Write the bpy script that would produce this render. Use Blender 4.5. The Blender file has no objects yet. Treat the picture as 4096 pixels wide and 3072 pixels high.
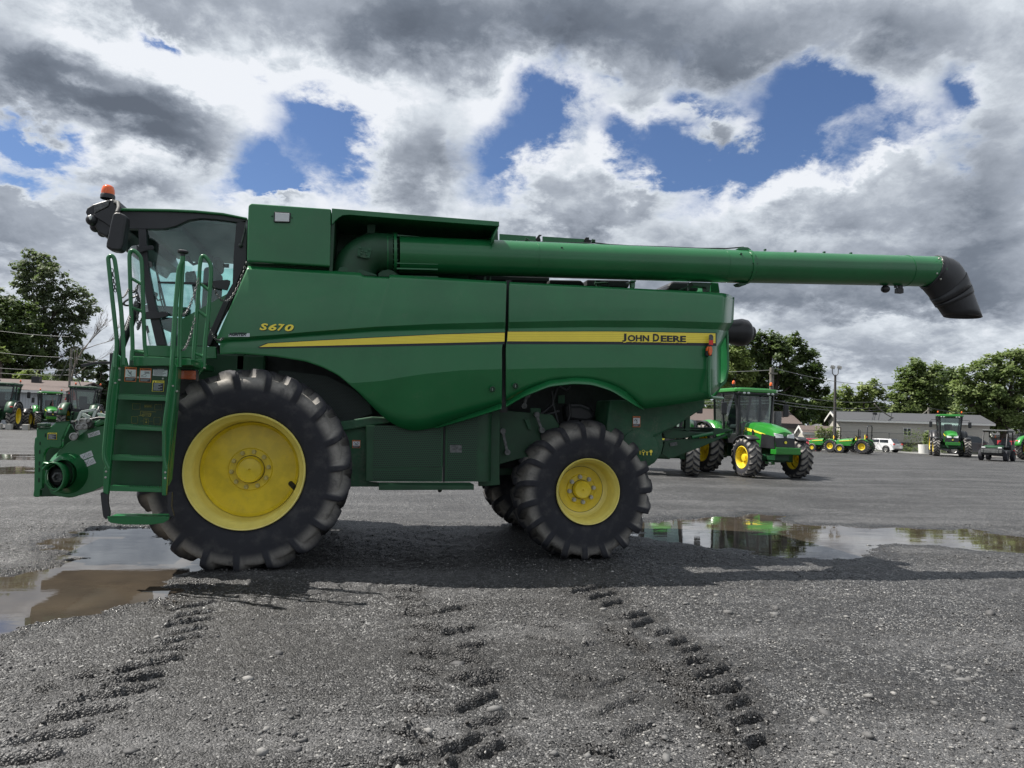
import bpy, bmesh, math, random
import numpy as np
from mathutils import Vector, Matrix

# ------------------------------------------------------------------ camera, sky, sun, exposure
SC = bpy.context.scene
COL = SC.collection
FPX = 2841.0                      # focal length in pixels of the 4096 px wide photograph
PSI, PIT, ROLL = math.radians(11.5), math.radians(3.1), 0.034
CAM = np.array([0.0, -7.35, 1.5])
FW = np.array([math.sin(PSI)*math.cos(PIT), math.cos(PSI)*math.cos(PIT), math.sin(PIT)])
_r0 = np.array([math.cos(PSI), -math.sin(PSI), 0.0]); _u0 = np.cross(_r0, FW)
RT = _r0*math.cos(ROLL)+_u0*math.sin(ROLL); UP = -_r0*math.sin(ROLL)+_u0*math.cos(ROLL)
cam = bpy.data.cameras.new('camera'); camo = bpy.data.objects.new('camera', cam); COL.objects.link(camo)
cam.sensor_width = 36.0; cam.lens = FPX*36/4096; cam.clip_start = 0.05; cam.clip_end = 4000
camo.matrix_world = Matrix(((RT[0], UP[0], -FW[0], CAM[0]), (RT[1], UP[1], -FW[1], CAM[1]), (RT[2], UP[2], -FW[2], CAM[2]), (0, 0, 0, 1)))
SC.camera = camo

SUNV = Vector((-0.58, 0.27, 1.0)).normalized()       # towards the sun
SUN_EL = math.asin(SUNV.z)
SUN_AZ = math.atan2(SUNV.x, SUNV.y)
sun = bpy.data.lights.new('sun', 'SUN'); sun.energy = 5.0; sun.angle = math.radians(0.5); sun.color = (1.0, 0.95, 0.88)
suno = bpy.data.objects.new('sun', sun); COL.objects.link(suno)
suno.rotation_euler = SUNV.to_track_quat('Z', 'Y').to_euler(); suno.location = (-20, 10, 40)
SC.view_settings.view_transform = 'Standard'; SC.view_settings.look = 'None'
SC.view_settings.exposure = 0.82; SC.view_settings.gamma = 1.0
SC.cycles.max_bounces = 6; SC.cycles.transparent_max_bounces = 16; SC.cycles.diffuse_bounces = 3

class NT:
    """tiny helper for node trees"""
    def __init__(s, tree): s.t = tree; s.n = tree.nodes; s.l = tree.links
    def new(s, typ, **kw):
        nd = s.n.new(typ)
        for k, v in kw.items(): setattr(nd, k, v)
        return nd
    def put(s, sock, v):
        if isinstance(v, bpy.types.NodeSocket): s.l.new(v, sock)
        elif isinstance(v, bpy.types.Node): s.l.new(v.outputs[0], sock)
        elif v is not None: sock.default_value = v
    def m(s, op, a, b=None, c=None, clamp=False):
        nd = s.new('ShaderNodeMath', operation=op); nd.use_clamp = clamp
        s.put(nd.inputs[0], a); s.put(nd.inputs[1], b) if b is not None else None
        if c is not None: s.put(nd.inputs[2], c)
        return nd.outputs[0]
    def v(s, op, a, b=None, sc=None):
        nd = s.new('ShaderNodeVectorMath', operation=op); s.put(nd.inputs[0], a)
        if b is not None: s.put(nd.inputs[1], b)
        if sc is not None: s.put(nd.inputs['Scale'], sc)
        return nd.outputs['Value'] if op in ('DOT_PRODUCT', 'LENGTH') else nd.outputs[0]
    def noise(s, vec, scale, detail=4, rough=0.5, dist=0.0, col=False, typ=None):
        nd = s.new('ShaderNodeTexNoise'); nd.inputs['Scale'].default_value = scale; nd.inputs['Detail'].default_value = detail
        nd.inputs['Roughness'].default_value = rough; nd.inputs['Distortion'].default_value = dist
        if vec is not None: s.put(nd.inputs['Vector'], vec)
        return nd.outputs['Color'] if col else nd.outputs[0]
    def ramp(s, fac, stops, interp='LINEAR'):
        nd = s.new('ShaderNodeValToRGB'); cr = nd.color_ramp; cr.interpolation = interp
        while len(cr.elements) < len(stops): cr.elements.new(0.5)
        for e, (p, c) in zip(cr.elements, stops):
            e.position = p; e.color = (c[0], c[1], c[2], 1) if hasattr(c, '__len__') else (c, c, c, 1)
        s.put(nd.inputs[0], fac); return nd.outputs[0]
    def mix(s, fac, a, b):
        nd = s.new('ShaderNodeMix'); nd.data_type = 'RGBA'; nd.clamp_factor = True
        s.put(nd.inputs[0], fac); 
        for sk, v in ((nd.inputs[6], a), (nd.inputs[7], b)):
            if isinstance(v, (tuple, list)) : v = (v[0], v[1], v[2], 1)
            s.put(sk, v)
        return nd.outputs[2]
    def sstep(s, x, lo, hi):
        nd = s.new('ShaderNodeMapRange', interpolation_type='SMOOTHSTEP'); s.put(nd.inputs[0], x)
        nd.inputs[1].default_value = lo; nd.inputs[2].default_value = hi
        return nd.outputs[0]

def build_world():
    W = bpy.data.worlds.new('World'); SC.world = W; W.use_nodes = True
    T = NT(W.node_tree); T.n.clear()
    out = T.new('ShaderNodeOutputWorld')
    geo = T.new('ShaderNodeTexCoord'); d = geo.outputs['Generated']
    sky = T.new('ShaderNodeTexSky', sky_type='NISHITA'); sky.sun_disc = False
    sky.sun_elevation = SUN_EL; sky.sun_rotation = SUN_AZ; sky.air_density = 1.0; sky.dust_density = 0.4; sky.ozone_density = 4.0
    # fixed compass frame (azimuth 11.5 degrees east of the lot's depth axis) used to lay the cloud field on the sky
    F0 = Vector(FW); R0 = Vector(RT); U0 = Vector(UP)
    z = T.v('DOT_PRODUCT', d, tuple(F0)); zc = T.m('MAXIMUM', z, 0.12)
    u = T.m('DIVIDE', T.v('DOT_PRODUCT', d, tuple(R0)), zc); w = T.m('DIVIDE', T.v('DOT_PRODUCT', d, tuple(U0)), zc)
    q = T.new('ShaderNodeCombineXYZ'); T.put(q.inputs[0], u); T.put(q.inputs[1], w)
    q = q.outputs[0]
    # billow noise lives in direction space (slightly flattened towards the horizon)
    dz = T.m('ADD', T.v('DOT_PRODUCT', d, (0, 0, 1)), 0.42)
    dz = T.m('MAXIMUM', dz, 0.2)
    cp = T.v('SCALE', d, sc=T.m('DIVIDE', 1.0, dz))
    n1 = T.noise(cp, 2.1, 9, 0.56, 0.15, col=True)
    n1c = T.v('SUBTRACT', n1, (0.5, 0.5, 0.5))
    n2 = T.noise(cp, 7.5, 8, 0.62, 0.2, col=True)
    n2c = T.v('SUBTRACT', n2, (0.5, 0.5, 0.5))
    n3 = T.noise(cp, 22.0, 7, 0.66, 0.3, col=True)
    n3c = T.v('SUBTRACT', n3, (0.5, 0.5, 0.5))
    sd = (SUNV.x*.035, SUNV.y*.035, .02)
    n2s = T.noise(T.v('ADD', cp, sd), 7.5, 8, 0.62, 0.2, col=True)
    warp = T.v('ADD', T.v('ADD', T.v('SCALE', n1c, sc=0.18), T.v('SCALE', n2c, sc=0.13)), T.v('SCALE', n3c, sc=.05))
    qw = T.v('ADD', q, warp)
    sx = T.new('ShaderNodeSeparateXYZ'); T.put(sx.inputs[0], n2)
    sy = T.new('ShaderNodeSeparateXYZ'); T.put(sy.inputs[0], n1)
    def blob(x, y, rx, ry, ang=0.0):     # given on the 2212 px wide view of the photograph
        mp = T.new('ShaderNodeMapping', vector_type='TEXTURE')
        k = 2212/4096*FPX
        mp.inputs['Location'].default_value = ((x-1106)/k, -(y-829.5)/k, 0)
        mp.inputs['Rotation'].default_value = (0, 0, math.radians(-ang))
        mp.inputs['Scale'].default_value = (rx/k, ry/k, 1)
        T.put(mp.inputs[0], qw)
        g = T.new('ShaderNodeTexGradient', gradient_type='QUADRATIC_SPHERE'); T.put(g.inputs[0], mp.outputs[0])
        return g.outputs['Fac']
    def field(base, lst, neg=1.0):
        acc = base
        for (x, y, rx, ry, ang, a) in lst: acc = T.m('MULTIPLY_ADD', blob(x, y, rx, ry, ang), a*(neg if a < 0 else 1), acc)
        return acc
    holes = [(590, 330, 150, 120, 0, -.9), (560, 420, 150, 60, 0, -.9), (90, 300, 210, 60, 15, -.9), (60, 400, 160, 50, 10, -.9), (700, 250, 90, 200, -35, -.7), (960, 330, 40, 120, 10, -.5), (1160, 220, 110, 110, 0, -.6), (1660, 330, 260, 80, 0, -.8), (1750, 200, 260, 70, 5, -.7), (2050, 180, 80, 120, 0, -.6), (30, 300, 120, 60, 20, -.9), (620, 400, 150, 70, 0, -.6), (380, 35, 60, 40, 30, -.8), (90, 330, 260, 90, 15, -1.3), (40, 420, 150, 60, 10, -.8), (690, 320, 120, 270, -28, -1.6), (640, 215, 130, 90, 20, -.9), (560,380,110,110,0,-.9),
             (600, 400, 140, 80, 0, -.9), (350, 22, 120, 55, 30, -1.0), (560, 120, 70, 40, 20, -.6), (1050, 370, 130, 190, 15, -1.5),
             (1190, 260, 150, 190, 35, -1.5), (1130, 300, 100, 80, 0, -.6), (1350, 375, 130, 130, 40, -1.4), (1480, 400, 200, 160, 15, -1.6), (1590, 370, 200, 110, -20, -1.3),
             (1500, 260, 120, 90, 0, -1.2), (1680, 270, 250, 150, 20, -1.5), (1800, 220, 200, 110, 0, -1.3), (1880, 300, 200, 90, -30, -1.0), (2060, 230, 110, 150, 20, -1.3), (1980,300,120,70,0,-.7),
             (2080, 350, 70, 70, 0, -.7), (230, 400, 120, 30, 0, -.5), (1320, 200, 60, 40, 0, -.5), (470,430,90,60,0,-.5), (30,250,90,40,0,-.5),
             (1535, 305, 105, 75, 0, 1.4), (1420, 270, 90, 90, 0, .5), (250, 370, 190, 110, 10, .6), (1250, 420, 260, 120, 5, 1.2), (1230, 400, 150, 110, 0, .7), (1700, 430, 360, 100, -15, .6), (1420, 455, 110, 50, 0, .9), (1900, 365, 120, 60, -10, .8),
             (60, 470, 240, 90, 10, 1.0), (880, 330, 230, 220, 0, .5), (600, 440, 110, 40, 0, 1.2)]
    cover = field(0.76, holes, .90)
    cover = T.m('MULTIPLY_ADD', T.m('SUBTRACT', sx.outputs[0], 0.5), 1.15, cover)
    cover = T.m('MULTIPLY_ADD', T.m('SUBTRACT', sy.outputs[1], 0.5), 1.3, cover)
    s3 = T.new('ShaderNodeSeparateXYZ'); T.put(s3.inputs[0], n3); s2s = T.new('ShaderNodeSeparateXYZ'); T.put(s2s.inputs[0], n2s)
    cover = T.m('MULTIPLY_ADD', T.m('SUBTRACT', s3.outputs[0], 0.5), 0.75, cover)
    alpha = T.sstep(cover, -0.28, 0.66)
    darks = [(120, 150, 330, 150, 12, .85), (330, 240, 380, 110, 24, .95), (40, 180, 200, 120, 0, .4), (900, 40, 420, 170, 0, .75), (1250, 60, 400, 190, 0, .75), (1550, 130, 420, 190, 5, .65), (1900, 70, 450, 200, 0, .6),
             (2120, 450, 250, 420, 0, .42), (930, 370, 230, 190, 5, .42), (1700, 640, 620, 120, 0, .38), (1850, 560, 500, 150, 0, .2), (2100, 620, 300, 200, 0, .4), (1535, 330, 90, 80, 0, .5),
             (1800, 760, 500, 60, 0, .25), (1250, 480, 260, 60, 0, .3), (1800, 480, 400, 90, -10, .3), (0, 520, 160, 90, 0, .35), (330, 400, 150, 40, 0, .25),
             (190, 165, 190, 55, 12, -.75), (250, 50, 460, 130, 20, -.75), (560, 150, 330, 200, 30, -.65), (430, 170, 200, 60, 30, -.3), (760, 220, 380, 140, 10, -.5), (1130, 200, 240, 150, 0, -.35), (1240, 375, 240, 80, 5, -.5), (1720, 400, 380, 60, -20, -.5), (1500, 690, 420, 70, -5, -.45), (1950,690,300,50,0,-.3),
             (450, 200, 90, 200, -30, -.3), (300, 340, 330, 60, 5, -.4), (1070, 230, 160, 90, 0, -.25)]
    dark = field(0.04, darks)
    dark = T.m('MULTIPLY_ADD', T.m('SUBTRACT', sy.outputs[0], 0.5), 0.9, dark)
    dark = T.m('MULTIPLY_ADD', T.m('SUBTRACT', sx.outputs[1], 0.5), 0.42, dark)
    dark = T.m('MULTIPLY_ADD', T.m('SUBTRACT', s3.outputs[1], 0.5), 0.16, dark)
    dark = T.m('MULTIPLY_ADD', T.m('SUBTRACT', s2s.outputs[0], sx.outputs[0]), 0.55, dark)
    thick = T.sstep(cover, 0.30, 1.20)
    dark = T.m('MULTIPLY_ADD', thick, 0.34, dark)
    cloud = T.ramp(dark, [(0.0, (0.84, 0.87, 0.92)), (0.15, (0.66, 0.71, 0.77)), (0.38, (0.38, 0.42, 0.485)), (0.70, (0.185, 0.215, 0.265)), (1.0, (0.125, 0.148, 0.188))])
    # thin edges stay bluish-bright, clear sky a little deeper than the raw model
    skyb = T.mix(1.0, (0, 0, 0), sky.outputs[0])
    bg1 = T.new('ShaderNodeBackground'); T.put(bg1.inputs[0], T.v('MULTIPLY', sky.outputs[0], (.92, .98, 1.14))); bg1.inputs[1].default_value = 0.051
    bg2 = T.new('ShaderNodeBackground'); T.put(bg2.inputs[0], cloud); bg2.inputs[1].default_value = 0.585
    mx = T.new('ShaderNodeMixShader'); T.put(mx.inputs[0], alpha); T.l.new(bg1.outputs[0], mx.inputs[1]); T.l.new(bg2.outputs[0], mx.inputs[2])
    T.l.new(mx.outputs[0], out.inputs[0])
    W.cycles.sampling_method = 'MANUAL'; W.cycles.sample_map_resolution = 512
build_world()

# ------------------------------------------------------------------ measuring helpers
def ray(x, y): return FW+RT*(x-2048)/FPX-UP*(y-1536)/FPX
def at(x, y, Y=0.0):                 # photo pixel -> point on the vertical plane y = Y
    d = ray(x, y); t = (Y-CAM[1])/d[1]; return Vector(CAM+d*t)
def gnd(x, y, z=0.0):                # photo pixel -> point on the ground
    d = ray(x, y); t = (z-CAM[2])/d[2]; return Vector(CAM+d*t)
def far(x, y, Z): return Vector(CAM+ray(x, y)*Z)
def A(u, v): return (100+.45208*u, 700+.45208*v)
def B(u, v): return (100+.45208*u, 1400+.45208*v)
def Cc(u, v): return (.22604*u, 1500+.22604*v)
def D(u, v): return (600+.5425*u, 1400+.5425*v)
def E_(u, v): return (950+.49729*u, 750+.49729*v)
def F_(u, v): return (1300+.36166*u, 1500+.36166*v)
def G_(u, v): return (1900+.49729*u, 850+.49729*v)
def H_(u, v): return (1900+.48222*u, 1500+.48222*v)
def I_(u, v): return (2900+.49729*u, 950+.49729*v)
def J_(u, v): return (2550+.36166*u, 1400+.36166*v)
def K_(u, v): return (3150+.42767*u, 1350+.42767*v)

# ------------------------------------------------------------------ mesh helpers
def tag(o, label=None, cat=None, group=None, kind=None):
    if label: o['label'] = label
    if cat: o['category'] = cat
    if group: o['group'] = group
    if kind: o['kind'] = kind
    return o
def empty(name, loc=(0, 0, 0), rz=0.0):
    o = bpy.data.objects.new(name, None); COL.objects.link(o); o.location = loc; o.rotation_euler = (0, 0, rz); o.empty_display_size = .2
    return o
WORLD_OF = {}
class MB:
    def __init__(s): s.v = []; s.f = []; s.mi = []; s.cur = 0
    def add(s, vs, fs):
        b = len(s.v); s.v += [tuple(v) for v in vs]
        for f in fs: s.f.append(tuple(b+i for i in f)); s.mi.append(s.cur)
        return s
    def box(s, c, d, M=None, taper=1.0):
        cx, cy, cz = c; dx, dy, dz = d[0]/2, d[1]/2, d[2]/2
        vs = []
        for k in (-1, 1):
            t = taper if k > 0 else 1
            for (i, j) in ((-1, -1), (1, -1), (1, 1), (-1, 1)): vs.append(Vector((i*dx*t, j*dy*t, k*dz)))
        if M is not None: vs = [M @ v for v in vs]
        vs = [(v[0]+cx, v[1]+cy, v[2]+cz) for v in vs]
        return s.add(vs, [(3, 2, 1, 0), (4, 5, 6, 7), (0, 1, 5, 4), (1, 2, 6, 5), (2, 3, 7, 6), (3, 0, 4, 7)])
    def prism(s, pts, off):          # pts: 3D loop, off: extrusion vector
        n = len(pts); off = Vector(off); a = [Vector(p) for p in pts]; b = [p+off for p in a]
        fs = [tuple(range(n)), tuple(range(2*n-1, n-1, -1))]
        fs += [(i, (i+1) % n, n+(i+1) % n, n+i) for i in range(n)]
        fs = [tuple(reversed(f)) for f in fs]
        return s.add(a+b, fs)
    def plate(s, px, Y, t=0.03): return s.prism([at(x, y, Y) for x, y in px], (0, t, 0))
    def beam(s, p, q, w, h=None, up=(0, 0, 1)):
        h = h or w; p = Vector(p); q = Vector(q); d = (q-p).normalized(); u = Vector(up)
        if abs(d.dot(u)) > .99: u = Vector((1, 0, 0))
        r = d.cross(u).normalized(); u = r.cross(d)
        vs = [x+r*i*w/2+u*j*h/2 for x in (p, q) for i, j in ((-1, -1), (1, -1), (1, 1), (-1, 1))]
        return s.add(vs, [(0, 1, 2, 3), (7, 6, 5, 4), (0, 4, 5, 1), (1, 5, 6, 2), (2, 6, 7, 3), (3, 7, 4, 0)])
    def tube(s, path, r, n=10, cap=True):
        P = [Vector(p) for p in path]; R = r if hasattr(r, '__len__') else [r]*len(P)
        rings = []; prev = None
        for i, p in enumerate(P):
            d = (P[min(i+1, len(P)-1)]-P[max(i-1, 0)]).normalized()
            if prev is None:
                u = Vector((0, 0, 1)) if abs(d.z) < .9 else Vector((0, 1, 0))
            else: u = prev
            x = d.cross(u).normalized(); u = x.cross(d).normalized(); prev = u
            rr = R[i]; ra, rb = rr if hasattr(rr, '__len__') else (rr, rr)
            rings.append([p+x*math.cos(2*math.pi*k/n)*ra+u*math.sin(2*math.pi*k/n)*rb for k in range(n)])
        vs = [v for g in rings for v in g]; fs = []
        for i in range(len(P)-1):
            for k in range(n): fs.append((i*n+k, i*n+(k+1) % n, (i+1)*n+(k+1) % n, (i+1)*n+k))
        if cap: fs += [tuple(range(n-1, -1, -1)), tuple((len(P)-1)*n+k for k in range(n))]
        return s.add(vs, fs)
    def lathe(s, prof, n=48, M=None, axis='y', c=(0, 0, 0)):      # prof: (radius, along-axis)
        vs = []
        for (r, a) in prof:
            for k in range(n):
                t = 2*math.pi*k/n; v = Vector((r*math.cos(t), a, r*math.sin(t))) if axis == 'y' else Vector((r*math.cos(t), r*math.sin(t), a))
                if M is not None: v = M @ v
                vs.append(v+Vector(c))
        fs = []
        for i in range(len(prof)-1):
            for k in range(n): fs.append((i*n+k, i*n+(k+1) % n, (i+1)*n+(k+1) % n, (i+1)*n+k))
        return s.add(vs, fs)
    def grid(s, rows):               # rows: list of equal-length point lists
        n = len(rows[0]); vs = [p for r in rows for p in r]; fs = []
        for i in range(len(rows)-1):
            for k in range(n-1): fs.append((i*n+k, (i+1)*n+k, (i+1)*n+k+1, i*n+k+1))
        return s.add(vs, fs)
    def sphere(s, c, r, n=16, m=10, sc=(1, 1, 1)):
        prof = [(max(1e-4, math.sin(math.pi*i/m)), -math.cos(math.pi*i/m)) for i in range(m+1)]
        M = Matrix.Diagonal((r*sc[0], r*sc[1], r*sc[2]))
        return s.lathe(prof, n, M, 'z', c)
    def build(s, name, mat, parent=None, smooth=None, bevel=0.0, solid=0.0, label=None, seg=2, crease=None):
        me = bpy.data.meshes.new(name); me.from_pydata(s.v, [], s.f); me.update()
        mats = mat if isinstance(mat, (list, tuple)) else [mat]
        for m in mats: me.materials.append(m)
        if any(s.mi): me.polygons.foreach_set('material_index', s.mi)
        bm = bmesh.new(); bm.from_mesh(me); bmesh.ops.remove_doubles(bm, verts=bm.verts, dist=1e-5)
        bmesh.ops.recalc_face_normals(bm, faces=bm.faces); bm.to_mesh(me); bm.free()
        o = bpy.data.objects.new(name, me); COL.objects.link(o)
        if smooth is not None:
            me.polygons.foreach_set('use_smooth', [True]*len(me.polygons))
            try: me.set_sharp_from_angle(angle=math.radians(smooth))
            except Exception: pass
        if crease:
            n_, rows_ = crease
            for e in me.edges:
                a, b = e.vertices
                if a//n_ == b//n_ and a//n_ in rows_: e.use_edge_sharp = True
        if solid:
            md = o.modifiers.new('solid', 'SOLIDIFY'); md.thickness = solid; md.offset = -1
        if bevel:
            md = o.modifiers.new('bevel', 'BEVEL'); md.width = bevel; md.segments = seg; md.limit_method = 'ANGLE'; md.angle_limit = math.radians(35)
        if parent is not None:
            o.parent = parent
            if parent.type == 'EMPTY': o.matrix_parent_inverse = Matrix.Translation(-Vector(parent.location))
        if label: o['label'] = label
        return o
def copy_tree(o, parent=None):
    c = o.copy(); COL.objects.link(c); c.parent = parent
    if parent is not None: c.matrix_parent_inverse = o.matrix_parent_inverse.copy()
    for ch in list(o.children): copy_tree(ch, c)
    return c
def text_mesh(txt, bl, br, h, mat, name, parent, lift=(0, 0, 0), bold=0.0, shear=0.0, extr=0.002, label=None):
    """text fitted between bottom-left and bottom-right points with height vector h"""
    cu = bpy.data.curves.new('t', 'FONT'); cu.body = txt; cu.offset = bold; cu.shear = shear; cu.resolution_u = 3
    ob = bpy.data.objects.new('t', cu); COL.objects.link(ob)
    dg = bpy.context.evaluated_depsgraph_get(); me = bpy.data.meshes.new_from_object(ob.evaluated_get(dg))
    bpy.data.objects.remove(ob); bpy.data.curves.remove(cu)
    n = len(me.vertices); co = np.zeros(n*3); me.vertices.foreach_get('co', co); co = co.reshape(-1, 3)
    lo, hi = co[:, :2].min(0), co[:, :2].max(0); uv = (co[:, :2]-lo)/(hi-lo)
    bl, br, hv, lf = (np.array(x, float) for x in (bl, br, h, lift))
    P = bl+lf+uv[:, :1]*(br-bl)+uv[:, 1:]*hv
    me.vertices.foreach_set('co', P.ravel()); me.update(); me.materials.clear(); me.materials.append(mat); me.name = name
    o = bpy.data.objects.new(name, me); COL.objects.link(o); o.parent = parent
    if parent is not None and parent.type == 'EMPTY': o.matrix_parent_inverse = Matrix.Translation(-Vector(parent.location))
    if label: o['label'] = label
    return o

# ------------------------------------------------------------------ materials
def pmat(name, col, rough=0.5, metal=0.0, coat=0.0, var=0.0, vscale=3.0, bump=0.0, bscale=60.0, dust=None, spec=0.5, vcol=None, dustlo=.5):
    m = bpy.data.materials.new(name); m.use_nodes = True; T = NT(m.node_tree); b = T.n['Principled BSDF']
    b.inputs['Base Color'].default_value = (*col, 1); b.inputs['Roughness'].default_value = rough; b.inputs['Metallic'].default_value = metal
    b.inputs['Coat Weight'].default_value = coat; b.inputs['Coat Roughness'].default_value = 0.08; b.inputs['Specular IOR Level'].default_value = spec
    tc = T.new('ShaderNodeTexCoord').outputs['Object']
    c = None
    if var or vcol:
        n = T.noise(tc, vscale, 6, 0.6)
        lo = tuple(x*(1-var) for x in col); hi = vcol or tuple(min(1, x*(1+var)) for x in col)
        c = T.mix(T.sstep(n, 0.35, 0.65), lo, hi); T.put(b.inputs['Base Color'], c)
        T.put(b.inputs['Roughness'], T.m('MULTIPLY_ADD', n, 0.3*rough, rough*.85))
    if dust:
        n = T.noise(tc, 5.0, 8, 0.68, 0.4); n2 = T.noise(tc, 40.0, 4, 0.7)
        f = T.m('MULTIPLY', T.sstep(n, dustlo, dustlo+.3), T.sstep(n2, .3, .75)); f = T.m('MULTIPLY', f, dust[3])
        c = T.mix(f, c if c is not None else (*col, 1), dust[:3]); T.put(b.inputs['Base Color'], c)
    if bump:
        n = T.noise(tc, bscale, 5, 0.6); bp = T.new('ShaderNodeBump'); bp.inputs['Strength'].default_value = bump; bp.inputs['Distance'].default_value = 0.01
        T.put(bp.inputs['Height'], n); T.put(b.inputs['Normal'], bp.outputs[0])
    return m
M = {}
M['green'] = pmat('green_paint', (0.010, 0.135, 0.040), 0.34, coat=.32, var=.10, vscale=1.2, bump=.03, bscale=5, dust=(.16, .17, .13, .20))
M['green_dark'] = pmat('green_shaded_metal', (0.0065, 0.052, 0.019), 0.5, var=.2, vscale=4, dust=(.10, .10, .08, .25))  # darkened green; on low and inner parts shade is put into the colour
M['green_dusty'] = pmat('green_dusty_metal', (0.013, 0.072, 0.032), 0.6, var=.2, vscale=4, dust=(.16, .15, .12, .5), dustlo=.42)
M['green_light'] = pmat('green_new_paint', (0.02, 0.20, 0.022), 0.3, coat=.6, var=.06, vscale=2)
M['yellow'] = pmat('yellow_rim_paint', (0.74, 0.57, 0.028), 0.40, coat=.15, var=.10, vscale=6, dust=(.32, .25, .12, .35))
M['yellow_pale'] = pmat('yellow_pale_rim_paint', (0.78, 0.67, 0.17), 0.34, coat=.3, var=.08, vscale=5, dust=(.36, .30, .18, .4))  # paler yellow for the outer rim band
M['yellow_decal'] = pmat('yellow_decal', (0.93, 0.76, 0.075), 0.35, var=.03)
M['yellow_line'] = pmat('yellow_decal_line', (0.70, 0.54, 0.05), 0.4)
M['black'] = pmat('black_plastic', (0.018, 0.019, 0.022), 0.42, var=.25, bump=.05, bscale=200)
M['black_gloss'] = pmat('black_gloss', (0.01, 0.011, 0.013), 0.18)
M['decal_black'] = pmat('black_decal', (0.012, 0.016, 0.024), 0.4)
M['dark'] = pmat('dark_metal', (0.012, 0.014, 0.014), 0.7, var=.4, vscale=9)  # near-black, mottled; for gaps and inner parts
M['steel'] = pmat('worn_steel', (0.30, 0.30, 0.29), 0.4, metal=.8, var=.2, vscale=20)
M['bolt'] = pmat('zinc_bolt', (0.42, 0.42, 0.38), 0.45, metal=.5, var=.2, vscale=40)
M['bolt_y'] = pmat('worn_yellow_bolt', (.50, .42, .13), .4, var=.2, vscale=40)
M['cast'] = pmat('cast_grey', (0.10, 0.105, 0.105), 0.55, metal=.2, var=.4, vscale=30)
M['alu'] = pmat('pale_painted_handle', (0.55, 0.62, 0.58), 0.35, var=.1)
M['white'] = pmat('white_decal', (0.62, 0.65, 0.68), 0.5, var=.06, vscale=30)
M['orange_decal'] = pmat('orange_decal', (0.75, 0.20, 0.05), 0.5)
M['red'] = pmat('red_reflector', (0.65, 0.03, 0.02), 0.35)
M['lens'] = pmat('clear_lamp_lens', (0.60, 0.62, 0.62), 0.18, coat=.6, bump=.25, bscale=90)
M['amber'] = pmat('amber_lens', (0.78, 0.115, 0.004), 0.15, coat=.6, bump=.2, bscale=60)
M['amber_dark'] = pmat('amber_dull_lens', (0.38, 0.07, 0.012), 0.25, coat=.4, bump=.35, bscale=70)
M['seat'] = pmat('grey_seat_fabric', (0.07, 0.075, 0.08), 0.85, var=.2)
M['headliner'] = pmat('grey_headliner', (0.13, 0.14, 0.145), 0.8, var=.1)
def rubber_mat():
    m = bpy.data.materials.new('tyre_rubber'); m.use_nodes = True; T = NT(m.node_tree); b = T.n['Principled BSDF']
    tc = T.new('ShaderNodeTexCoord').outputs['Object']
    at_ = T.new('ShaderNodeAttribute', attribute_name='dust').outputs['Fac']
    n = T.noise(tc, 4.0, 8, .65, .5); n2 = T.noise(tc, 30, 6, .7); n3 = T.noise(tc, 9, 5, .6)
    f = T.m('MULTIPLY', at_, T.sstep(n, .20, .52)); f = T.m('MULTIPLY', f, T.m('MULTIPLY_ADD', n2, .9, .45), clamp=True)
    f = T.m('MAXIMUM', f, T.m('MULTIPLY', T.sstep(n3, .45, .80), .12))
    c = T.mix(f, (0.026, 0.027, 0.033), (0.27, 0.255, 0.23)); T.put(b.inputs['Base Color'], c)
    b.inputs['Roughness'].default_value = .78; b.inputs['Specular IOR Level'].default_value = .28
    bp = T.new('ShaderNodeBump'); bp.inputs['Strength'].default_value = .5; bp.inputs['Distance'].default_value = .008
    T.put(bp.inputs['Height'], T.m('ADD', T.m('MULTIPLY', n2, .6), n3)); T.put(b.inputs['Normal'], bp.outputs[0])
    return m
M['rubber'] = rubber_mat()
def glass_mat(name, tint, gloss=0.1, rough=0.02, fres=1.5):
    m = bpy.data.materials.new(name); m.use_nodes = True; T = NT(m.node_tree); T.n.clear()
    o = T.new('ShaderNodeOutputMaterial'); tr = T.new('ShaderNodeBsdfTransparent'); tr.inputs[0].default_value = (*tint, 1)
    g = T.new('ShaderNodeBsdfGlossy'); g.inputs['Roughness'].default_value = rough
    lw = T.new('ShaderNodeLayerWeight'); lw.inputs[0].default_value = .5; fr = T.m('MULTIPLY_ADD', T.m('POWER', lw.outputs['Facing'], 4.0), .8, .03)
    mx = T.new('ShaderNodeMixShader'); T.put(mx.inputs[0], T.m('ADD', fr, gloss, clamp=True)); T.l.new(tr.outputs[0], mx.inputs[1]); T.l.new(g.outputs[0], mx.inputs[2])
    T.l.new(mx.outputs[0], o.inputs[0]); return m
M['cab_glass'] = glass_mat('tinted_cab_glass', (0.80, 0.97, 0.94), 0.03)
M['car_glass'] = glass_mat('dark_car_glass', (0.12, 0.14, 0.15), 0.1)
M['tractor_glass'] = glass_mat('tractor_cab_glass', (0.50, 0.60, 0.58), 0.05)
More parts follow.
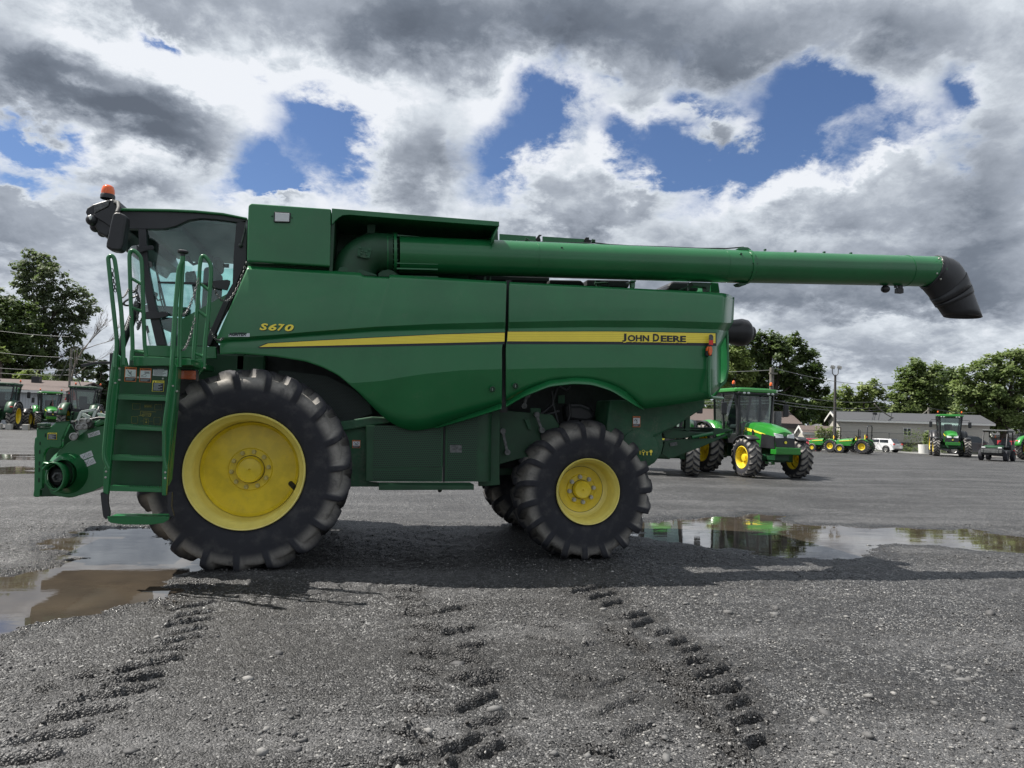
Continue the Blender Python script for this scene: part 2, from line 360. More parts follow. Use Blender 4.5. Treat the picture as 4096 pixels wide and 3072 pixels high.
def perf_mat(name, col, hole, pitch, r=.36):
    m = bpy.data.materials.new(name); m.use_nodes = True; T = NT(m.node_tree); b = T.n['Principled BSDF']
    tc = T.new('ShaderNodeTexCoord').outputs['Object']; s = T.new('ShaderNodeSeparateXYZ'); T.put(s.inputs[0], tc)
    z = T.m('DIVIDE', s.outputs[2], pitch*.866); row = T.m('FLOOR', z); off = T.m('MULTIPLY', T.m('MODULO', row, 2.0), .5)
    x = T.m('ADD', T.m('DIVIDE', s.outputs[0], pitch), off)
    fx = T.m('SUBTRACT', T.m('FRACT', T.m('ADD', x, 1000.0)), .5); fz = T.m('SUBTRACT', T.m('FRACT', T.m('ADD', z, 1000.0)), .5)
    d = T.m('SQRT', T.m('ADD', T.m('MULTIPLY', fx, fx), T.m('MULTIPLY', fz, fz)))
    T.put(b.inputs['Base Color'], T.mix(T.sstep(d, r-.06, r+.06), hole, col)); b.inputs['Roughness'].default_value = .5
    return m
M['perf'] = perf_mat('perforated_green_screen', (0.010, 0.075, 0.030), (0.001, 0.002, 0.002), .023, .40)
M['perf_dark'] = perf_mat('perforated_dark_screen', (0.016, 0.04, 0.032), (0.003, 0.004, 0.004), .0165, .38)
# ------------------------------------------------------------------ noise (numpy)
def _hash(ix, iy, seed):
    n = (ix*374761393+iy*668265263+seed*974634777) & 0x7fffffff
    n = ((n ^ (n >> 13))*1274126177) & 0x7fffffff
    return ((n ^ (n >> 16)) & 0xffff)/65535.0
def vnoise(x, y, seed=0):
    ix = np.floor(x).astype(np.int64); iy = np.floor(y).astype(np.int64); fx = x-ix; fy = y-iy
    fx = fx*fx*(3-2*fx); fy = fy*fy*(3-2*fy)
    a = _hash(ix, iy, seed); b = _hash(ix+1, iy, seed); c = _hash(ix, iy+1, seed); d = _hash(ix+1, iy+1, seed)
    return (a*(1-fx)+b*fx)*(1-fy)+(c*(1-fx)+d*fx)*fy
def fbm(x, y, oct=4, seed=0, g=.5):
    s = 0; a = 1; t = 0
    for i in range(oct): s = s+a*vnoise(x*2**i, y*2**i, seed+i*17); t += a; a *= g
    return s/t
def ss(x, a, b):
    t = np.clip((x-a)/(b-a), 0, 1); return t*t*(3-2*t)

# ------------------------------------------------------------------ ground with puddles and wheel tracks
def cr7(u, v): return (u*.5877, 2000+v*.5877)
def cr8(u, v): return (2500+u*.72152, 1900+v*.72152)
PUD1 = [(-260, 2310), (0, 2300), (118, 2276), (223, 2262), (268, 2235), (225, 2205), (176, 2170), (282, 2125), (440, 2106), (558, 2101), (640, 2098), (700, 2150), (790, 2190), (880, 2235), (850, 2262), (790, 2275), (735, 2300), (720, 2340), (705, 2376), (588, 2411), (470, 2424), (400, 2440), (329, 2455), (250, 2470), (176, 2494), (88, 2504), (0, 2528), (-300, 2590)]
PUD2 = [(2530, 2135), (2572, 2085), (2695, 2068), (2860, 2066), (2935, 2060), (3005, 2052), (3120, 2060), (3150, 2088), (3265, 2096), (3423, 2100), (3582, 2106), (3720, 2110), (3871, 2112), (4087, 2142), (4400, 2170), (4400, 2235), (4096, 2212), (3990, 2200), (3871, 2190), (3700, 2182), (3560, 2176), (3500, 2172), (3530, 2215), (3438, 2230), (3300, 2236), (3150, 2230), (3005, 2204), (2789, 2176), (2644, 2160)]
PUD3 = [(-200, 1808), (0, 1812), (80, 1808), (150, 1816), (150, 1836), (60, 1838), (-200, 1836)]
PUD4 = [(-200, 1862), (0, 1866), (100, 1862), (150, 1870), (150, 1896), (40, 1892), (-200, 1900)]
PUDS = [[gnd(*p)[:2] for p in P] for P in (PUD1, PUD2, PUD3, PUD4)]
def sdist(X, Y, poly):               # signed distance, positive inside
    P = np.array([tuple(p) for p in poly]); d2 = np.full(X.shape, 1e9); ins = np.zeros(X.shape, bool)
    for i in range(len(P)):
        a = P[i]; b = P[(i+1) % len(P)]; e = b-a
        t = np.clip(((X-a[0])*e[0]+(Y-a[1])*e[1])/(e@e), 0, 1)
        d2 = np.minimum(d2, (X-a[0]-t*e[0])**2+(Y-a[1]-t*e[1])**2)
        c = ((a[1] > Y) != (b[1] > Y)) & (X < (b[0]-a[0])*(Y-a[1])/(b[1]-a[1]+1e-12)+a[0])
        ins ^= c
    return np.where(ins, 1, -1)*np.sqrt(d2)
def tL(u, v): return (u*.6781, 2300+v*.6781)
def tM(u, v): return (1400+u*.72332, 2300+v*.72332)
BARS = []
for a in [(1000,205,1290,158),(1010,252,1270,215),(960,312,1270,252),(1000,352,1240,310),(940,412,1210,360),(760,472,1130,430),(660,590,1100,495),(620,660,830,625),(570,690,1000,590),(415,765,970,668),(280,800,380,820),(240,872,770,785),(0,1005,580,908),(-100,1115,420,1045),(850,150,1000,180),(200,680,290,705),(430,620,560,615)]:
    BARS.append((tL(a[0], a[1]), tL(a[2], a[3]), 1.05))
for a in [(200,75,400,95),(220,120,400,140),(280,165,410,180),(280,215,410,228),(330,275,490,300),(320,342,470,367),(330,425,510,452),(335,512,500,552),(310,612,500,655),(300,740,450,765),(250,860,440,920),
          (450,215,640,180),(500,320,720,288),(590,400,770,368),(550,430,700,440),(540,480,740,500),(560,585,850,548),(650,612,860,588),(570,755,850,655),(660,832,880,790),(480,990,760,880),(700,1000,900,930),(200,1040,420,1010),(560,1050,620,1000)]:
    BARS.append((tM(a[0], a[1]), tM(a[2], a[3]), 1.15))
for a in [(1230,100,1380,68),(1330,130,1480,100),(1400,165,1520,140),(1530,237,1660,210),(1560,285,1700,240),(1690,325,1790,310),(1770,378,1890,355),(1840,432,1960,402),(1860,500,2010,478),(1900,575,2120,530),(1990,655,2180,615),(2080,730,2240,690),(2100,830,2300,780),(2150,960,2330,900),
          (1380,285,1560,350),(1480,360,1640,420),(1600,500,1900,600),(1700,580,1960,670),(1790,700,2010,800),(1930,820,2130,900),(2030,950,2212,1040),(1450,370,1600,400)]:
    BARS.append((tM(a[0], a[1]), tM(a[2], a[3]), 1.5))
for a in [(950,262,1150,290),(1000,340,1240,392),(1080,440,1280,460),(1100,540,1370,605),(1280,390,1420,370),(1360,625,1560,572),(1380,770,1640,680),(1500,900,1700,830),(1280,960,1500,1000),(1200,660,1330,690)]:
    BARS.append((tM(a[0], a[1]), tM(a[2], a[3]), .6))
BARW = [(gnd(*a), gnd(*b), k) for a, b, k in BARS]
def make_ground():
    def axis(lo, hi, st, far_):
        core = np.arange(lo, hi+1e-6, st); l = []; r = []; s = st; x = lo
        while x > -far_: s *= 1.18; x -= s; l.append(x)
        s = st; x = hi
        while x < far_: s *= 1.18; x += s; r.append(x)
        return np.array(l[::-1]+list(core)+r)
    xs = axis(-4.6, 7.6, .016, 1500)
    near = np.arange(-4.75, .6, .0135); ys = []
    x = -4.75; s = .0135
    while x > -600: s *= 1.3; x -= s; ys.append(x)
    ys = ys[::-1]+list(near); x = .6; s = .0135
    while x < 1500:
        s = min(s*1.03, 400) if x < 60 else s*1.25
        x += s; ys.append(x)
    ys = np.array(ys)
    X, Y = np.meshgrid(xs, ys)
    h = (fbm(X*1.3, Y*1.3, 4, 3)-.5)*.035+(fbm(X*9, Y*9, 3, 11)-.5)*.022+(fbm(X*30, Y*30, 2, 23)-.5)*.012
    h *= ss(-np.hypot(X, Y), -70, -25)
    fine = ss(-np.hypot(X, Y), -16, -9)
    wob = (fbm(X*3.0, Y*3.0, 4, 41)-.5)
    for i, P in enumerate(PUDS):
        P_ = np.array([tuple(p) for p in P]); c0 = P_.min(0)-1.5; c1 = P_.max(0)+1.5
        mk = (X > c0[0]) & (X < c1[0]) & (Y > c0[1]) & (Y < c1[1])
        sd = np.full(X.shape, -9.0); sd[mk] = sdist(X[mk], Y[mk], P_)
        k = 1.0 if i < 2 else 3.0
        h = h*(1-.40*ss(sd, -.05, .25))-.042*ss(sd+wob*.60*k, -.16*k, .22*k)
    # soft compressed wheel lanes, then the lug gouges
    gou = np.zeros(X.shape)
    for a, b, k in BARW:
        lo = (min(a.x, b.x)-.25, min(a.y, b.y)-.25); hi = (max(a.x, b.x)+.25, max(a.y, b.y)+.25)
        i0, i1 = np.searchsorted(ys, [lo[1], hi[1]]); j0, j1 = np.searchsorted(xs, [lo[0], hi[0]])
        if i1 <= i0 or j1 <= j0: continue
        x = X[i0:i1, j0:j1]; y = Y[i0:i1, j0:j1]; e = np.array([b.x-a.x, b.y-a.y]); L = np.hypot(*e); e /= L; nrm = np.array([-e[1], e[0]])
        if nrm[1] < 0: nrm = -nrm
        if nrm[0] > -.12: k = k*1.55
        t = (x-a.x)*e[0]+(y-a.y)*e[1]; dd = (x-a.x)*nrm[0]+(y-a.y)*nrm[1]+(fbm(x*14, y*14, 3, 5)-.5)*.03
        en = ss(t, -.02, .05)*ss(L-t, -.02, .05); rag = .75+.5*fbm(x*20, y*20, 3, 8)
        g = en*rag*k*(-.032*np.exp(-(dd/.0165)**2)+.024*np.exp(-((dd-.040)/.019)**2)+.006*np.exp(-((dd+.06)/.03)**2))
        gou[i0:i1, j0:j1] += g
    h = h+np.clip(gou, -.06, .05)
    # sharp grit on the near ground
    h = h+fine*((fbm(X*60, Y*60, 2, 77)-.5)*.010)
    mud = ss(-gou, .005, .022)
    # churned, darker lane between and around the gouges of the two heavy tracks
    ln = np.zeros(X.shape)
    for a, b, k in BARW[17:]:
        lo = (min(a.x, b.x)-.35, min(a.y, b.y)-.35); hi = (max(a.x, b.x)+.35, max(a.y, b.y)+.35)
        i0, i1 = np.searchsorted(ys, [lo[1], hi[1]]); j0, j1 = np.searchsorted(xs, [lo[0], hi[0]])
        if i1 <= i0 or j1 <= j0: continue
        x = X[i0:i1, j0:j1]; y = Y[i0:i1, j0:j1]; e = np.array([b.x-a.x, b.y-a.y]); t = np.clip(((x-a.x)*e[0]+(y-a.y)*e[1])/(e@e), 0, 1)
        d2 = (x-a.x-t*e[0])**2+(y-a.y-t*e[1])**2; ln[i0:i1, j0:j1] = np.maximum(ln[i0:i1, j0:j1], min(1, .45+.4*k)*np.exp(-d2/(.11+.05*(k > 1.4))**2))
    nz = fbm(X*7, Y*7, 4, 91); lane_m = ss(ln*.75+nz*.6, .55, .95)*ss(ln, .08, .35)
    h = h+lane_m*((fbm(X*26, Y*26, 3, 93)-.5)*.034-.006)
    mud = np.maximum(mud, lane_m*.62)
    v = np.stack([X, Y, h], -1).reshape(-1, 3); ny, nx = X.shape
    idx = np.arange(ny*nx).reshape(ny, nx)
    q = np.stack([idx[:-1, :-1], idx[:-1, 1:], idx[1:, 1:], idx[1:, :-1]], -1).reshape(-1, 4)
    me = bpy.data.meshes.new('ground'); me.vertices.add(len(v)); me.vertices.foreach_set('co', v.ravel())
    me.loops.add(q.size); me.loops.foreach_set('vertex_index', q.ravel().astype(np.int32))
    me.polygons.add(len(q)); me.polygons.foreach_set('loop_start', np.arange(0, q.size, 4, dtype=np.int32))
    me.update(calc_edges=True); me.polygons.foreach_set('use_smooth', [True]*len(q))
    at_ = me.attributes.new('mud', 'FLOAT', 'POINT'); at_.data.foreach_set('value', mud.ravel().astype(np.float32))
    wet = np.zeros(X.shape)
    for i, P in enumerate(PUDS[:2]):
        P_ = np.array([tuple(p) for p in P]); c0 = P_.min(0)-1.5; c1 = P_.max(0)+1.5
        mk = (X > c0[0]) & (X < c1[0]) & (Y > c0[1]) & (Y < c1[1])
        sd = np.full(X.shape, -9.0); sd[mk] = sdist(X[mk], Y[mk], P_)
        wet = np.maximum(wet, ss(sd+wob*.5, -.45, -.02))
    at2 = me.attributes.new('wet', 'FLOAT', 'POINT'); at2.data.foreach_set('value', wet.ravel().astype(np.float32))
    # material
    m = bpy.data.materials.new('crushed_stone'); m.use_nodes = True; T = NT(m.node_tree); b = T.n['Principled BSDF']
    tc = T.new('ShaderNodeTexCoord').outputs['Object']
    vo = T.new('ShaderNodeTexVoronoi'); vo.inputs['Scale'].default_value = 88; T.put(vo.inputs['Vector'], T.v('ADD', tc, T.v('SCALE', T.noise(tc, 40, 2, col=True), sc=.02)))
    vs = T.new('ShaderNodeSeparateXYZ'); T.put(vs.inputs[0], vo.outputs['Color'])
    vo2 = T.new('ShaderNodeTexVoronoi'); vo2.inputs['Scale'].default_value = 33; T.put(vo2.inputs['Vector'], tc)
    vs2 = T.new('ShaderNodeSeparateXYZ'); T.put(vs2.inputs[0], vo2.outputs['Color'])
    big = T.noise(tc, .55, 6, .62, .3); mid = T.noise(tc, 4.0, 6, .65)
    grit = T.ramp(vs.outputs[0], [(0, (.007, .0073, .008)), (.48, (.023, .0235, .025)), (.74, (.055, .055, .057)), (.90, (.15, .15, .15)), (1, (.37, .37, .36))])
    st = T.m('MULTIPLY', T.sstep(vs2.outputs[0], .80, .86), T.sstep(T.m('SUBTRACT', .5, vo2.outputs[0]), .12, .2))
    grit = T.mix(T.m('MULTIPLY', st, .55), grit, T.ramp(vs2.outputs[1], [(0, (.07, .07, .072)), (1, (.30, .30, .29))]))
    c = T.mix(T.sstep(big, .38, .62), T.mix(.62, grit, (.019, .0185, .0188)), grit)
    c = T.mix(T.m('MULTIPLY', T.sstep(mid, .45, .7), .35), c, (.018, .0175, .017))
    lane = T.noise(T.v('MULTIPLY', tc, (.10, .55, 1)), 1.6, 5, .6)
    c = T.mix(T.m('MULTIPLY', T.sstep(lane, .46, .66), .45), c, (.13, .13, .132))
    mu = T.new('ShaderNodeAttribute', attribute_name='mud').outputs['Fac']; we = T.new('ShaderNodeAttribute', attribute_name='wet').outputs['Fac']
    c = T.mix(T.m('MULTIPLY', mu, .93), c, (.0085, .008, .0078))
    c = T.mix(T.m('MULTIPLY', we, .62), c, (.012, .0112, .0105))
    c = T.mix(1.0, (0, 0, 0), T.v('SCALE', c, sc=T.m('MULTIPLY_ADD', T.sstep(T.noise(tc, 9.0, 9, .82), .36, .64), .76, .48)))
    T.put(b.inputs['Base Color'], c)
    T.put(b.inputs['Roughness'], T.mix(we, (.56,)*3, T.ramp(vs.outputs[1], [(0, .12), (1, .6)])))
    b.inputs['Specular IOR Level'].default_value = .45
    bp = T.new('ShaderNodeBump'); bp.inputs['Strength'].default_value = .9; bp.inputs['Distance'].default_value = .012
    hh = T.m('ADD', T.m('MULTIPLY', vs.outputs[2], .8), T.m('MULTIPLY', st, .9)); hh = T.m('SUBTRACT', hh, T.m('MULTIPLY', vo.outputs[0], .8))
    T.put(bp.inputs['Height'], hh); T.put(b.inputs['Normal'], bp.outputs[0])
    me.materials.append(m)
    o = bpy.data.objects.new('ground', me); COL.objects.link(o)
    tag(o, 'grey crushed stone yard with puddles and wheel tracks', 'ground', kind='structure')
    return xs, ys, h
GX, GY, GH = make_ground()
def hgt(x, y):
    i = np.clip(np.searchsorted(GY, y), 1, len(GY)-1); j = np.clip(np.searchsorted(GX, x), 1, len(GX)-1); return GH[i, j]

def water_mat():
    m = bpy.data.materials.new('muddy_water'); m.use_nodes = True; T = NT(m.node_tree); b = T.n['Principled BSDF']
    tc = T.new('ShaderNodeTexCoord').outputs['Object']
    n = T.noise(tc, 1.4, 4, .6); c = T.mix(T.sstep(n, .3, .7), (.066, .053, .039), (.040, .033, .026)); T.put(b.inputs['Base Color'], c)
    b.inputs['Roughness'].default_value = .015; b.inputs['IOR'].default_value = 1.36; b.inputs['Specular IOR Level'].default_value = .75
    rip = T.noise(T.v('MULTIPLY', tc, (7, 22, 1)), 1.0, 3, .55); rip2 = T.noise(T.v('MULTIPLY', tc, (1.2, 3.5, 1)), 1.0, 2, .5)
    bp = T.new('ShaderNodeBump'); bp.inputs['Strength'].default_value = .12; bp.inputs['Distance'].default_value = .004
    T.put(bp.inputs['Height'], T.m('ADD', T.m('MULTIPLY', rip, T.sstep(rip2, .4, .65)), T.m('MULTIPLY', rip2, .6))); T.put(b.inputs['Normal'], bp.outputs[0])
    return m
M['water'] = water_mat()
for i, (P, lab) in enumerate(zip(PUDS, ['brown rain puddle in front of the big front wheel', 'long shallow rain puddle reflecting the green tractor', 'thin far puddle at the left edge near the parked tractors', 'second thin far puddle at the left edge'])):
    P_ = np.array([tuple(p) for p in P]); c = P_.mean(0); mb = MB()
    pts = []
    # outline pushed out a little so that the shore is set by the ground relief
    for k in range(len(P_)):
        a, b2, c2 = P_[k-1], P_[k], P_[(k+1) % len(P_)]; t = (c2-a); t /= np.hypot(*t); nrm = np.array([t[1], -t[0]])
        if sdist(np.array([b2[0]+nrm[0]*.05]), np.array([b2[1]+nrm[1]*.05]), P_)[0] > 0: nrm = -nrm
        pts.append((b2[0]+nrm[0]*.10, b2[1]+nrm[1]*.10, -.021))
    mb.add(pts, [tuple(range(len(pts)))])
    tag(mb.build('water', M['water']), lab, 'puddle', kind='structure')

def stones_mesh(name, pos, size, seed, mat, flat=.55):
    rs = np.random.RandomState(seed); n = len(pos)
    base = np.array([(1, 0, 0), (-1, 0, 0), (0, 1, 0), (0, -1, 0), (0, 0, 1), (0, 0, -1), (.62, .62, .55), (-.62, .55, .6), (.55, -.65, .5), (-.6, -.6, .55)])
    base = np.array([(math.cos(a)*math.cos(b), math.sin(a)*math.cos(b), math.sin(b)) for b, k in ((-.5, 5), (.45, 5)) for a in [2*math.pi*i/k+(.6 if b > 0 else 0) for i in range(k)]]+[(0, 0, .95), (0, 0, -.8)])
    fs = []
    for i in range(5):
        j = (i+1) % 5; fs += [(i, j, 5+i), (j, 5+j, 5+i), (5+i, 5+j, 10), (j, i, 11)]
    fs = np.array(fs); nb = len(base)
    V = base[None]*(1+rs.uniform(-.40, .36, (n, nb, 1)))
    sc = np.stack([rs.uniform(.75, 1.35, n), rs.uniform(.6, 1.0, n), rs.uniform(.35, .8, n)*flat/.55], -1)*size[:, None]
    V = V*sc[:, None, :]; a = rs.uniform(0, 2*math.pi, n); ca, sa = np.cos(a), np.sin(a)
    tilt = rs.uniform(-.35, .35, n); 
    z = V[..., 2]+V[..., 0]*np.tan(tilt)[:, None]*.6
    x = V[..., 0]*ca[:, None]-V[..., 1]*sa[:, None]; y = V[..., 0]*sa[:, None]+V[..., 1]*ca[:, None]
    P = np.stack([x, y, z], -1)+pos[:, None, :]
    q = (fs[None]+(np.arange(n)*nb)[:, None, None]).reshape(-1, 3)
    me = bpy.data.meshes.new(name); me.vertices.add(n*nb); me.vertices.foreach_set('co', P.ravel())
    me.loops.add(q.size); me.loops.foreach_set('vertex_index', q.ravel().astype(np.int32)); me.polygons.add(len(q)); me.polygons.foreach_set('loop_start', np.arange(0, q.size, 3, dtype=np.int32)); me.update(calc_edges=True)
    t = np.repeat(rs.uniform(0, 1, n), nb).astype(np.float32); me.attributes.new('tone', 'FLOAT', 'POINT').data.foreach_set('value', t)
    me.materials.append(mat); o = bpy.data.objects.new(name, me); COL.objects.link(o); return o
def stone_mat():
    m = bpy.data.materials.new('limestone_chips'); m.use_nodes = True; T = NT(m.node_tree); b = T.n['Principled BSDF']
    t = T.new('ShaderNodeAttribute', attribute_name='tone').outputs['Fac']; tc = T.new('ShaderNodeTexCoord').outputs['Object']
    c = T.ramp(t, [(0, (.024, .025, .028)), (.40, (.065, .065, .067)), (.75, (.14, .14, .139)), (.93, (.26, .255, .245)), (1, (.42, .41, .39))])
    c = T.mix(T.m('MULTIPLY', T.noise(tc, 60, 4, .7), .5), c, (.07, .068, .066)); T.put(b.inputs['Base Color'], c); b.inputs['Roughness'].default_value = .75
    bp = T.new('ShaderNodeBump'); bp.inputs['Strength'].default_value = .5; bp.inputs['Distance'].default_value = .006; T.put(bp.inputs['Height'], T.noise(tc, 90, 4, .7)); T.put(b.inputs['Normal'], bp.outputs[0])
    return m
M['stone'] = stone_mat()
def scatter():
    rs = np.random.RandomState(5)
    N = 150000; u = rs.uniform(0, 1, N); y = -5.0+u**1.25*8.6; x = rs.uniform(-1, 1, N)*(y+7.35)*1.05+.22*(y+7.35)
    dens = fbm(x*1.1, y*1.1, 4, 60); dens2 = fbm(x*.5+7, y*1.5, 3, 90); keep = rs.uniform(0, 1, N) < ss(dens*.6+dens2*.4, .40, .60)*.9+.10
    lane = np.zeros(N); x, y = x[keep], y[keep]; n = len(x)
    size = np.clip(rs.lognormal(math.log(.0052), .40, n), .0028, .016)
    z = hgt(x, y)+size*.02
    pos = np.stack([x, y, z], -1); o = stones_mesh('gravel', pos, size, 7, M['stone']); tag(o, 'loose pale stone chips scattered over the yard', 'gravel', kind='stuff')
scatter()
def crumbs():
    rs = np.random.RandomState(21); P = []; S = []
    for a, b, k in BARW:
        L = (b-a).length; n = int(34*L*k); t = rs.uniform(-.05, 1.05, n); d = rs.normal(.03, .055, n); e = (b-a).normalized()
        x = a.x+(b.x-a.x)*t-e.y*d; y = a.y+(b.y-a.y)*t+abs(e.x)*d; s = np.clip(rs.lognormal(math.log(.0062), .4, n), .0035, .013); P.append(np.stack([x, y, hgt(x, y)+s*.2], -1)); S.append(s)
    o = stones_mesh('soil_crumbs', np.concatenate(P), np.concatenate(S), 31, pmat('dark_soil', (.032, .030, .028), .9, var=.4, vscale=20), .8); tag(o, 'dark soil crumbs pushed up along the wheel tracks', 'soil', kind='stuff')
crumbs()
def big_rocks():
    rs = np.random.RandomState(9)
    pts = [(560,2370,.02)]
    L = [tL(930,372)+(.035,), tL(762,542)+(.035,), tL(1648,468)+(.045,), tL(1470,620)+(.036,), tL(845,463)+(.028,), tL(525,742)+(.03,), tL(775,1035)+(.036,), tL(1320,905)+(.03,), tL(1130,402)+(.026,), tL(295,376)+(.02,), tL(90,1040)+(.035,), tL(1735,942)+(.03,), tL(1780,968)+(.035,), tL(1750,1018)+(.034,), tL(1570,912)+(.034,), tL(1545,1055)+(.04,),
         tM(600,498)+(.06,), tM(265,1025)+(.036,), tM(795,742)+(.04,), tM(505,932)+(.034,), tM(1400,190)+(.03,), tM(1130,990)+(.03,), tM(1745,908)+(.035,), tM(1750,1018)+(.04,), tM(970,215)+(.035,), tM(1860,158)+(.04,), tM(1905,120)+(.04,), tM(1610,115)+(.032,), tM(2095,210)+(.045,), tM(1320,1000)+(.03,), tM(435,888)+(.034,)]
    def tR(u, v): return (2800+u*.5859, 2300+v*.5859)
    L += [tR(520,238)+(.06,), tR(195,262)+(.05,), tR(110,135)+(.04,), tR(515,280)+(.045,), tR(405,325)+(.045,), tR(1000,295)+(.04,), tR(1985,270)+(.05,), tR(850,945)+(.048,), tR(515,935)+(.035,), tR(1150,840)+(.045,), tR(1790,725)+(.045,), tR(1835,730)+(.05,), tR(1765,672)+(.038,), tR(1715,643)+(.036,), tR(320,720)+(.038,), tR(1610,885)+(.026,), tR(1325,805)+(.034,), tR(1145,1110)+(.04,), tR(780,1005)+(.03,), tR(190,165)+(.03,), tR(1915,665)+(.026,), tR(660,605)+(.026,), tR(1940,1000)+(.03,), tR(2120,1050)+(.03,)]
    for i, (x, y, s) in enumerate(L):
        s *= .82
        g = gnd(x, y); p = np.array([[g.x, g.y, float(hgt(np.array([g.x]), np.array([g.y]))[0])+s*.08]])
        nb = stones_mesh('stone', p, np.array([s]), 100+i, M['stone'], .6)
        t = .93 if i in (0, 1, 3, 17, 47) else rs.uniform(.35, .88); nb.data.attributes['tone'].data.foreach_set('value', np.full(12, t, np.float32))
        tag(nb, 'loose grey stone lying on the crushed stone in front of the harvester', 'stone', 'larger loose stones in the yard foreground')
big_rocks()

# ------------------------------------------------------------------ tyres and rims
def tyre_mesh(name, R, W, rim, nl, lh, k=.62, lugw=.40, nt=460, ns=72, flat=0.0, seed=0, wear=.5):
    hgt_ = R-lh-rim
    cp = [(-.36, rim-.012), (-.42, rim+.004), (-.455, rim+.12*hgt_), (-.495, rim+.38*hgt_), (-.50, rim+.58*hgt_), (-.488, rim+.76*hgt_), (-.455, rim+.91*hgt_), (-.40, rim+.97*hgt_), (-.25, rim+.995*hgt_), (0, rim+hgt_)]
    cp = cp+[(-a, r) for a, r in cp[-2::-1]]
    cp = np.array(cp); L = np.r_[0, np.cumsum(np.hypot(np.diff(cp[:, 0]*W), np.diff(cp[:, 1])))]
    s = np.linspace(0, L[-1], ns); yy = np.interp(s, L, cp[:, 0]); rr = np.interp(s, L, cp[:, 1])
    for _ in range(2): yy[1:-1] = (yy[:-2]+2*yy[1:-1]+yy[2:])/4; rr[1:-1] = (rr[:-2]+2*rr[1:-1]+rr[2:])/4
    th = np.linspace(0, 2*math.pi, nt, endpoint=False); TH, YY = np.meshgrid(th, yy, indexing='ij'); RR = np.meshgrid(th, rr, indexing='ij')[1]
    dist = np.abs(np.meshgrid(th, np.linspace(-1, 1, ns), indexing='ij')[1])     # 0 centre .. 1 bead
    side = np.sign(YY)+(YY == 0)
    ph = nl*TH/(2*math.pi)+side*.25+k*np.abs(YY)*2*1.9*(W/R)/.62*.5*nl/20+(fbm(TH*6, YY*9, 3, seed)-.5)*.10
    fr = ph-np.floor(ph); tri = np.abs(fr-.5)*2           # 0 at lug centre
    lw = lugw*(1-.25*(np.abs(YY)*2))
    msk = 1-ss(tri, lw-.055, lw+.055)
    cen = ss(np.abs(YY)*2, -.02, .07); 
    depth = (RR-(rim+.60*hgt_))/(.33*hgt_); sh = ss(depth, 0.0, .9)
    m = msk*cen*sh
    wob = (fbm(TH*20, YY*18, 4, seed+5)-.5)
    rad = RR+lh*m*(1-.18*ss(np.abs(YY)*2, .5, 1))+wob*.012*wear*sh
    yo = YY*W+side*.02*msk*ss(depth, 0, .5)*(1-ss(depth, .8, 1.1))
    X = rad*np.cos(TH); Z = rad*np.sin(TH)
    if flat:
        lo = -(R-flat); low = Z < lo+.10
        sq = np.where(low, np.maximum(Z, lo)+0.0, Z); bul = ss(-Z, -(lo+.30), -lo+.0)
        yo = yo*(1+.07*bul); Z = np.where(Z < lo, lo+(Z-lo)*.06, Z)
    P = np.stack([X, yo, Z], -1).reshape(-1, 3); idx = np.arange(nt*ns).reshape(nt, ns); nx = np.roll(idx, -1, 0)
    q = np.stack([idx[:, :-1], idx[:, 1:], nx[:, 1:], nx[:, :-1]], -1).reshape(-1, 4)
    me = bpy.data.meshes.new(name); me.vertices.add(len(P)); me.vertices.foreach_set('co', P.ravel())
    me.loops.add(q.size); me.loops.foreach_set('vertex_index', q.ravel().astype(np.int32)); me.polygons.add(len(q)); me.polygons.foreach_set('loop_start', np.arange(0, q.size, 4, dtype=np.int32)); me.update(calc_edges=True)
    me.polygons.foreach_set('use_smooth', [True]*len(q))
    dust = (1-msk)*sh; me.attributes.new('dust', 'FLOAT', 'POINT').data.foreach_set('value', dust.ravel().astype(np.float32))
    me.materials.append(M['rubber']); return me
def obj(name, me, parent=None, loc=(0, 0, 0)):
    o = bpy.data.objects.new(name, me); COL.objects.link(o)
    o.parent = parent; o.location = loc
    if parent is not None and parent.type == 'EMPTY': o.location = Vector(loc)-Vector(parent.location) if False else loc
    return o
def obj(name, me, parent=None, loc=(0, 0, 0)):
    o = bpy.data.objects.new(name, me); COL.objects.link(o); o.parent = parent; o.location = loc
    if parent is not None and parent.type == 'EMPTY': o.matrix_parent_inverse = Matrix.Translation(-Vector(parent.location))
    return o
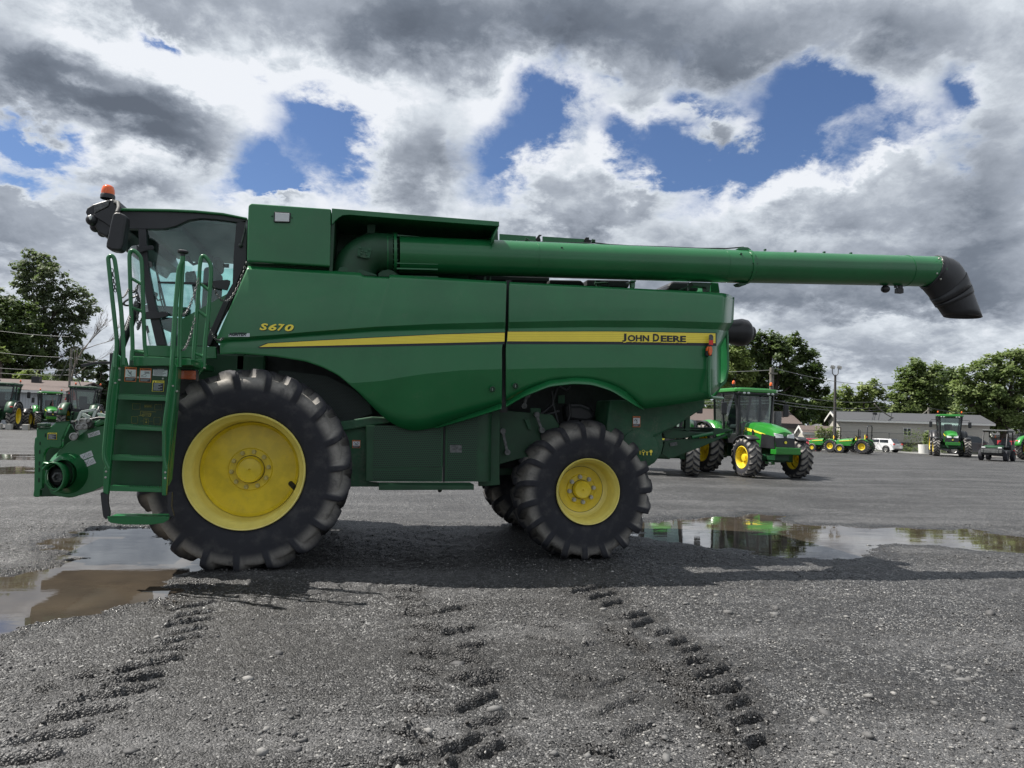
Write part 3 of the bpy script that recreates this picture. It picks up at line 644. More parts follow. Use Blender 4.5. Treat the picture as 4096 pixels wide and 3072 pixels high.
# ------------------------------------------------------------------ the combine harvester
def combine():
    root = empty('combine_harvester', (1.2, 1.8, 0))
    tag(root, 'large green combine harvester standing side on across the yard', 'combine harvester')
    G, GD, GU = M['green'], M['green_dark'], M['green_dusty']
    def mk(name, mat, build, **kw):
        mb = MB(); build(mb); return mb.build(name, mat, kw.pop('parent', root), **kw)
    def plate(name, mat, px, Y, t=.03, parent=root, **kw):
        return MB().plate(px, Y, t).build(name, mat, parent, **kw)
    # ---------- wheels
    def rim(prof, nb, rb, rs, zb, hub, Rr):
        mb = MB(); mb.lathe(prof, 96); return mb
    ft = tyre_mesh('tyre', 1.0, .54, .555, 19, .085, lugw=.29, flat=.055, seed=3, wear=1.4, k=.8)
    rt = tyre_mesh('tyre', .805, .62, .36, 19, .075, lugw=.40, flat=.055, seed=8, wear=1.2, k=.6)
    def bolts(n, r, y, s, cap, ang=.15):
        out = []
        for i in range(n):
            a = 2*math.pi*i/n+ang; c = (r*math.cos(a), y, r*math.sin(a))
            out.append(MB().lathe([(s*1.25, .0), (s*1.25, -s*.5), (s, -s*.5), (s, -s*1.9), (.0001, -s*1.9)], 8, c=c))
        return out
    fprof = [(.555, .012), (.563, -.004), (.556, -.020), (.545, -.016), (.538, .004), (.528, .020), (.515, .045), (.505, .06), (.494, .075), (.488, .15), (.480, .30), (.476, .315), (.470, .30), (.464, .315), (.456, .335), (.44, .350), (.32, .345), (.215, .335), (.205, .322), (.135, .322), (.132, .31), (.132, .27), (.124, .255), (.115, .262), (.112, .275), (.06, .27), (.012, .262), (.008, .275), (.0001, .28)]
    rprof = [(.365, .012), (.373, -.004), (.366, -.018), (.357, -.012), (.350, .012), (.335, .03), (.328, .05), (.318, .12), (.312, .25), (.30, .262), (.292, .27), (.275, .285), (.265, .288), (.175, .285), (.165, .272), (.108, .268), (.104, .262), (.104, .205), (.092, .19), (.075, .19), (.06, .198), (.008, .193), (.006, .21), (.0001, .21)]
    def wheel(c, prof, tyre, W, outer, nb, rb, yb, sb, bm, mirror=False, lab=None):
        sgn = -1 if mirror else 1
        mb = MB(); ns_ = 13; mb.lathe([(r, (y-outer)*sgn) for r, y in prof[:ns_]], 96); mb.cur = 1; mb.lathe([(r, (y-outer)*sgn) for r, y in prof[ns_-1:]], 96)
        mb.mi = [0]*(96*(ns_-1))+[1]*(len(mb.f)-96*(ns_-1))
        o = mb.build('wheel', [M['yellow_pale'], M['yellow']], None, smooth=40); o.parent = root; o.matrix_parent_inverse = Matrix.Translation(-root.location); o.location = c
        if lab: o['label'] = lab
        t = bpy.data.objects.new('tyre', tyre); COL.objects.link(t); t.parent = o
        if not mirror:
            for b2 in bolts(nb, rb, yb-outer, sb, 0): b2.build('wheel_bolt', bm, o, smooth=30)
        return o
    fz, rz = .942, .755
    w = wheel((-1.115, .11, fz), fprof, ft, .52, .235, 10, .178, .318, .0185, M['bolt_y'], lab='large yellow front wheel with dished rim')
    vs = MB(); vs.tube([(.40, .04, -.13), (.455, -.07, -.165)], .026, 10); vs.build('valve_cap', M['dark'], w, smooth=40)
    gr = MB(); gr.lathe([(.140, .0855), (.1325, .0855)], 64); gr.build('hub_seal', M['dark'], w)
    w2 = wheel((2.475, .61, rz), rprof, rt, .62, .285, 8, .146, .268, .021, M['bolt'], lab='smaller yellow rear steering wheel')
    gr = MB(); gr.lathe([(.112, -.021), (.106, -.021)], 64); gr.build('hub_seal', M['dark'], w2)
    gr = MB(); gr.lathe([(.266, -.0005), (.262, -.0005)], 64); gr.build('rim_gap', M['dark'], w2)
    wheel((-1.115, 3.15, fz), fprof, ft, .52, .235, 10, .17, .32, .0145, M['yellow'], mirror=True)
    wheel((2.475, 2.85, rz), rprof, rt, .62, .285, 8, .146, .268, .016, M['bolt'], mirror=True)
    mk('axle', GD, lambda m: (m.tube([(-1.115, .35, fz), (-1.115, 3.0, fz)], .16, 16), m.box((-1.115, 1.7, 1.1), (.5, 1.6, .45))), smooth=40)
    mk('axle', GD, lambda m: (m.tube([(2.475, .85, rz), (2.475, 2.6, rz)], .10, 14), m.box((2.475, 1.7, .86), (.35, 1.7, .26))), smooth=40)
    # ---------- side panels
    def rs(curve, n):                # resample [(px,py,yoff)] along x
        a = np.array([(c[0], c[1], c[2] if len(c) > 2 else 0.0) for c in curve], float)
        x = np.linspace(a[0, 0], a[-1, 0], n); return np.stack([x, np.interp(x, a[:, 0], a[:, 1]), np.interp(x, a[:, 0], a[:, 2])], 1)
    def smooth_curve(a, k=3):
        for _ in range(k): a[1:-1, 1] = (a[:-2, 1]+2*a[1:-1, 1]+a[2:, 1])/4
        return a
    def skin(curves, n=90, edge=None, sm=()):
        rows = []
        for i, c in enumerate(curves):
            a = rs(c, n)
            if i in sm: a = smooth_curve(a)
            rows.append(a)
        out = []
        for r in rows: out.append([at(x, y, yo+(edge(k/(n-1)) if edge else 0)) for k, (x, y, yo) in enumerate(r)])
        return out
    def panel(T, T1, C1, C2, C3, c4, Bc, n, k4, edge=None, label=None):
        """c4: ideal lower crease; the skin below it leans inwards at a constant slope"""
        a4 = np.array([q[:2] for q in c4], float); b4 = np.array([q[:2] for q in Bc], float)
        xs_ = np.linspace(b4[0, 0], b4[-1, 0], 160); by = np.interp(xs_, b4[:, 0], b4[:, 1])
        for _ in range(4): by[1:-1] = (by[:-2]+2*by[1:-1]+by[2:])/4
        c = np.minimum(np.interp(xs_, a4[:, 0], a4[:, 1]), by-6)
        yo = lambda py, cy: .03+k4*(py-cy)
        C3b = [(x, min(1393 if x < 2022 else 1388, cy-1.5), .03) for x, cy in zip(xs_, c)]
        rows = [T, T1, C1, C2, C3, C3b, [(x, cy, .03) for x, cy in zip(xs_, c)]]
        for f in (.35, .7, 1.0): rows.append([(x, cy+(b-cy)*f, yo(cy+(b-cy)*f, cy)) for x, cy, b in zip(xs_, c, by)])
        g = skin(rows, n, edge)
        m = MB(); m.grid(g); return m.build('side_panel', G, root, smooth=180, solid=.022, label=label, crease=(n, (2, 3, 6)))
    T = [(992, 1064, .07), (1447, 1091, .05), (1451, 1103, .05), (1555, 1109, .05), (1559, 1098, .05), (2026, 1127, .05)]
    T1 = [(986, 1078, .025), (1447, 1112, .02), (2026, 1140, .02)]
    C1 = [(867, 1352, 0), (1000, 1346), (1099, 1339), (1248, 1326), (1497, 1307), (1746, 1295), (2022, 1288)]
    C2 = [(864, 1368, .045), (1000, 1360, .045), (1199, 1344, .045), (1497, 1324, .045), (1746, 1318, .045), (2021, 1314, .045)]
    C3 = [(880, 1374, .03), (1000, 1368, .03), (1199, 1352, .03), (1497, 1334, .03), (1746, 1328, .03), (2021, 1324, .03)]
    C4 = [(880, 1560), (1300, 1545), (1383, 1535), (1430, 1531), (1472, 1528), (1530, 1523), (1596, 1511), (1696, 1496), (1845, 1481), (2017, 1476)]
    Bc = [(880, 1418), (950, 1414), (1099, 1426), (1223, 1446), (1290, 1469), (1352, 1500), (1400, 1540), (1445, 1580), (1490, 1627), (1535, 1670), (1565, 1692), (1600, 1710), (1633, 1720), (1660, 1722), (1690, 1720), (1734, 1712), (2008, 1620)]
    panel(T, T1, C1, C2, C3, C4, Bc, 150, .00065, label='long front side panel with yellow stripe and curved lower edge')
    def edge(t): x = max(0, (t-.945)/.055); return .34*x*x
    T = [(2038, 1128, .05), (2497, 1151, .05), (2820, 1168, .05), (2890, 1172, .06), (2920, 1178, .08), (2937, 1192, .10)]
    T1 = [(2037, 1141, .02), (2500, 1164, .02), (2820, 1181, .02), (2937, 1200, .03)]
    C1 = [(2034, 1288), (2347, 1281.6), (2646, 1282.6), (2930, 1291.6)]
    C2 = [(2033, 1313, .045), (2347, 1308.5, .045), (2646, 1310, .045), (2870, 1318, .045), (2912, 1326, .05)]
    C3 = [(2033, 1322, .03), (2347, 1319, .03), (2646, 1320, .03), (2870, 1329, .03), (2910, 1334, .04)]
    C4 = [(2028, 1477), (2248, 1471.6), (2596, 1469), (2914, 1479)]
    Bc = [(2024, 1610), (2060, 1586), (2099, 1561), (2150, 1538), (2198, 1522), (2248, 1514), (2298, 1511), (2340, 1512), (2372, 1516), (2410, 1525), (2447, 1537), (2497, 1563), (2546, 1606), (2574, 1636), (2640, 1627), (2700, 1618), (2830, 1597), (2856, 1575), (2884, 1545)]
    panel(T, T1, C1, C2, C3, C4, Bc, 130, .00065, edge, label='rear side panel with lettering and wheel arch')
    # arch flange lips, turned outwards and upwards
    def lip(up, lo, yo=-.045):
        a = rs(up, 60); b = rs(lo, 60); a = smooth_curve(a, 4); b = smooth_curve(b, 4)
        r0 = [at(x, y, yo0) for x, y, yo0 in a]; r1 = [at(x, y, yo) for x, y, _ in b]; r2 = [at(x, y+3, yo+.012) for x, y, _ in b]
        return MB().grid([r0, r1, r2])
    lip([(2024, 1606, .10), (2099, 1560, .08), (2198, 1521, .06), (2298, 1510, .055), (2372, 1515, .055), (2447, 1536, .07), (2497, 1561, .085), (2546, 1606, .11), (2572, 1634, .13)],
        [(2024, 1627), (2099, 1584), (2198, 1545), (2298, 1534), (2372, 1539), (2447, 1563), (2497, 1594), (2546, 1625), (2576, 1638)], .02).build('arch_lip', G, root, smooth=30, solid=.012)
    lip([(1742, 1707, .12), (1850, 1668, .12), (2007, 1611, .11)], [(1742, 1713), (1850, 1682), (2006, 1634)], .03).build('panel_lip', G, root, smooth=30, solid=.012)
    # seam between the panels and seam rail
    plate('door_seam', M['dark'], [(2024, 1120), (2046, 1121), (2038, 1300), (2030, 1480), (2030, 1650), (2000, 1650), (2005, 1480), (2016, 1300)], .13, .03)
    # stripe decals
    def stripe(top, bot, n=40, Y=.024, name='stripe'):
        t = rs(top, n); b = rs(bot, n); cuts = [0, .10, .14, .28, .32, .46, .50, .64, .68, .82, .86, 1.0]
        mb = MB()
        for k in range(len(cuts)-1):
            mb.cur = k % 2
            f0, f1 = cuts[k], cuts[k+1]
            mb.grid([[at(t[i, 0]*(1-f)+b[i, 0]*f, t[i, 1]*(1-f)+b[i, 1]*f, Y) for i in range(n)] for f in (f0, f1)])
        return mb.build(name, [M['yellow_decal'], M['yellow_line']], root)
    stripe([(1072, 1374), (1300, 1361), (1497, 1351), (1760, 1338), (2019, 1331)], [(1036, 1388), (1149, 1386), (1300, 1382.5), (1497, 1377.6), (2018, 1366)])
    stripe([(2031, 1327), (2447, 1326), (2862, 1333.5)], [(2029, 1365), (2447, 1366.5), (2862, 1372.5)])
    def band(top, bot, n=30, Y=.0275, name='stripe_black_line'):  # printed black edge of the yellow stripe
        t = rs(top, n); b = rs(bot, n)
        MB().grid([[at(r[0], r[1], Y) for r in t], [at(r[0], r[1], Y) for r in b]]).build(name, M['decal_black'], root)
    band([(1030, 1388), (1149, 1386), (1497, 1377), (2018, 1366)], [(1040, 1393), (1149, 1392), (1497, 1387), (2018, 1376)], Y=.0265)
    band([(1066, 1372), (1300, 1358.5), (1497, 1348.5), (1760, 1335.5), (2019, 1328)], [(1030, 1388), (1300, 1370), (1497, 1360), (2019, 1340)], Y=.0275)
    band([(2031, 1324.5), (2447, 1323.5), (2866, 1331)], [(2028.5, 1376), (2447, 1377), (2866, 1384)], Y=.0275)
    # writing
    def word(txt, u, px0, py0, px1, py1, hpx, mat, name, Y, bold=0, shear=0, parent=root):
        bl = at(px0, py0, Y); br = at(px1, py1, Y); tl = at(px0, py0-hpx, Y); h = tl-bl
        return text_mesh(txt, bl, br, h, mat, name, parent, bold=bold, shear=shear)
    # small capitals with tall initials; the yellow keyline lies behind the dark letters
    for (mat, Yd, dx, dy, bo) in ((M['yellow_decal'], .0222, 2.5, 3.5, .05), (M['decal_black'], .0202, 0, 0, .04)):
        word('J', 0, 2489+dx, 1367+dy, 2506+dx, 1367+dy, 33, mat, 'lettering', Yd, bo)
        word('OHN', 0, 2511+dx, 1365.5+dy, 2597+dx, 1366+dy, 25.5, mat, 'lettering', Yd, bo)
        word('D', 0, 2612+dx, 1366+dy, 2637+dx, 1366.5+dy, 31, mat, 'lettering', Yd, bo)
        word('EERE', 0, 2643+dx, 1367+dy, 2744+dx, 1369+dy, 25.5, mat, 'lettering', Yd, bo)
    for (mat, Yd, dx, dy, bo) in ((M['decal_black'], -.006, 1.5, 2, .05), (M['yellow_decal'], -.0085, 0, 0, .035)):
        for ch, x0, x1 in (('S', 1038, 1070), ('6', 1074, 1105), ('7', 1109, 1137), ('0', 1139, 1173)):
            word(ch, 0, x0+dx, 1320+dy+(x0-1039)*.04, x1+dx+2, 1321+dy+(x1-1039)*.04, 28, mat, 'model_number', Yd, bo, .25)
    plate('dealer_sticker', M['white'], [(914, 1338), (998, 1338), (998, 1347), (914, 1347)], -.006, .001)
    word('AGRITEX', 0, 914, 1344, 987, 1344, 14, M['decal_black'], 'dealer_sticker_text', -.0085, .05, .2)
    plate('dealer_sticker', M['white'], [(987, 1333), (999, 1333), (999, 1347), (987, 1347)], -.0075, .001)
    # round panel locks
    for (u, v) in ((E_(2055, 1622)), (G_(331, 1396))):
        pass
    for x, y in (E_(2055, 1622), G_(331, 1394)):
        c = at(x, y, .0); mk('panel_lock', GD, lambda m: m.lathe([(.031, .02), (.031, -.004), (.026, -.006), (.024, .008), (.0001, .008)], 24, c=(c.x, .03, c.z)), smooth=30)
        mk('panel_lock_slot', M['steel'], lambda m: m.box((c.x, .034, c.z), (.004, .004, .03)))
    # ---------- body behind the panels
    def zz(px, py, Y): return at(px, py, Y)
    mk('hull', M['dark'], lambda m: (m.box((1.35, 2.05, 2.15), (4.9, 2.3, 1.5)), m.box((1.0, 2.0, 1.35), (2.9, 2.0, .8))), bevel=.03)
    # rear wrap of the body
    r = [at(2936, y, .5) for y in (1192, 1290)]
    mb = MB(); prof = [(2937, 1192), (2933, 1290), (2908, 1322), (2912, 1372), (2914, 1477), (2902, 1531), (2878, 1553), (2850, 1597)]
    rows = []
    for (x, y), inset in zip(prof, (0, 0, .10, .06, .05, .06, .1, .15)):
        p = at(x, y, .40+inset*.3); X = p.x; rows.append([(X-.02, .36, p.z), (X+.05-inset*.1, .9, p.z), (X+.07-inset*.1, 1.8, p.z), (X-.02, 3.2, p.z)])
    mb.grid(rows); mb.build('rear_panel', G, root, smooth=40, solid=.03)
    # ---------- grain tank cover and auger housing
    Yc = .03
    z0 = at(1000, 1063, Yc).z
    plate('tank_cover', G, [(1002, 812), (1325, 835), (1320, 1066), (988, 1046), (990, 900), (993, 822)], Yc, .55, bevel=.022, seg=3)
    plate('tank_cover_base', GD, [(985, 1046), (1320, 1066), (1318, 1079), (990, 1062)], Yc+.12, .5)
    can = [(1327, 833), (1997, 886), (1997, 903), (1390, 858)]
    arc = [(1390, 858), (1372, 861), (1355, 870), (1341, 883), (1330, 897), (1327, 897)]
    plate('auger_canopy', G, [(1327, 833), (1997, 886), (1997, 905), (1700, 883), (1398, 859)]+arc[1:], Yc, .03, bevel=.006)
    p0, p1 = at(1327, 833, Yc), at(1997, 886, Yc)
    mk('auger_canopy', G, lambda m: m.prism([v+Vector((0, .031, dz_)) for v, dz_ in ((p0, -.003), (p1, -.003), (p1, -.03), (p0, -.03))], (0, 1.0, 0)))
    # inner wall and end curl of the housing
    q = [at(*E_(2105, 300), Yc), at(*E_(2098, 335), Yc), at(*E_(2078, 375), Yc), at(*E_(2064, 440), Yc)]
    mk('auger_canopy_end', G, lambda m: m.grid([[v+Vector((0, .02, 0)) for v in q], [v+Vector((0, .9, 0)) for v in q]]), solid=.02, smooth=40)
    plate('tank_wall', GD, [(1300, 850), (1990, 900), (2000, 1125), (1300, 1095)], .95, .05)
    mk('tank_wall', GD, lambda m: m.box(((p0.x)+.02, .5, (p0.z+2.95)/2), (.03, .9, p0.z-3.0)))
    mk('grain_tank', GD, lambda m: m.box((.28, 2.15, 3.25), (2.6, 2.2, .78), taper=1.0), bevel=.03)
    mk('grain_tank_cover', G, lambda m: m.prism([(p0.x-.9, 1.0, p0.z-.02), (p1.x-.2, 1.0, p1.z-.05), (p1.x-.2, 1.0, p1.z-.12), (p0.x-.9, 1.0, p0.z-.2)], (0, 2.2, 0)))
    # tank extension flaps seen over the tube
    Yt = 1.2
    plate('tank_flap', G, [G_(198, 172), G_(490, 192), G_(490, 245), G_(198, 245)], Yt, .03)
    plate('tank_flap', G, [G_(545, 192), G_(880, 214), G_(880, 260), G_(545, 250)], Yt, .03)
    plate('flap_hinge', M['dark'], [G_(488, 215), G_(515, 178), G_(540, 180), G_(520, 195), G_(530, 225), G_(495, 222)], Yt, .05)
    plate('flap_hinge', M['dark'], [G_(870, 235), G_(892, 200), G_(918, 200), G_(918, 218), G_(940, 222), G_(935, 235)], Yt, .05)
    # ---------- unloading auger
    Ya = .30
    def mid(x, a, b): return (at(x, (a+b)/2, Ya), (at(x, a, Ya)-at(x, b, Ya)).length/2)
    c0, r0 = mid(1597, 943, 1096); c1, r1 = mid(2985, 1003, 1132); c2, r2 = mid(3742, 1026, 1147)
    r0 *= .97; r1 *= 1.0
    dirv = (c2-c0).normalized()
    tb = MB(); tb.tube([c0, c0.lerp(c1, .3), c1], [r0, r0*.5+r1*.5, r1], 40); tb.build('auger_tube', G, root, smooth=40)
    tb = MB(); tb.tube([c1, c2], [r1*.97, r2*.985], 40); tb.build('auger_tube_end_section', G, root, smooth=40)
    def ring(p, r, w, name='tube_flange', mat=G, nb=0):
        d = dirv*w/2; m = MB(); m.tube([p-d, p+d], r, 40); o = m.build(name, mat, root, smooth=35)
        if nb:
            b = MB(); u = Vector((0, 0, 1)); x = dirv.cross(u).normalized(); u2 = x.cross(dirv)
            for i in range(nb):
                a = 2*math.pi*i/nb; c = p+(x*math.cos(a)+u2*math.sin(a))*(r-.012)
                b.tube([c-dirv*(w/2+.014), c+dirv*(w/2+.014)], .008, 8)
            b.build('flange_bolts', GD, o, smooth=30)
        return o
    ring(at(*E_(1265, 530), Ya), r0*1.07, .03, nb=22)
    ring(c1, r1*1.05, .035, nb=12)
    for x, r in ((2108, .5), (2880, 0)):
        p = c0.lerp(c1, (x-1597)/(2985-1597)); ring(p, r0*(1-(x-1597)/1388)+r1*((x-1597)/1388)+.0015, .006, 'weld_seam')
    ring(c1.lerp(c2, .83), r2*1.0+.002, .005, 'weld_seam')
    # fins and wear strips near the root
    for v0, v1 in ((603, 612), (645, 656), (706, 715)):
        plate('tube_strip', G, [E_(1282, v0), E_(1612, v0+8), E_(1612, v1+8), E_(1282, v1)], Ya-r0*.9+(.02 if v0 < 700 else .12), .04)
    plate('tube_strip', G, [E_(1285, 378), E_(1610, 408), E_(1610, 425), E_(1285, 392)], Ya-.02, .04)
    # lower elbow: a turret bend
    el = at(*E_(1245, 528), Ya)
    path = []; rad = []
    for i in range(11):
        a = math.radians(90*i/10); R_ = .30
        path.append(el+(-dirv)*(.10)+Vector((-math.sin(a)*R_, 0, -(1-math.cos(a))*R_))); rad.append(r0*(1.03+.10*math.sin(a)))
    path = [el, el-dirv*.06]+path+[path[-1]+Vector((0, 0, -.3))]; rad = [r0*1.02, r0*1.02]+rad+[r0*1.2]
    MB().tube(path, rad, 36).build('auger_elbow', GD, root, smooth=50)  # the darker green paints in the canopy's shade
    ring(at(*E_(1205, 530), Ya), r0*1.035, .012)
    pc = [(968, 478), (975, 472), (1070, 488), (1077, 495), (1063, 568), (1056, 573), (968, 556), (962, 548)]
    plt = plate('cover_plate', GU, [E_(*p) for p in pc], Ya-r0-.05, .025, bevel=.003)
    bb = MB()
    for u, v in ((988, 488), (1060, 503), (1003, 510), (1035, 518), (997, 528), (1037, 538), (978, 543), (1050, 560)):
        c = at(*E_(u, v), Ya-r0-.055); bb.lathe([(.012, .01), (.012, -.004), (.0001, -.008)], 8, c=c)
    bb.build('plate_bolts', GU, plt, smooth=40)
    plate('elbow_bracket', GU, [E_(1003, 400), E_(1015, 378), E_(1060, 365), E_(1105, 375), E_(1110, 300), E_(1080, 295), E_(1045, 300), E_(1045, 360), E_(1010, 385)], Ya+.05, .08, bevel=.01)
    plate('elbow_collar', GU, [E_(820, 640), E_(860, 638), E_(1000, 660), E_(1120, 700), E_(1125, 715), E_(1000, 712), E_(900, 700), E_(800, 680)], Ya-.22, .5, bevel=.01)
    plate('elbow_collar', GD, [E_(1130, 690), E_(1160, 665), E_(1220, 655), E_(1260, 670), E_(1310, 710), E_(1300, 725), E_(1130, 720)], Ya-.1, .2, bevel=.01)
    plate('tank_wall', GD, [E_(745, 460), E_(935, 460), E_(880, 660), E_(745, 660)], .75, .03)
    # cables and small fittings on the tube
    def onp(px, py, Y=Ya): return at(px, py, Y)
    mk('auger_cable', M['black'], lambda m: (m.tube([onp(*G_(280, 238)), onp(*G_(410, 228)), onp(*G_(560, 240)), onp(*G_(850, 246)), onp(*G_(960, 244)), onp(*G_(1080, 258)), onp(*G_(1250, 268)), onp(*G_(1500, 276)), onp(*G_(1790, 288)), onp(*G_(2020, 290)), onp(*G_(2130, 281)), onp(*G_(2160, 279))], .008, 6)), smooth=40)
    bb = MB()
    for u, v in ((410, 226), (425, 234), (945, 238), (960, 240)):
        bb.lathe([(.012, 0), (.012, .03), (.0001, .035)], 8, None, 'z', onp(*G_(u, v)))
    for u, v in ((698, 286), (2140, 333)):
        bb.lathe([(.014, .02), (.014, -.004), (.0001, -.006)], 8, c=at(*G_(u, v), Ya-r1*.86))
    for u, v in ((322, 100), (565, 110), (797, 120), (1012, 128)):
        bb.box(onp(*I_(u, v)), (.02, .03, .02))
    bb.build('tube_bolts', GD, root, smooth=40)
    bb = MB()
    for i in range(13): bb.sphere(at(*G_(290+i*46, 233+i*1.4), Ya+.15), .011, 8, 6)
    bb.build('rivets', M['bolt'], root, smooth=60)
    mk('tube_clamp', G, lambda m: (m.plate([I_(110, 85), I_(150, 76), I_(185, 78), I_(210, 95), I_(222, 150), I_(212, 150), I_(195, 105), I_(120, 100)], Ya-.06, .14)), bevel=.004)
    mk('tube_hook', GD, lambda m: (m.plate([I_(95, 368), I_(190, 362), I_(170, 380), I_(145, 389), I_(115, 388)], Ya-.05, .1)), bevel=.005)
    # work lamps below the tube
    c = at(*I_(1290, 415), Ya)
    mk('work_lamp', M['black'], lambda m: (m.sphere(c, .052, 16, 10, (1.05, 1, .9)), m.box(c+Vector((-.02, 0, .06)), (.02, .02, .05)), m.tube([c+Vector((.02, 0, .065)), c+Vector((.15, 0, .06))], .006, 6)), smooth=50)
    c = at(*I_(1400, 430), Ya)
    mk('work_lamp', M['black'], lambda m: (m.box(c+Vector((0, 0, 0)), (.085, .06, .06)), m.box(c+Vector((.015, 0, .055)), (.05, .04, .05)), m.box(c+Vector((-.05, 0, .06)), (.02, .04, .05)), m.tube([c+Vector((-.05, 0, .05)), c+Vector((-.02, -.03, -.03))], .008, 6)), bevel=.004)
    # rubber spout
    sp = [(3735, 1087, 122, 6), (3775, 1096, 124, 22), (3815, 1118, 124, 38), (3838, 1145, 122, 52), (3858, 1172, 118, 60)]
    secs = []
    outl_a = [I_(1690, 148), I_(1740, 152), I_(1800, 168), I_(1850, 198), I_(1885, 238), I_(1912, 285), I_(1935, 340), I_(1965, 420), I_(1990, 490), I_(2020, 570), I_(2048, 648)]
    outl_b = [I_(1605, 398), I_(1615, 415), I_(1628, 432), I_(1645, 455), I_(1662, 475), I_(1680, 500), I_(1700, 525), I_(1722, 555), I_(1742, 580), I_(1762, 608), I_(1778, 628)]
    mb = MB(); nseg = 28; rows = []
    for (a, b) in zip(outl_a, outl_b):
        pa, pb = at(*a, Ya), at(*b, Ya); c = (pa+pb)/2; h = (pa-pb)/2; k = len(rows)/10; dep = r2*(1.0-.15*k)
        rows.append([c+h*math.cos(2*math.pi*j/nseg)+Vector((0, 1, 0))*dep*math.sin(2*math.pi*j/nseg) for j in range(nseg+1)])
    mb.grid(rows); spt = mb.build('spout', M['black'], root, smooth=50, solid=.012)
    def wrap(i0, i1, s, name, k0=.45, k1=1.0):
        rows2 = []
        for f in (i0, i1):
            i = int(f); t = f-i; j = min(i+1, 10)
            pa = at(*[outl_a[i][q]*(1-t)+outl_a[j][q]*t for q in (0, 1)], Ya); pb = at(*[outl_b[i][q]*(1-t)+outl_b[j][q]*t for q in (0, 1)], Ya)
            c = (pa+pb)/2; h = (pa-pb)/2*s; dep = r2*(1-.15*f/10)*s
            rows2.append([c+h*math.cos(a)+Vector((0, 1, 0))*dep*math.sin(a) for a in [2*math.pi*j2/nseg for j2 in range(nseg+1)]])
        m = MB(); m.grid(rows2); m.build(name, M['black'], spt, smooth=50, solid=.008)
    wrap(4.9, 6.5, 1.035, 'spout_band'); wrap(6.5, 7.2, 1.05, 'spout_band'); wrap(.0, 1.1, 1.02, 'spout_band')
    bb = MB()
    for u, v in ((1722, 170), (1750, 184), (1753, 243), (1735, 335), (1705, 290)): bb.sphere(at(*I_(u, v), Ya-r2*.93), .013, 8, 6)
    bb.build('spout_bolts', M['bolt'], spt, smooth=60)
    # auger cradle and things on the engine deck
    mk('auger_cradle', G, lambda m: (m.plate([G_(1255, 545), G_(1290, 545), G_(1288, 606), G_(1258, 606)], Ya, .06), m.plate([G_(1252, 545), G_(1296, 545), G_(1296, 556), G_(1252, 556)], Ya-.05, .16)), bevel=.004)
    mk('auger_rest', GD, lambda m: (m.plate([G_(1740, 560), G_(1912, 566), G_(1895, 585), G_(1890, 640), G_(1862, 640), G_(1858, 600), G_(1760, 590)], Ya, .1), m.plate([G_(1715, 560), G_(1724, 560), G_(1724, 632), G_(1715, 632)], Ya, .03), m.tube([at(*G_(1640, 626), Ya), at(*G_(1720, 592), Ya)], .008, 6)), bevel=.003)
    mk('air_intake', M['black'], lambda m: m.plate([G_(1548, 622), G_(1556, 585), G_(1575, 563), G_(1600, 552), G_(1715, 556), G_(1800, 575), G_(1800, 634)], .9, .5), bevel=.03, seg=3)
    mk('engine_cover', G, lambda m: m.plate([G_(1895, 560), G_(1960, 565), G_(1972, 645), G_(1895, 640)], .8, .6), bevel=.01)
    mk('engine_deck_parts', M['dark'], lambda m: (m.plate([G_(0, 500), G_(600, 520), G_(600, 560), G_(0, 545)], .75, .5), m.plate([G_(600, 540), G_(850, 545), G_(870, 560), G_(885, 590), G_(600, 575)], .6, .3), m.plate([G_(900, 540), G_(1240, 545), G_(1250, 560), G_(1235, 605), G_(900, 590)], .8, .4)), bevel=.02)
    mk('hand_rail', GD, lambda m: (m.tube([at(*G_(960, 572), .5), at(*G_(1050, 566), .5), at(*G_(1070, 568), .5), at(*G_(1078, 595), .5)], .012, 8), m.plate([G_(970, 545), G_(1010, 545), G_(1018, 592), G_(980, 590)], .6, .04)), smooth=40)
    mk('tube_support', GD, lambda m: (m.plate([E_(1858, 635), E_(1930, 635), E_(1918, 738), E_(1855, 735)], .45, .03), m.plate([E_(1985, 715), E_(2000, 715), E_(2000, 745), E_(1985, 745)], .3, .03), m.plate([E_(2030, 715), E_(2040, 715), E_(2040, 748), E_(2030, 745)], .3, .03)))
    # side lamp on the tank cover
    mk('work_lamp', M['black'], lambda m: m.plate([E_(293, 200), E_(300, 193), E_(422, 200), E_(428, 208), E_(424, 276), E_(418, 282), E_(298, 279), E_(291, 272)], Yc-.018, .025), bevel=.006)
    mk('lamp_lens', M['lens'], lambda m: m.plate([E_(302, 200), E_(418, 207), E_(414, 274), E_(300, 271)], Yc-.024, .01), bevel=.004)
    bb = MB()
    for u, v in ((280, 231), (438, 243)): bb.sphere(at(*E_(u, v), Yc), .009, 8, 6)
    bb.build('cover_bolts', GU, root, smooth=60)
    # ---------- rear fittings
    c = at(*G_(2075, 962), .8)
    mb = MB(); ax = Matrix.Rotation(math.radians(-90), 3, 'Z')
    mb.lathe([(.0001, -.30), (.13, -.30), (.15, -.02), (.175, .10), (.165, .17), (.14, .20), (.095, .235), (.085, .27), (.0001, .28)], 32, Matrix(((0, 1, 0), (1, 0, 0), (0, 0, 1))), 'y', c)
    mb.build('exhaust_cap', M['black'], root, smooth=35)
    arm = [at(*G_(1885, 1155), -.02), at(*G_(1882, 1300), -.02), at(*G_(1882, 1440), -.02), at(*G_(1888, 1475), -.02), at(*G_(1905, 1487), .02), at(*G_(1990, 1495), .28)]
    MB().tube(arm, .019, 12).build('light_arm', G, root, smooth=50)
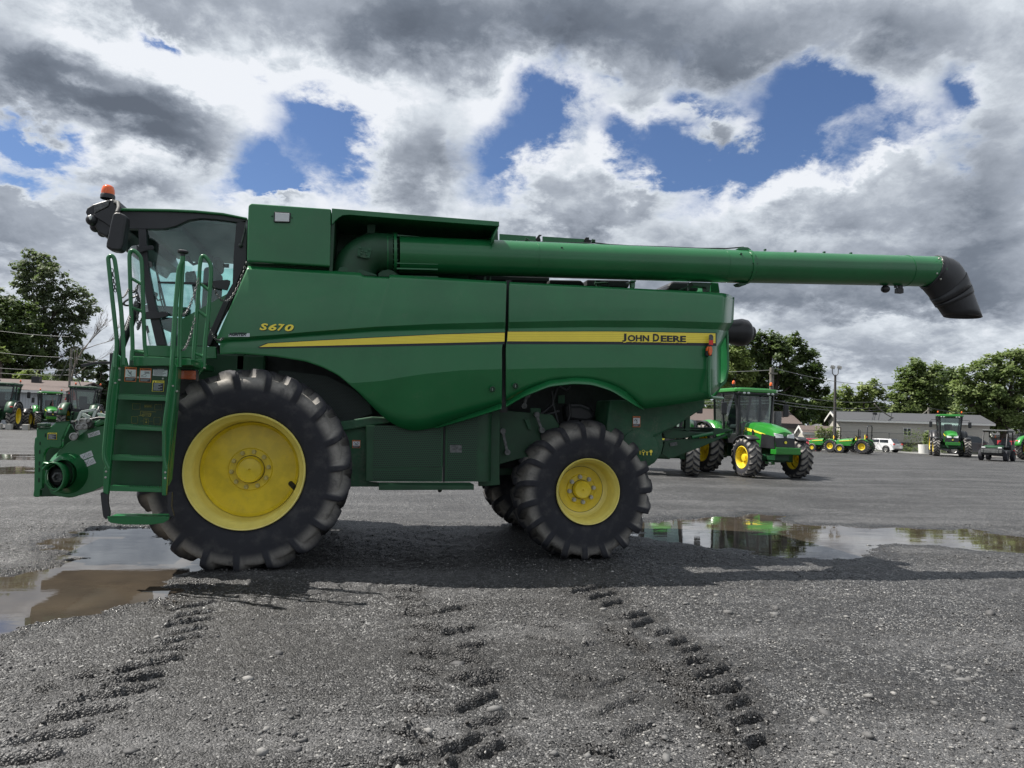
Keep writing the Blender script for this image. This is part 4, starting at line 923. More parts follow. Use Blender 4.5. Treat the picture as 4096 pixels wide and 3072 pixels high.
    plate('warning_plate', M['cast'], [G_(1885, 985), G_(1898, 979), G_(1912, 985), G_(1918, 1000), G_(1914, 1065), G_(1882, 1065)], -.03, .012, bevel=.002)
    plate('reflector_strip', M['red'], [G_(1884, 1026), G_(1917, 1028), G_(1915, 1066), G_(1882, 1063)], -.034, .006)
    mk('light_housing', M['black'], lambda m: m.plate([G_(1868, 1085), G_(1880, 1065), G_(1905, 1075), G_(1908, 1155), G_(1885, 1162), G_(1862, 1150)], -.03, .05), bevel=.006)
    mk('amber_lamp', M['amber'], lambda m: (m.plate([G_(1884, 1082), G_(1896, 1074), G_(1908, 1080), G_(1912, 1110), G_(1905, 1142), G_(1892, 1152), G_(1882, 1128)], -.055, .05), m.plate([G_(1864, 1095), G_(1878, 1072), G_(1882, 1085), G_(1876, 1110), G_(1866, 1115)], -.035, .03)), bevel=.006)
    # ---------- lower body between and behind the wheels
    Yb = .22
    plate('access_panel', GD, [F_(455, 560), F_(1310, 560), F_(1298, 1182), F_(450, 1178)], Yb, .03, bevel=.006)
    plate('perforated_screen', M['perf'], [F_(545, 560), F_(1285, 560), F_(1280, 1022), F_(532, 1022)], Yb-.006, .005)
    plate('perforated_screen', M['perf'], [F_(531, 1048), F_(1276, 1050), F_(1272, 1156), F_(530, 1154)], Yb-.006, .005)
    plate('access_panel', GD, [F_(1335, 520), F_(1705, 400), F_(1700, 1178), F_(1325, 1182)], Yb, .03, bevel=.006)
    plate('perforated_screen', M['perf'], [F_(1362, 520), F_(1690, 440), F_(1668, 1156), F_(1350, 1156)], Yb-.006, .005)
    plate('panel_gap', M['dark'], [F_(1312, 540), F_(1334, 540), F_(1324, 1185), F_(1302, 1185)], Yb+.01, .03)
    # rounded corner post
    mb = MB(); rows = []
    for k in range(9):
        a = math.radians(90*k/8); rows.append((math.sin(a), 1-math.cos(a)))
    pT, pB = at(*F_(1700, 420), Yb), at(*F_(1690, 1180), Yb)
    mb.grid([[(p.x+s*.17, Yb+c2*.17, p.z) for s, c2 in rows] for p in (pT, pB)]); mb.build('corner_panel', GD, root, smooth=50)
    mk('vent_slats', M['perf_dark'], lambda m: m.plate([F_(1765, 430), F_(1832, 405), F_(1822, 1150), F_(1755, 1165)], Yb+.12, .01))
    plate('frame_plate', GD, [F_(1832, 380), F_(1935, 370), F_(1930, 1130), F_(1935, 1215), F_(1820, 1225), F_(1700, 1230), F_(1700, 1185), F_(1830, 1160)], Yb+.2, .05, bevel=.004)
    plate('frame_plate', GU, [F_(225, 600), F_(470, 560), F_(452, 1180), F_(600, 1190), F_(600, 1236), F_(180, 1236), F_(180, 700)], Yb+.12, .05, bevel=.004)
    mk('cross_beam', GU, lambda m: m.plate([F_(60, 530), F_(520, 460), F_(720, 470), F_(720, 528), F_(500, 565), F_(60, 640)], Yb+.05, .12), bevel=.015)
    plate('perforated_screen', M['perf_dark'], [D(950, 150), D(1300, 190), D(1500, 290), D(1620, 400), D(1640, 470), D(1350, 560), D(900, 600)], .55, .02)
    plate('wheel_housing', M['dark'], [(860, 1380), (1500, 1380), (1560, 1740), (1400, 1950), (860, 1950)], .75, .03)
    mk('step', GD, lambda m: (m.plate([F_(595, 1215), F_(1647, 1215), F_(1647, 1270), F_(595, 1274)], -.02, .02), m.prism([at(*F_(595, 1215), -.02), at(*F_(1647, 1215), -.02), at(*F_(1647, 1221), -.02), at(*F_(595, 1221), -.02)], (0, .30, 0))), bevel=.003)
    mk('step_clip', M['dark'], lambda m: m.sphere(at(*F_(1270, 1275), .1), .022, 10, 8))
    # small parts glimpsed behind the right hand screen
    plate('inner_decal', M['cast'], [F_(1383, 775), F_(1512, 775), F_(1512, 858), F_(1383, 858)], Yb-.008, .002)
    # arch interior above the rear wheel
    plate('inner_wall', GD, [(1990, 1570), (2560, 1540), (2600, 1700), (2560, 1900), (1995, 1900)], 1.05, .04)
    plate('side_plate', GD, [H_(205, 290), H_(640, 330), H_(800, 560), H_(600, 640), H_(350, 700), H_(205, 740)], .62, .03, bevel=.004)
    mk('hose_bundle', M['black'], lambda m: [m.tube([at(*H_(u, v), .7) for u, v in P], .018, 8) for P in ([(210, 330), (400, 350), (560, 320), (640, 250), (680, 110)], [(640, 130), (650, 250), (690, 400)], [(210, 310), (380, 345), (520, 350), (700, 300)], [(700, 100), (760, 130), (800, 98)], [(780, 240), (790, 330), (770, 390)])], smooth=50)
    for a, b in (((230, 466), (267, 640)), ((510, 330), (552, 458)), ((432, 170), (405, 256))): mk('link_arm', M['cast'], lambda m: (m.beam(at(*H_(*a), .54), at(*H_(*b), .54), .03, .02, (0, 1, 0)), m.lathe([(.032, .02), (.032, -.03), (.0001, -.03)], 16, c=at(*H_(*a), .55)), m.lathe([(.032, .02), (.032, -.03), (.0001, -.03)], 16, c=at(*H_(*b), .55))), smooth=40)
    for P, Yq in (([(690, 170), (745, 165), (745, 235), (690, 235)], .8), ([(460, 275), (545, 275), (545, 315), (460, 315)], .66), ([(410, 365), (450, 370), (470, 455), (445, 450)], .58), ([(1105, 230), (1150, 225), (1150, 270), (1105, 275)], .9)):
        plate('bracket', GU, [H_(*q) for q in P], Yq, .02, bevel=.003)
    mk('terminal_strip', M['cast'], lambda m: (m.plate([H_(800, 172), H_(968, 178), H_(968, 214), H_(800, 210)], .95, .02), [m.sphere(at(*H_(820+i*22, 192), .94), .014, 10, 6) for i in range(6)]), smooth=40)
    mk('rubber_boot', M['black'], lambda m: m.plate([H_(750, 240), H_(880, 240), H_(960, 270), H_(1000, 320), H_(1005, 370), H_(930, 400), H_(760, 380)], .75, .3), bevel=.05, seg=3)
    # rear lower hull with chopper housing
    hull = [(2440, 1600), (2823, 1598), (2818, 1631), (2767, 1664), (2695, 1711), (2648, 1731), (2655, 1780), (2646, 1816), (2622, 1850), (2586, 1872), (2540, 1850), (2420, 1750)]
    plate('straw_chopper_hull', GU, hull, .42, 2.6, bevel=.02)
    c = at(*J_(70, 1090), .40)
    mk('chopper_disc', GU, lambda m: m.lathe([(.225, .03), (.225, -.01), (.21, -.018), (.10, -.02), (.08, -.03), (.0001, -.03)], 40, c=(c.x-.05, .42, c.z+.0)), smooth=30)
    mk('hull_crease', GU, lambda m: m.prism([at(*H_(1300, 568), .42), at(*H_(1545, 470), .42), at(*H_(1550, 482), .40), at(*H_(1305, 585), .40)], (0, .03, 0)))
    # yellow pictogram on the chopper housing
    bb = MB(); 
    for i, u in enumerate((1397, 1427, 1460)):
        a = at(*H_(u, 655), .385); bb.box(a, (.010, .002, .03)); bb.box(a+Vector((0, 0, .018)), (.028, .002, .006))
    for i in range(5): bb.box(at(*H_(1412+i*9, 634), .385), (.008, .002, .004))
    bb.lathe([(.018, 0), (.014, 0)], 16, c=at(*H_(1397, 634), .385)); bb.lathe([(.018, 0), (.0001, 0)], 16, c=at(*H_(1460, 634), .385))
    for i in range(4): bb.box(at(*H_(1370, 632+i*8), .385), (.03-.004*i, .002, .004))
    bb.build('pictogram', M['yellow_decal'], root)
    # chaff tailboard
    mk('tailboard', GD, lambda m: (m.plate([J_(280, 1010), J_(500, 985), J_(850, 975), J_(1000, 925), J_(1075, 885), J_(960, 965), J_(700, 1075), J_(400, 1190), J_(330, 1190)], .62, .04), m.plate([J_(275, 905), J_(345, 862), J_(560, 905), J_(830, 915), J_(845, 860), J_(1075, 882), J_(850, 945), J_(380, 985), J_(310, 975)], .62, 1.9)), bevel=.006)
    mk('tailboard_post', GD, lambda m: m.plate([J_(530, 760), J_(585, 735), J_(580, 900), J_(545, 920), J_(528, 890)], .75, .05), bevel=.006)
    mk('tailboard_rail', G, lambda m: m.tube([at(*J_(600, 965), .58), at(*J_(830, 920), .58)], .02, 8), smooth=40)
    mk('tailboard_edge', M['green_dusty'], lambda m: m.plate([J_(340, 866), J_(690, 876), J_(690, 884), J_(340, 876)], .60, .04))
    plate('tailboard_bracket', GD, [J_(300, 1020), J_(330, 1015), J_(385, 1190), J_(345, 1195), J_(285, 1160), J_(270, 1140)], .58, .03, bevel=.004)
    plate('serial_plate', M['cast'], [J_(358, 1028), J_(435, 1014), J_(442, 1052), J_(365, 1065)], .605, .004)
    # ---------- warning decals
    def decal(c4, Y, kind, parent=root):
        (x0, y0), (x1, y1), (x2, y2), (x3, y3) = c4           # tl tr br bl
        def q(u, v): return ((x0*(1-u)+x1*u)*(1-v)+(x3*(1-u)+x2*u)*v, (y0*(1-u)+y1*u)*(1-v)+(y3*(1-u)+y2*u)*v)
        def rect(u0, v0, u1, v1, mat, dy, name='decal_mark'):
            return MB().plate([q(u0, v0), q(u1, v0), q(u1, v1), q(u0, v1)], Y-dy, .0008).build(name, mat, base if name != 'warning_decal' else parent)
        base = None
        edge = M['yellow_decal'] if kind in ('caution',) else M['orange_decal'] if kind in ('fall', 'arm', 'wind', 'rot') else M['white']
        base = MB().plate([q(0, 0), q(1, 0), q(1, 1), q(0, 1)], Y, .0015).build('warning_decal', edge, parent)
        if kind in ('fall', 'arm', 'wind', 'rot'):
            rect(.05, .16, .95, .70, M['white'], .002); rect(.05, .72, .95, .96, M['decal_black'], .002)
            bl, br = at(*q(.28, .13), Y-.002), at(*q(.92, .13), Y-.002); h = at(*q(.28, .03), Y-.002)-bl
            text_mesh('WARNING', bl, br, h, M['decal_black'], 'decal_text', base, bold=.03)
            MB().plate([q(.08, .14), q(.22, .14), q(.15, .02)], Y-.003, .0008).build('decal_mark', M['decal_black'], base)
            fig = {'fall': [((.25, .22), (.38, .40), .05), ((.38, .40), (.50, .46), .07), ((.50, .46), (.55, .34), .035), ((.50, .46), (.60, .58), .04), ((.38, .40), (.58, .28), .03), ((.22, .52), (.55, .64), .025), ((.55, .64), (.9, .66), .03)],
                   'arm': [((.42, .28), (.82, .28), .06), ((.42, .36), (.85, .36), .04), ((.15, .55), (.55, .40), .04), ((.15, .60), (.5, .62), .03), ((.5, .62), (.6, .5), .03)],
                   'wind': [((.25, .30), (.55, .50), .06), ((.3, .55), (.7, .60), .05), ((.55, .25), (.8, .4), .04), ((.7, .3), (.7, .6), .03)],
                   'rot': [((.35, .25), (.5, .40), .10), ((.5, .40), (.62, .58), .07), ((.62, .58), (.4, .66), .05), ((.5, .4), (.7, .3), .04), ((.15, .3), (.3, .45), .05)]}[kind]
            m = MB()
            for a, b2, wd in fig:
                pa, pb = at(*q(*a), Y-.0035), at(*q(*b2), Y-.0035); m.beam(pa, pb, wd*.09, .001, (0, 1, 0))
            m.build('decal_figure', M['decal_black'], base)
            m = MB()
            for i in range(3):
                m.plate([q(.1, .77+i*.06), q(.88-.1*i, .77+i*.06), q(.88-.1*i, .785+i*.06), q(.1, .785+i*.06)], Y-.003, .0006)
            m.build('decal_lines', M['white'], base)
        elif kind == 'caution':
            rect(.04, .20, .96, .97, M['decal_black'], .002)
            bl, br = at(*q(.30, .16), Y-.002), at(*q(.92, .16), Y-.002); h = at(*q(.30, .04), Y-.002)-bl
            text_mesh('CAUTION', bl, br, h, M['decal_black'], 'decal_text', base, bold=.03)
            MB().plate([q(.08, .17), q(.22, .17), q(.15, .03)], Y-.003, .0008).build('decal_mark', M['decal_black'], base)
            m = MB()
            for i in range(8):
                m.plate([q(.12, .26+i*.085), q(.86-.17*(i % 3), .26+i*.085), q(.86-.17*(i % 3), .285+i*.085), q(.12, .285+i*.085)], Y-.003, .0006)
            m.build('decal_lines', M['white'], base)
        elif kind == 'lines':
            rect(.0, .0, 1, .14, M['decal_black'], .002); m = MB()
            bl, br = at(*q(.30, .12), Y-.003), at(*q(.75, .12), Y-.003); text_mesh('TIRE LOADING', bl, br, at(*q(.30, .02), Y-.003)-bl, M['white'], 'decal_text', base, bold=.02)
            for i in range(6): m.plate([q(.06, .22+i*.125), q(.9-.12*(i % 3), .22+i*.125), q(.9-.12*(i % 3), .255+i*.125), q(.06, .255+i*.125)], Y-.003, .0006)
            m.build('decal_lines', M['decal_black'], base)
        elif kind == 'draw':
            m = MB()
            def ln(a, b2, wd=.035): m.beam(at(*q(*a), Y-.003), at(*q(*b2), Y-.003), wd*.07, .001, (0, 1, 0))
            ln((.5, 0), (.5, 1), .02); ln((.12, .2), (.4, .8)); ln((.12, .8), (.42, .25)); ln((.56, .6), (.75, .3)); ln((.75, .3), (.92, .45)); ln((.6, .75), (.9, .65))
            m.build('decal_figure', M['decal_black'], base)
        return base
    P_ = lambda f, L: [f(*p) for p in L]
    decal(P_(H_, [(1310, 342), (1371, 343), (1370, 432), (1309, 431)]), .405, 'rot')
    decal(P_(F_, [(303, 720), (391, 722), (388, 808), (302, 806)]), Yb+.115, 'wind')
    # ---------- cab
    Y1, Y2 = .55, 2.75
    K = M['black']
    def roofpts(L, Y): return [at(*A(u, v), Y) for u, v in L]
    rp = [(835, 290), (1280, 298), (1500, 308), (1750, 332), (1966, 376), (1966, 392), (1750, 352), (1500, 330), (1280, 320), (835, 314)]
    mk('cab_roof', G, lambda m: m.prism(roofpts(rp, Y1-.03), (0, Y2-Y1+.1, 0)), bevel=.01)
    mk('roof_frame', K, lambda m: m.prism(roofpts([(835, 315), (1280, 321), (1500, 331), (1750, 353), (1962, 392), (1955, 425), (1880, 420), (1700, 395), (1560, 385), (1450, 400), (1330, 455), (1230, 478), (1070, 480), (1000, 480), (890, 478), (850, 440), (835, 400)], Y1), (0, .06, 0)), bevel=.008)
    zt = at(*A(1070, 480), Y1).z
    xf, xb = at(*A(900, 480), Y1).x, at(*A(1960, 400), Y1).x
    mk('headliner', M['headliner'], lambda m: (m.box(((xf+xb)/2+.02, (Y1+Y2)/2, zt+.15), (xb-xf-.1, Y2-Y1-.1, .03)), m.box((xf+.3, 1.6, zt+.10), (.35, 1.6, .08))), bevel=.02)
    mk('roof_frame', K, lambda m: m.box(((xf+xb)/2, Y2, zt+.20), (xb-xf, .06, .10)))
    # roof visor with work lights
    vis = [(530, 328), (548, 290), (600, 258), (680, 232), (765, 213), (828, 222), (836, 250), (838, 330), (900, 480), (770, 480), (725, 552), (650, 510), (612, 450), (600, 415), (572, 400), (566, 375), (545, 352)]
    mk('roof_visor', K, lambda m: m.prism(roofpts(vis, Y1-.02), (0, Y2-Y1+.05, 0)), bevel=.03, seg=3)
    mk('visor_trim', K, lambda m: m.prism(roofpts([(605, 345), (740, 280), (760, 218), (830, 225), (838, 330), (860, 420), (770, 470), (700, 420), (640, 385), (600, 360)], Y1-.045), (0, .05, 0)), bevel=.008)
    mk('visor_window', M['cast'], lambda m: m.prism(roofpts([(612, 262), (752, 216), (735, 275), (612, 338)], Y1-.05), (0, .04, 0)), bevel=.006)
    for u, v, dy in ((590, 400, -.02), (625, 460, .05), (690, 505, .2), (590, 400, .9), (590, 400, 1.6)): mk('work_light', K, lambda m: m.sphere(at(*A(u, v), Y1+dy), .055, 14, 10), smooth=60)
    mk('light_lens', M['lens'], lambda m: m.sphere(at(*A(582, 378), Y1-.06), .032, 12, 8, (.5, .8, 1)), smooth=60)
    bcn = at(*A(731, 213), Y1+.15)
    b_ = mk('beacon_base', K, lambda m: m.lathe([(.070, 0), (.070, .036), (.064, .048), (.0001, .048)], 28, None, 'z', bcn), smooth=40)
    MB().lathe([(.063, .043), (.065, .07), (.062, .10), (.052, .130), (.034, .144), (.0001, .150)], 28, None, 'z', bcn).build('beacon_dome', M['amber'], b_, smooth=60)
    # mirror
    mir = [(772, 350), (782, 333), (805, 327), (838, 330), (885, 350), (893, 370), (893, 420), (862, 620), (850, 655), (828, 671), (765, 664), (722, 648), (714, 630), (716, 600), (735, 520), (752, 430)]
    mk('mirror', K, lambda m: m.prism(roofpts(mir, .02), (0, .14, 0)), bevel=.03, seg=3)
    mk('mirror_arm', M['dark'], lambda m: m.tube([at(*A(800, 245), Y1-.05), at(*A(825, 245), .35), at(*A(832, 290), .15), at(*A(815, 335), .09)], .02, 10), smooth=50)
    # pillars and glass
    def strip(name, mat, L, Y, t=.06, **kw): return mk(name, mat, lambda m: m.prism(roofpts(L, Y), (0, t, 0)), **kw)
    apil = [(1000, 478), (1070, 478), (1078, 690), (1095, 850), (1150, 1120), (1250, 1510), (1160, 1510), (1085, 1180), (1040, 930), (1010, 700)]
    strip('front_pillar', K, apil, Y1, .07, bevel=.008)
    bpil = [(1870, 420), (1958, 395), (1962, 760), (1900, 900), (1850, 1030), (1640, 1510), (1600, 1510), (1600, 1460), (1780, 1060), (1835, 960), (1845, 700)]
    strip('rear_pillar', K, bpil, Y1, .07, bevel=.008)
    strip('cab_corner', M['dark'], [(1955, 400), (1975, 400), (1975, 790), (1900, 1000), (1690, 1380), (1720, 1600), (1600, 1600), (1640, 1480), (1850, 1020), (1940, 800)], Y1+.12, .05)
    strip('door_glass', M['cab_glass'], [(1070, 475), (1330, 455), (1560, 385), (1880, 420), (1850, 1040), (1780, 1060), (1240, 1510), (1150, 1120), (1078, 690)], Y1+.03, .008)
    strip('lower_door_panel', G, [(1800, 1045), (1830, 1050), (1700, 1370), (1640, 1510), (1385, 1510), (1385, 1275)], Y1+.015, .02)
    # windscreen: curved sheet from the front edge to the far side
    ws = [(885, 478), (868, 560), (862, 620), (880, 720), (915, 870), (965, 1040), (1010, 1250), (1072, 1500)]
    mb = MB(); rows = []
    for u, v in ws:
        p = at(*A(u, v), Y1+.30); pil = at(*A(u, v), Y1).x*0
        z = p.z; t = (zt-z)/(zt-at(*A(1072, 1500), Y1).z+1e-6)
        xp = at(*A(1040, 480), Y1).x+(at(*A(1200, 1500), Y1).x-at(*A(1040, 480), Y1).x)*t
        row = []
        for k in range(13):
            s = k/12; yv = Y1+.03+(Y2-Y1-.06)*s; bul = 1-(abs(2*s-1))**3.2
            xfull = p.x-.05; row.append((xp+(xfull-xp)*bul**.8, yv, z))
        rows.append(row)
    mb.grid(rows); mb.build('windscreen', M['cab_glass'], root, smooth=60)
    p_t, p_b = at(*A(1035, 478), Y1), at(*A(1200, 1510), Y1)
    mk('far_pillar', K, lambda m: (m.beam((p_t.x, Y2, p_t.z), (p_b.x, Y2, p_b.z), .07, .06), m.beam((xb-.06, Y2, p_t.z), (xb-.35, Y2, 2.1), .09, .06)))
    gl = [(1070, 475), (1880, 420), (1850, 1040), (1640, 1500), (1240, 1510)]
    mk('far_glass', M['cab_glass'], lambda m: m.prism([Vector((at(*A(u, v), Y1).x, Y2, at(*A(u, v), Y1).z)) for u, v in gl], (0, .008, 0)))
    mk('cab_base', GD, lambda m: (m.box((p_b.x+.35, (Y1+Y2)/2+.1, 1.98), (1.35, Y2-Y1, .3)), m.box((xb+.0, (Y1+Y2)/2+.1, 2.2), (.1, Y2-Y1, .5))), bevel=.02)
    # interior
    sx = at(*A(1450, 1200), 1.6).x
    mk('driver_seat', M['seat'], lambda m: (m.box((sx, 1.6, 2.5), (.5, .52, .14)), m.box((sx+.25, 1.6, 2.86), (.14, .48, .66)), m.box((sx+.3, 1.6, 3.25), (.1, .26, .18)), m.box((sx, 1.6, 2.3), (.3, .35, .3))), bevel=.05, seg=3)
    mk('arm_console', K, lambda m: (m.box((sx-.15, 1.22, 2.62), (.5, .14, .1)), m.box((sx-.4, 1.2, 2.8), (.06, .2, .22))), bevel=.02)
    mk('steering_column', K, lambda m: (m.tube([(sx-.75, 1.6, 2.1), (sx-.55, 1.6, 2.75)], .05, 10), m.lathe([(.19, 0), (.2, .012), (.19, .024), (.17, .012), (.19, 0)], 28, Matrix.Rotation(math.radians(-25), 3, 'Y'), 'z', (sx-.53, 1.6, 2.78))), smooth=50)
    # door ironwork seen against the glass
    strip('door_hinge', K, [(985, 615), (1010, 640), (1100, 622), (1130, 622), (1140, 645), (1130, 662), (1080, 665), (1015, 690), (990, 680)], Y1-.03, .03, bevel=.005)
    strip('door_hinge', K, [(1060, 1210), (1240, 1208), (1262, 1215), (1270, 1235), (1255, 1252), (1240, 1256), (1190, 1270), (1060, 1275)], Y1-.03, .03, bevel=.005)
    strip('door_handle', K, [(1170, 938), (1190, 935), (1200, 942), (1310, 942), (1610, 952), (1650, 938), (1790, 925), (1815, 935), (1812, 965), (1790, 1020), (1700, 1005), (1640, 985), (1610, 974), (1310, 962), (1200, 958), (1180, 958)], Y1-.02, .02, bevel=.004)
    mk('wiper', K, lambda m: (m.tube([at(*A(1145, 775), Y1+.06), at(*A(1190, 960), Y1+.06), at(*A(1245, 1185), Y1+.06)], .011, 6), m.tube([at(*A(1160, 810), Y1+.06), at(*A(1200, 1100), Y1+.06), at(*A(1230, 1200), Y1+.06)], .008, 6), m.tube([at(*A(1140, 1050), Y1+.06), at(*A(1175, 1110), Y1+.06), at(*A(1215, 1100), Y1+.06)], .009, 6)), smooth=50)
    mk('inner_grab_bar', K, lambda m: (m.tube([at(*A(1040, 470), Y2-.1), at(*A(1250, 620), Y2-.1), at(*A(1250, 740), Y2-.1)], .02, 8), m.tube([at(*A(1440, 720), 1.5), at(*A(1455, 760), 1.5), at(*A(1490, 790), 1.5), at(*A(1535, 775), 1.5)], .018, 8)), smooth=50)
    mk('inner_mirror', M['cast'], lambda m: m.prism(roofpts([(1415, 870), (1430, 850), (1490, 865), (1515, 890), (1518, 940), (1500, 955), (1415, 950)], 1.2), (0, .03, 0)), bevel=.01)
    for L in ([(1750, 785), (1806, 787), (1804, 820), (1750, 818)], [(1088, 762), (1120, 768), (1128, 815), (1098, 812)], [(1065, 1335), (1088, 1332), (1102, 1392), (1080, 1402)]): mk('window_sticker', M['cast'], lambda m: m.prism(roofpts(L, Y1+.02), (0, .004, 0)))
    mk('cab_sensor', M['cast'], lambda m: (m.tube([at(*A(1955, 420), Y1-.02), at(*A(1935, 520), Y1-.02), at(*A(1915, 600), Y1-.02)], .008, 6), m.sphere(at(*A(1905, 622), Y1-.02), .022, 10, 8)), smooth=60)
    # ---------- platform, ladder and rails (they stand out beyond the tyre)
    Yl = -.62
    def tube(name, L, r, Y, f=A, mat=G, n=12, parent=root):
        P = [at(*f(u, v), Y) for u, v in L]
        # round the corners
        Q = [P[0]]
        for i in range(1, len(P)-1):
            a, b2, c2 = P[i-1], P[i], P[i+1]; d1 = min((b2-a).length*.4, .06); d2 = min((c2-b2).length*.4, .06)
            s1 = b2+(a-b2).normalized()*d1; s2 = b2+(c2-b2).normalized()*d2
            for t in (0, .33, .67, 1): Q.append(s1*(1-t)**2+b2*2*t*(1-t)+s2*t*t)
        Q.append(P[-1]); return MB().tube(Q, r, n).build(name, mat, parent, smooth=60)
    plate('platform_deck', G, [B(955, 55), B(1160, 60), B(1470, 78), B(1470, 135), B(1330, 140), B(962, 142)], -.5, 1.0, bevel=.006)
    plate('platform_fascia', G, [A(1072, 1508), A(1390, 1512), A(1688, 1520), A(1694, 1622), A(1600, 1625), A(1072, 1600)], .30, .04, bevel=.005)
    plate('platform_bracket', G, [B(1470, 75), B(1590, 78), B(1592, 150), B(1560, 180), B(1510, 260), B(1470, 160)], -.1, .05, bevel=.005)
    plate('platform_gusset', G, [B(860, 60), B(885, 65), B(905, 140), B(840, 150), B(838, 70)], Yl-.02, .05, bevel=.004)
    tube('hand_rail', [(798, 1700), (802, 1640), (815, 1480), (775, 1120), (738, 770), (735, 730), (765, 710), (790, 735), (800, 790), (850, 1180), (870, 1480), (870, 1600), (875, 1680)], .0175, Yl-.12)
    r2_ = tube('hand_rail', [(952, 1640), (952, 1500), (935, 1100), (922, 700), (945, 665), (980, 678), (1025, 725), (1035, 800), (1045, 1150), (1058, 1500), (1070, 1600)], .018, -.30)
    for a, b2 in (((942, 915), (1040, 972)), ((945, 1170), (1056, 1215)), ((960, 1555), (1066, 1575))): MB().tube([at(*A(*a), -.30), at(*A(*b2), -.30)], .014, 8).build('rail_rung', G, r2_, smooth=50)
    tube('hand_rail', [(1300, 1700), (1305, 1620), (1330, 1200), (1362, 830), (1392, 770), (1395, 720)], .020, Yl-.04)
    tube('hand_rail', [(1368, 1700), (1372, 1300), (1390, 900), (1398, 800), (1396, 740)], .018, Yl+.02)
    k_ = at(*A(1396, 700), Yl)
    mk('rail_knob', K, lambda m: m.lathe([(.018, -.05), (.02, .0), (.045, .01), (.048, .025), (.03, .035), (.0001, .035)], 16, None, 'z', k_), smooth=50)
    r4_ = tube('hand_rail', [(1490, 1640), (1500, 1500), (1530, 1100), (1548, 790), (1562, 718), (1590, 716), (1640, 780), (1648, 860), (1620, 1250), (1592, 1500), (1582, 1700)], .018, -.30)
    for a, b2 in (((1560, 965), (1635, 1030)), ((1528, 1195), (1612, 1262)), ((1508, 1578), (1588, 1612))): MB().tube([at(*A(*a), -.30), at(*A(*b2), -.30)], .014, 8).build('rail_rung', G, r4_, smooth=50)
    def chain(a, b2, sag, Ya_, Yb_, f=A):
        p, q = at(*f(*a), Ya_), at(*f(*b2), Yb_); L = (q-p).length; n = max(6, int(L*1.05/.026)); m = MB(); pts = []
        for i in range(n+1):
            t = i/n; pts.append(p.lerp(q, t)-Vector((0, 0, sag*4*t*(1-t))))
        for i in range(n):
            c = (pts[i]+pts[i+1])/2; d = (pts[i+1]-pts[i]).normalized(); u = Vector((0, 1, 0)) if i % 2 else d.cross(Vector((0, 1, 0))).normalized()
            lp = [c+d*.019*math.cos(a2)+u*.010*math.sin(a2) for a2 in [2*math.pi*j/8 for j in range(9)]]
            m.tube(lp, .0036, 5, cap=False)
        m.build('safety_chain', M['cast'], root, smooth=60)
    chain((770, 830), (800, 1030), .01, Yl-.12, Yl-.12); chain((842, 1085), (918, 1005), .03, Yl-.12, -.3); chain((880, 1385), (930, 1240), .02, Yl-.12, -.3)
    chain((955, 1030), (1000, 965), .03, -.3, -.25); chain((985, 1000), (1000, 1360), .0, -.3, -.3); chain((1000, 1360), (1030, 1270), .01, -.3, -.3)
    chain((1545, 880), (1400, 1240), .08, -.3, Yl); chain((1512, 1240), (1400, 1550), .06, -.3, Yl); chain((1650, 930), (1962, 760), .30, -.3, .3); chain((1620, 1290), (1900, 1000), .34, -.3, .3)
    # ladder
    lad = plate('ladder_back', GD, [B(830, 135), B(1262, 145), B(1262, 400), B(1245, 670), B(1222, 940), B(1205, 1215), B(738, 1212), B(765, 940), B(790, 660), B(815, 400)], Yl+.17, .02)
    plate('ladder_stringer', G, [B(790, 20), B(842, 60), B(835, 140), B(812, 440), B(785, 700), B(752, 1055), B(733, 1280), B(688, 1275), B(698, 1050), B(712, 1030), B(700, 940), B(700, 880), B(745, 430)], Yl, .05, parent=lad, bevel=.005)
    plate('ladder_stringer', G, [B(1285, 60), B(1345, 145), B(1330, 430), B(1290, 760), B(1262, 1055), B(1245, 1290), B(1210, 1285), B(1213, 1050), B(1235, 680), B(1255, 440)], Yl, .05, parent=lad, bevel=.005)
    a, b2 = (1340, 150), (1375, 175)
    m = MB(); m.prism([at(*B(1345, 150), Yl+.03), at(*B(1372, 180), Yl+.20), at(*B(1350, 450), Yl+.22), at(*B(1290, 1140), Yl+.26), at(*B(1262, 1200), Yl+.22), at(*B(1262, 1060), Yl+.04), at(*B(1330, 430), Yl+.03)], (.012, 0, 0)); m.build('ladder_side', G, lad)
    for (ax, ay, bx, by, h) in ((815, 395, 1258, 410, 42), (790, 660, 1236, 680, 40), (765, 932, 1220, 944, 44), (735, 1205, 1212, 1218, 42)):
        p, q = at(*B(ax, ay), Yl+.02), at(*B(bx, by), Yl+.02); hh = (at(*B(ax, ay), Yl)-at(*B(ax, ay+h), Yl)).z
        m = MB(); m.prism([p, q, q-Vector((0, 0, hh)), p-Vector((0, 0, hh))], (0, .012, 0)); m.prism([p, q, q-Vector((0, 0, .006)), p-Vector((0, 0, .006))], (0, .15, 0))
        nn = 22
        for i in range(nn): c = p.lerp(q, (i+.5)/nn); m.box((c.x, c.y+.01, c.z+.004), (.012, .02, .008))
        m.build('ladder_step', G, lad, bevel=.0015)
    tube('ladder_rail', [(800, 10), (742, 430), (700, 870), (698, 960), (742, 1050)], .015, Yl-.06, B, parent=lad)
    tube('ladder_rail', [(1312, 0), (1280, 300), (1230, 690), (1228, 960), (1250, 1050)], .015, Yl-.06, B, parent=lad)
    m = MB()
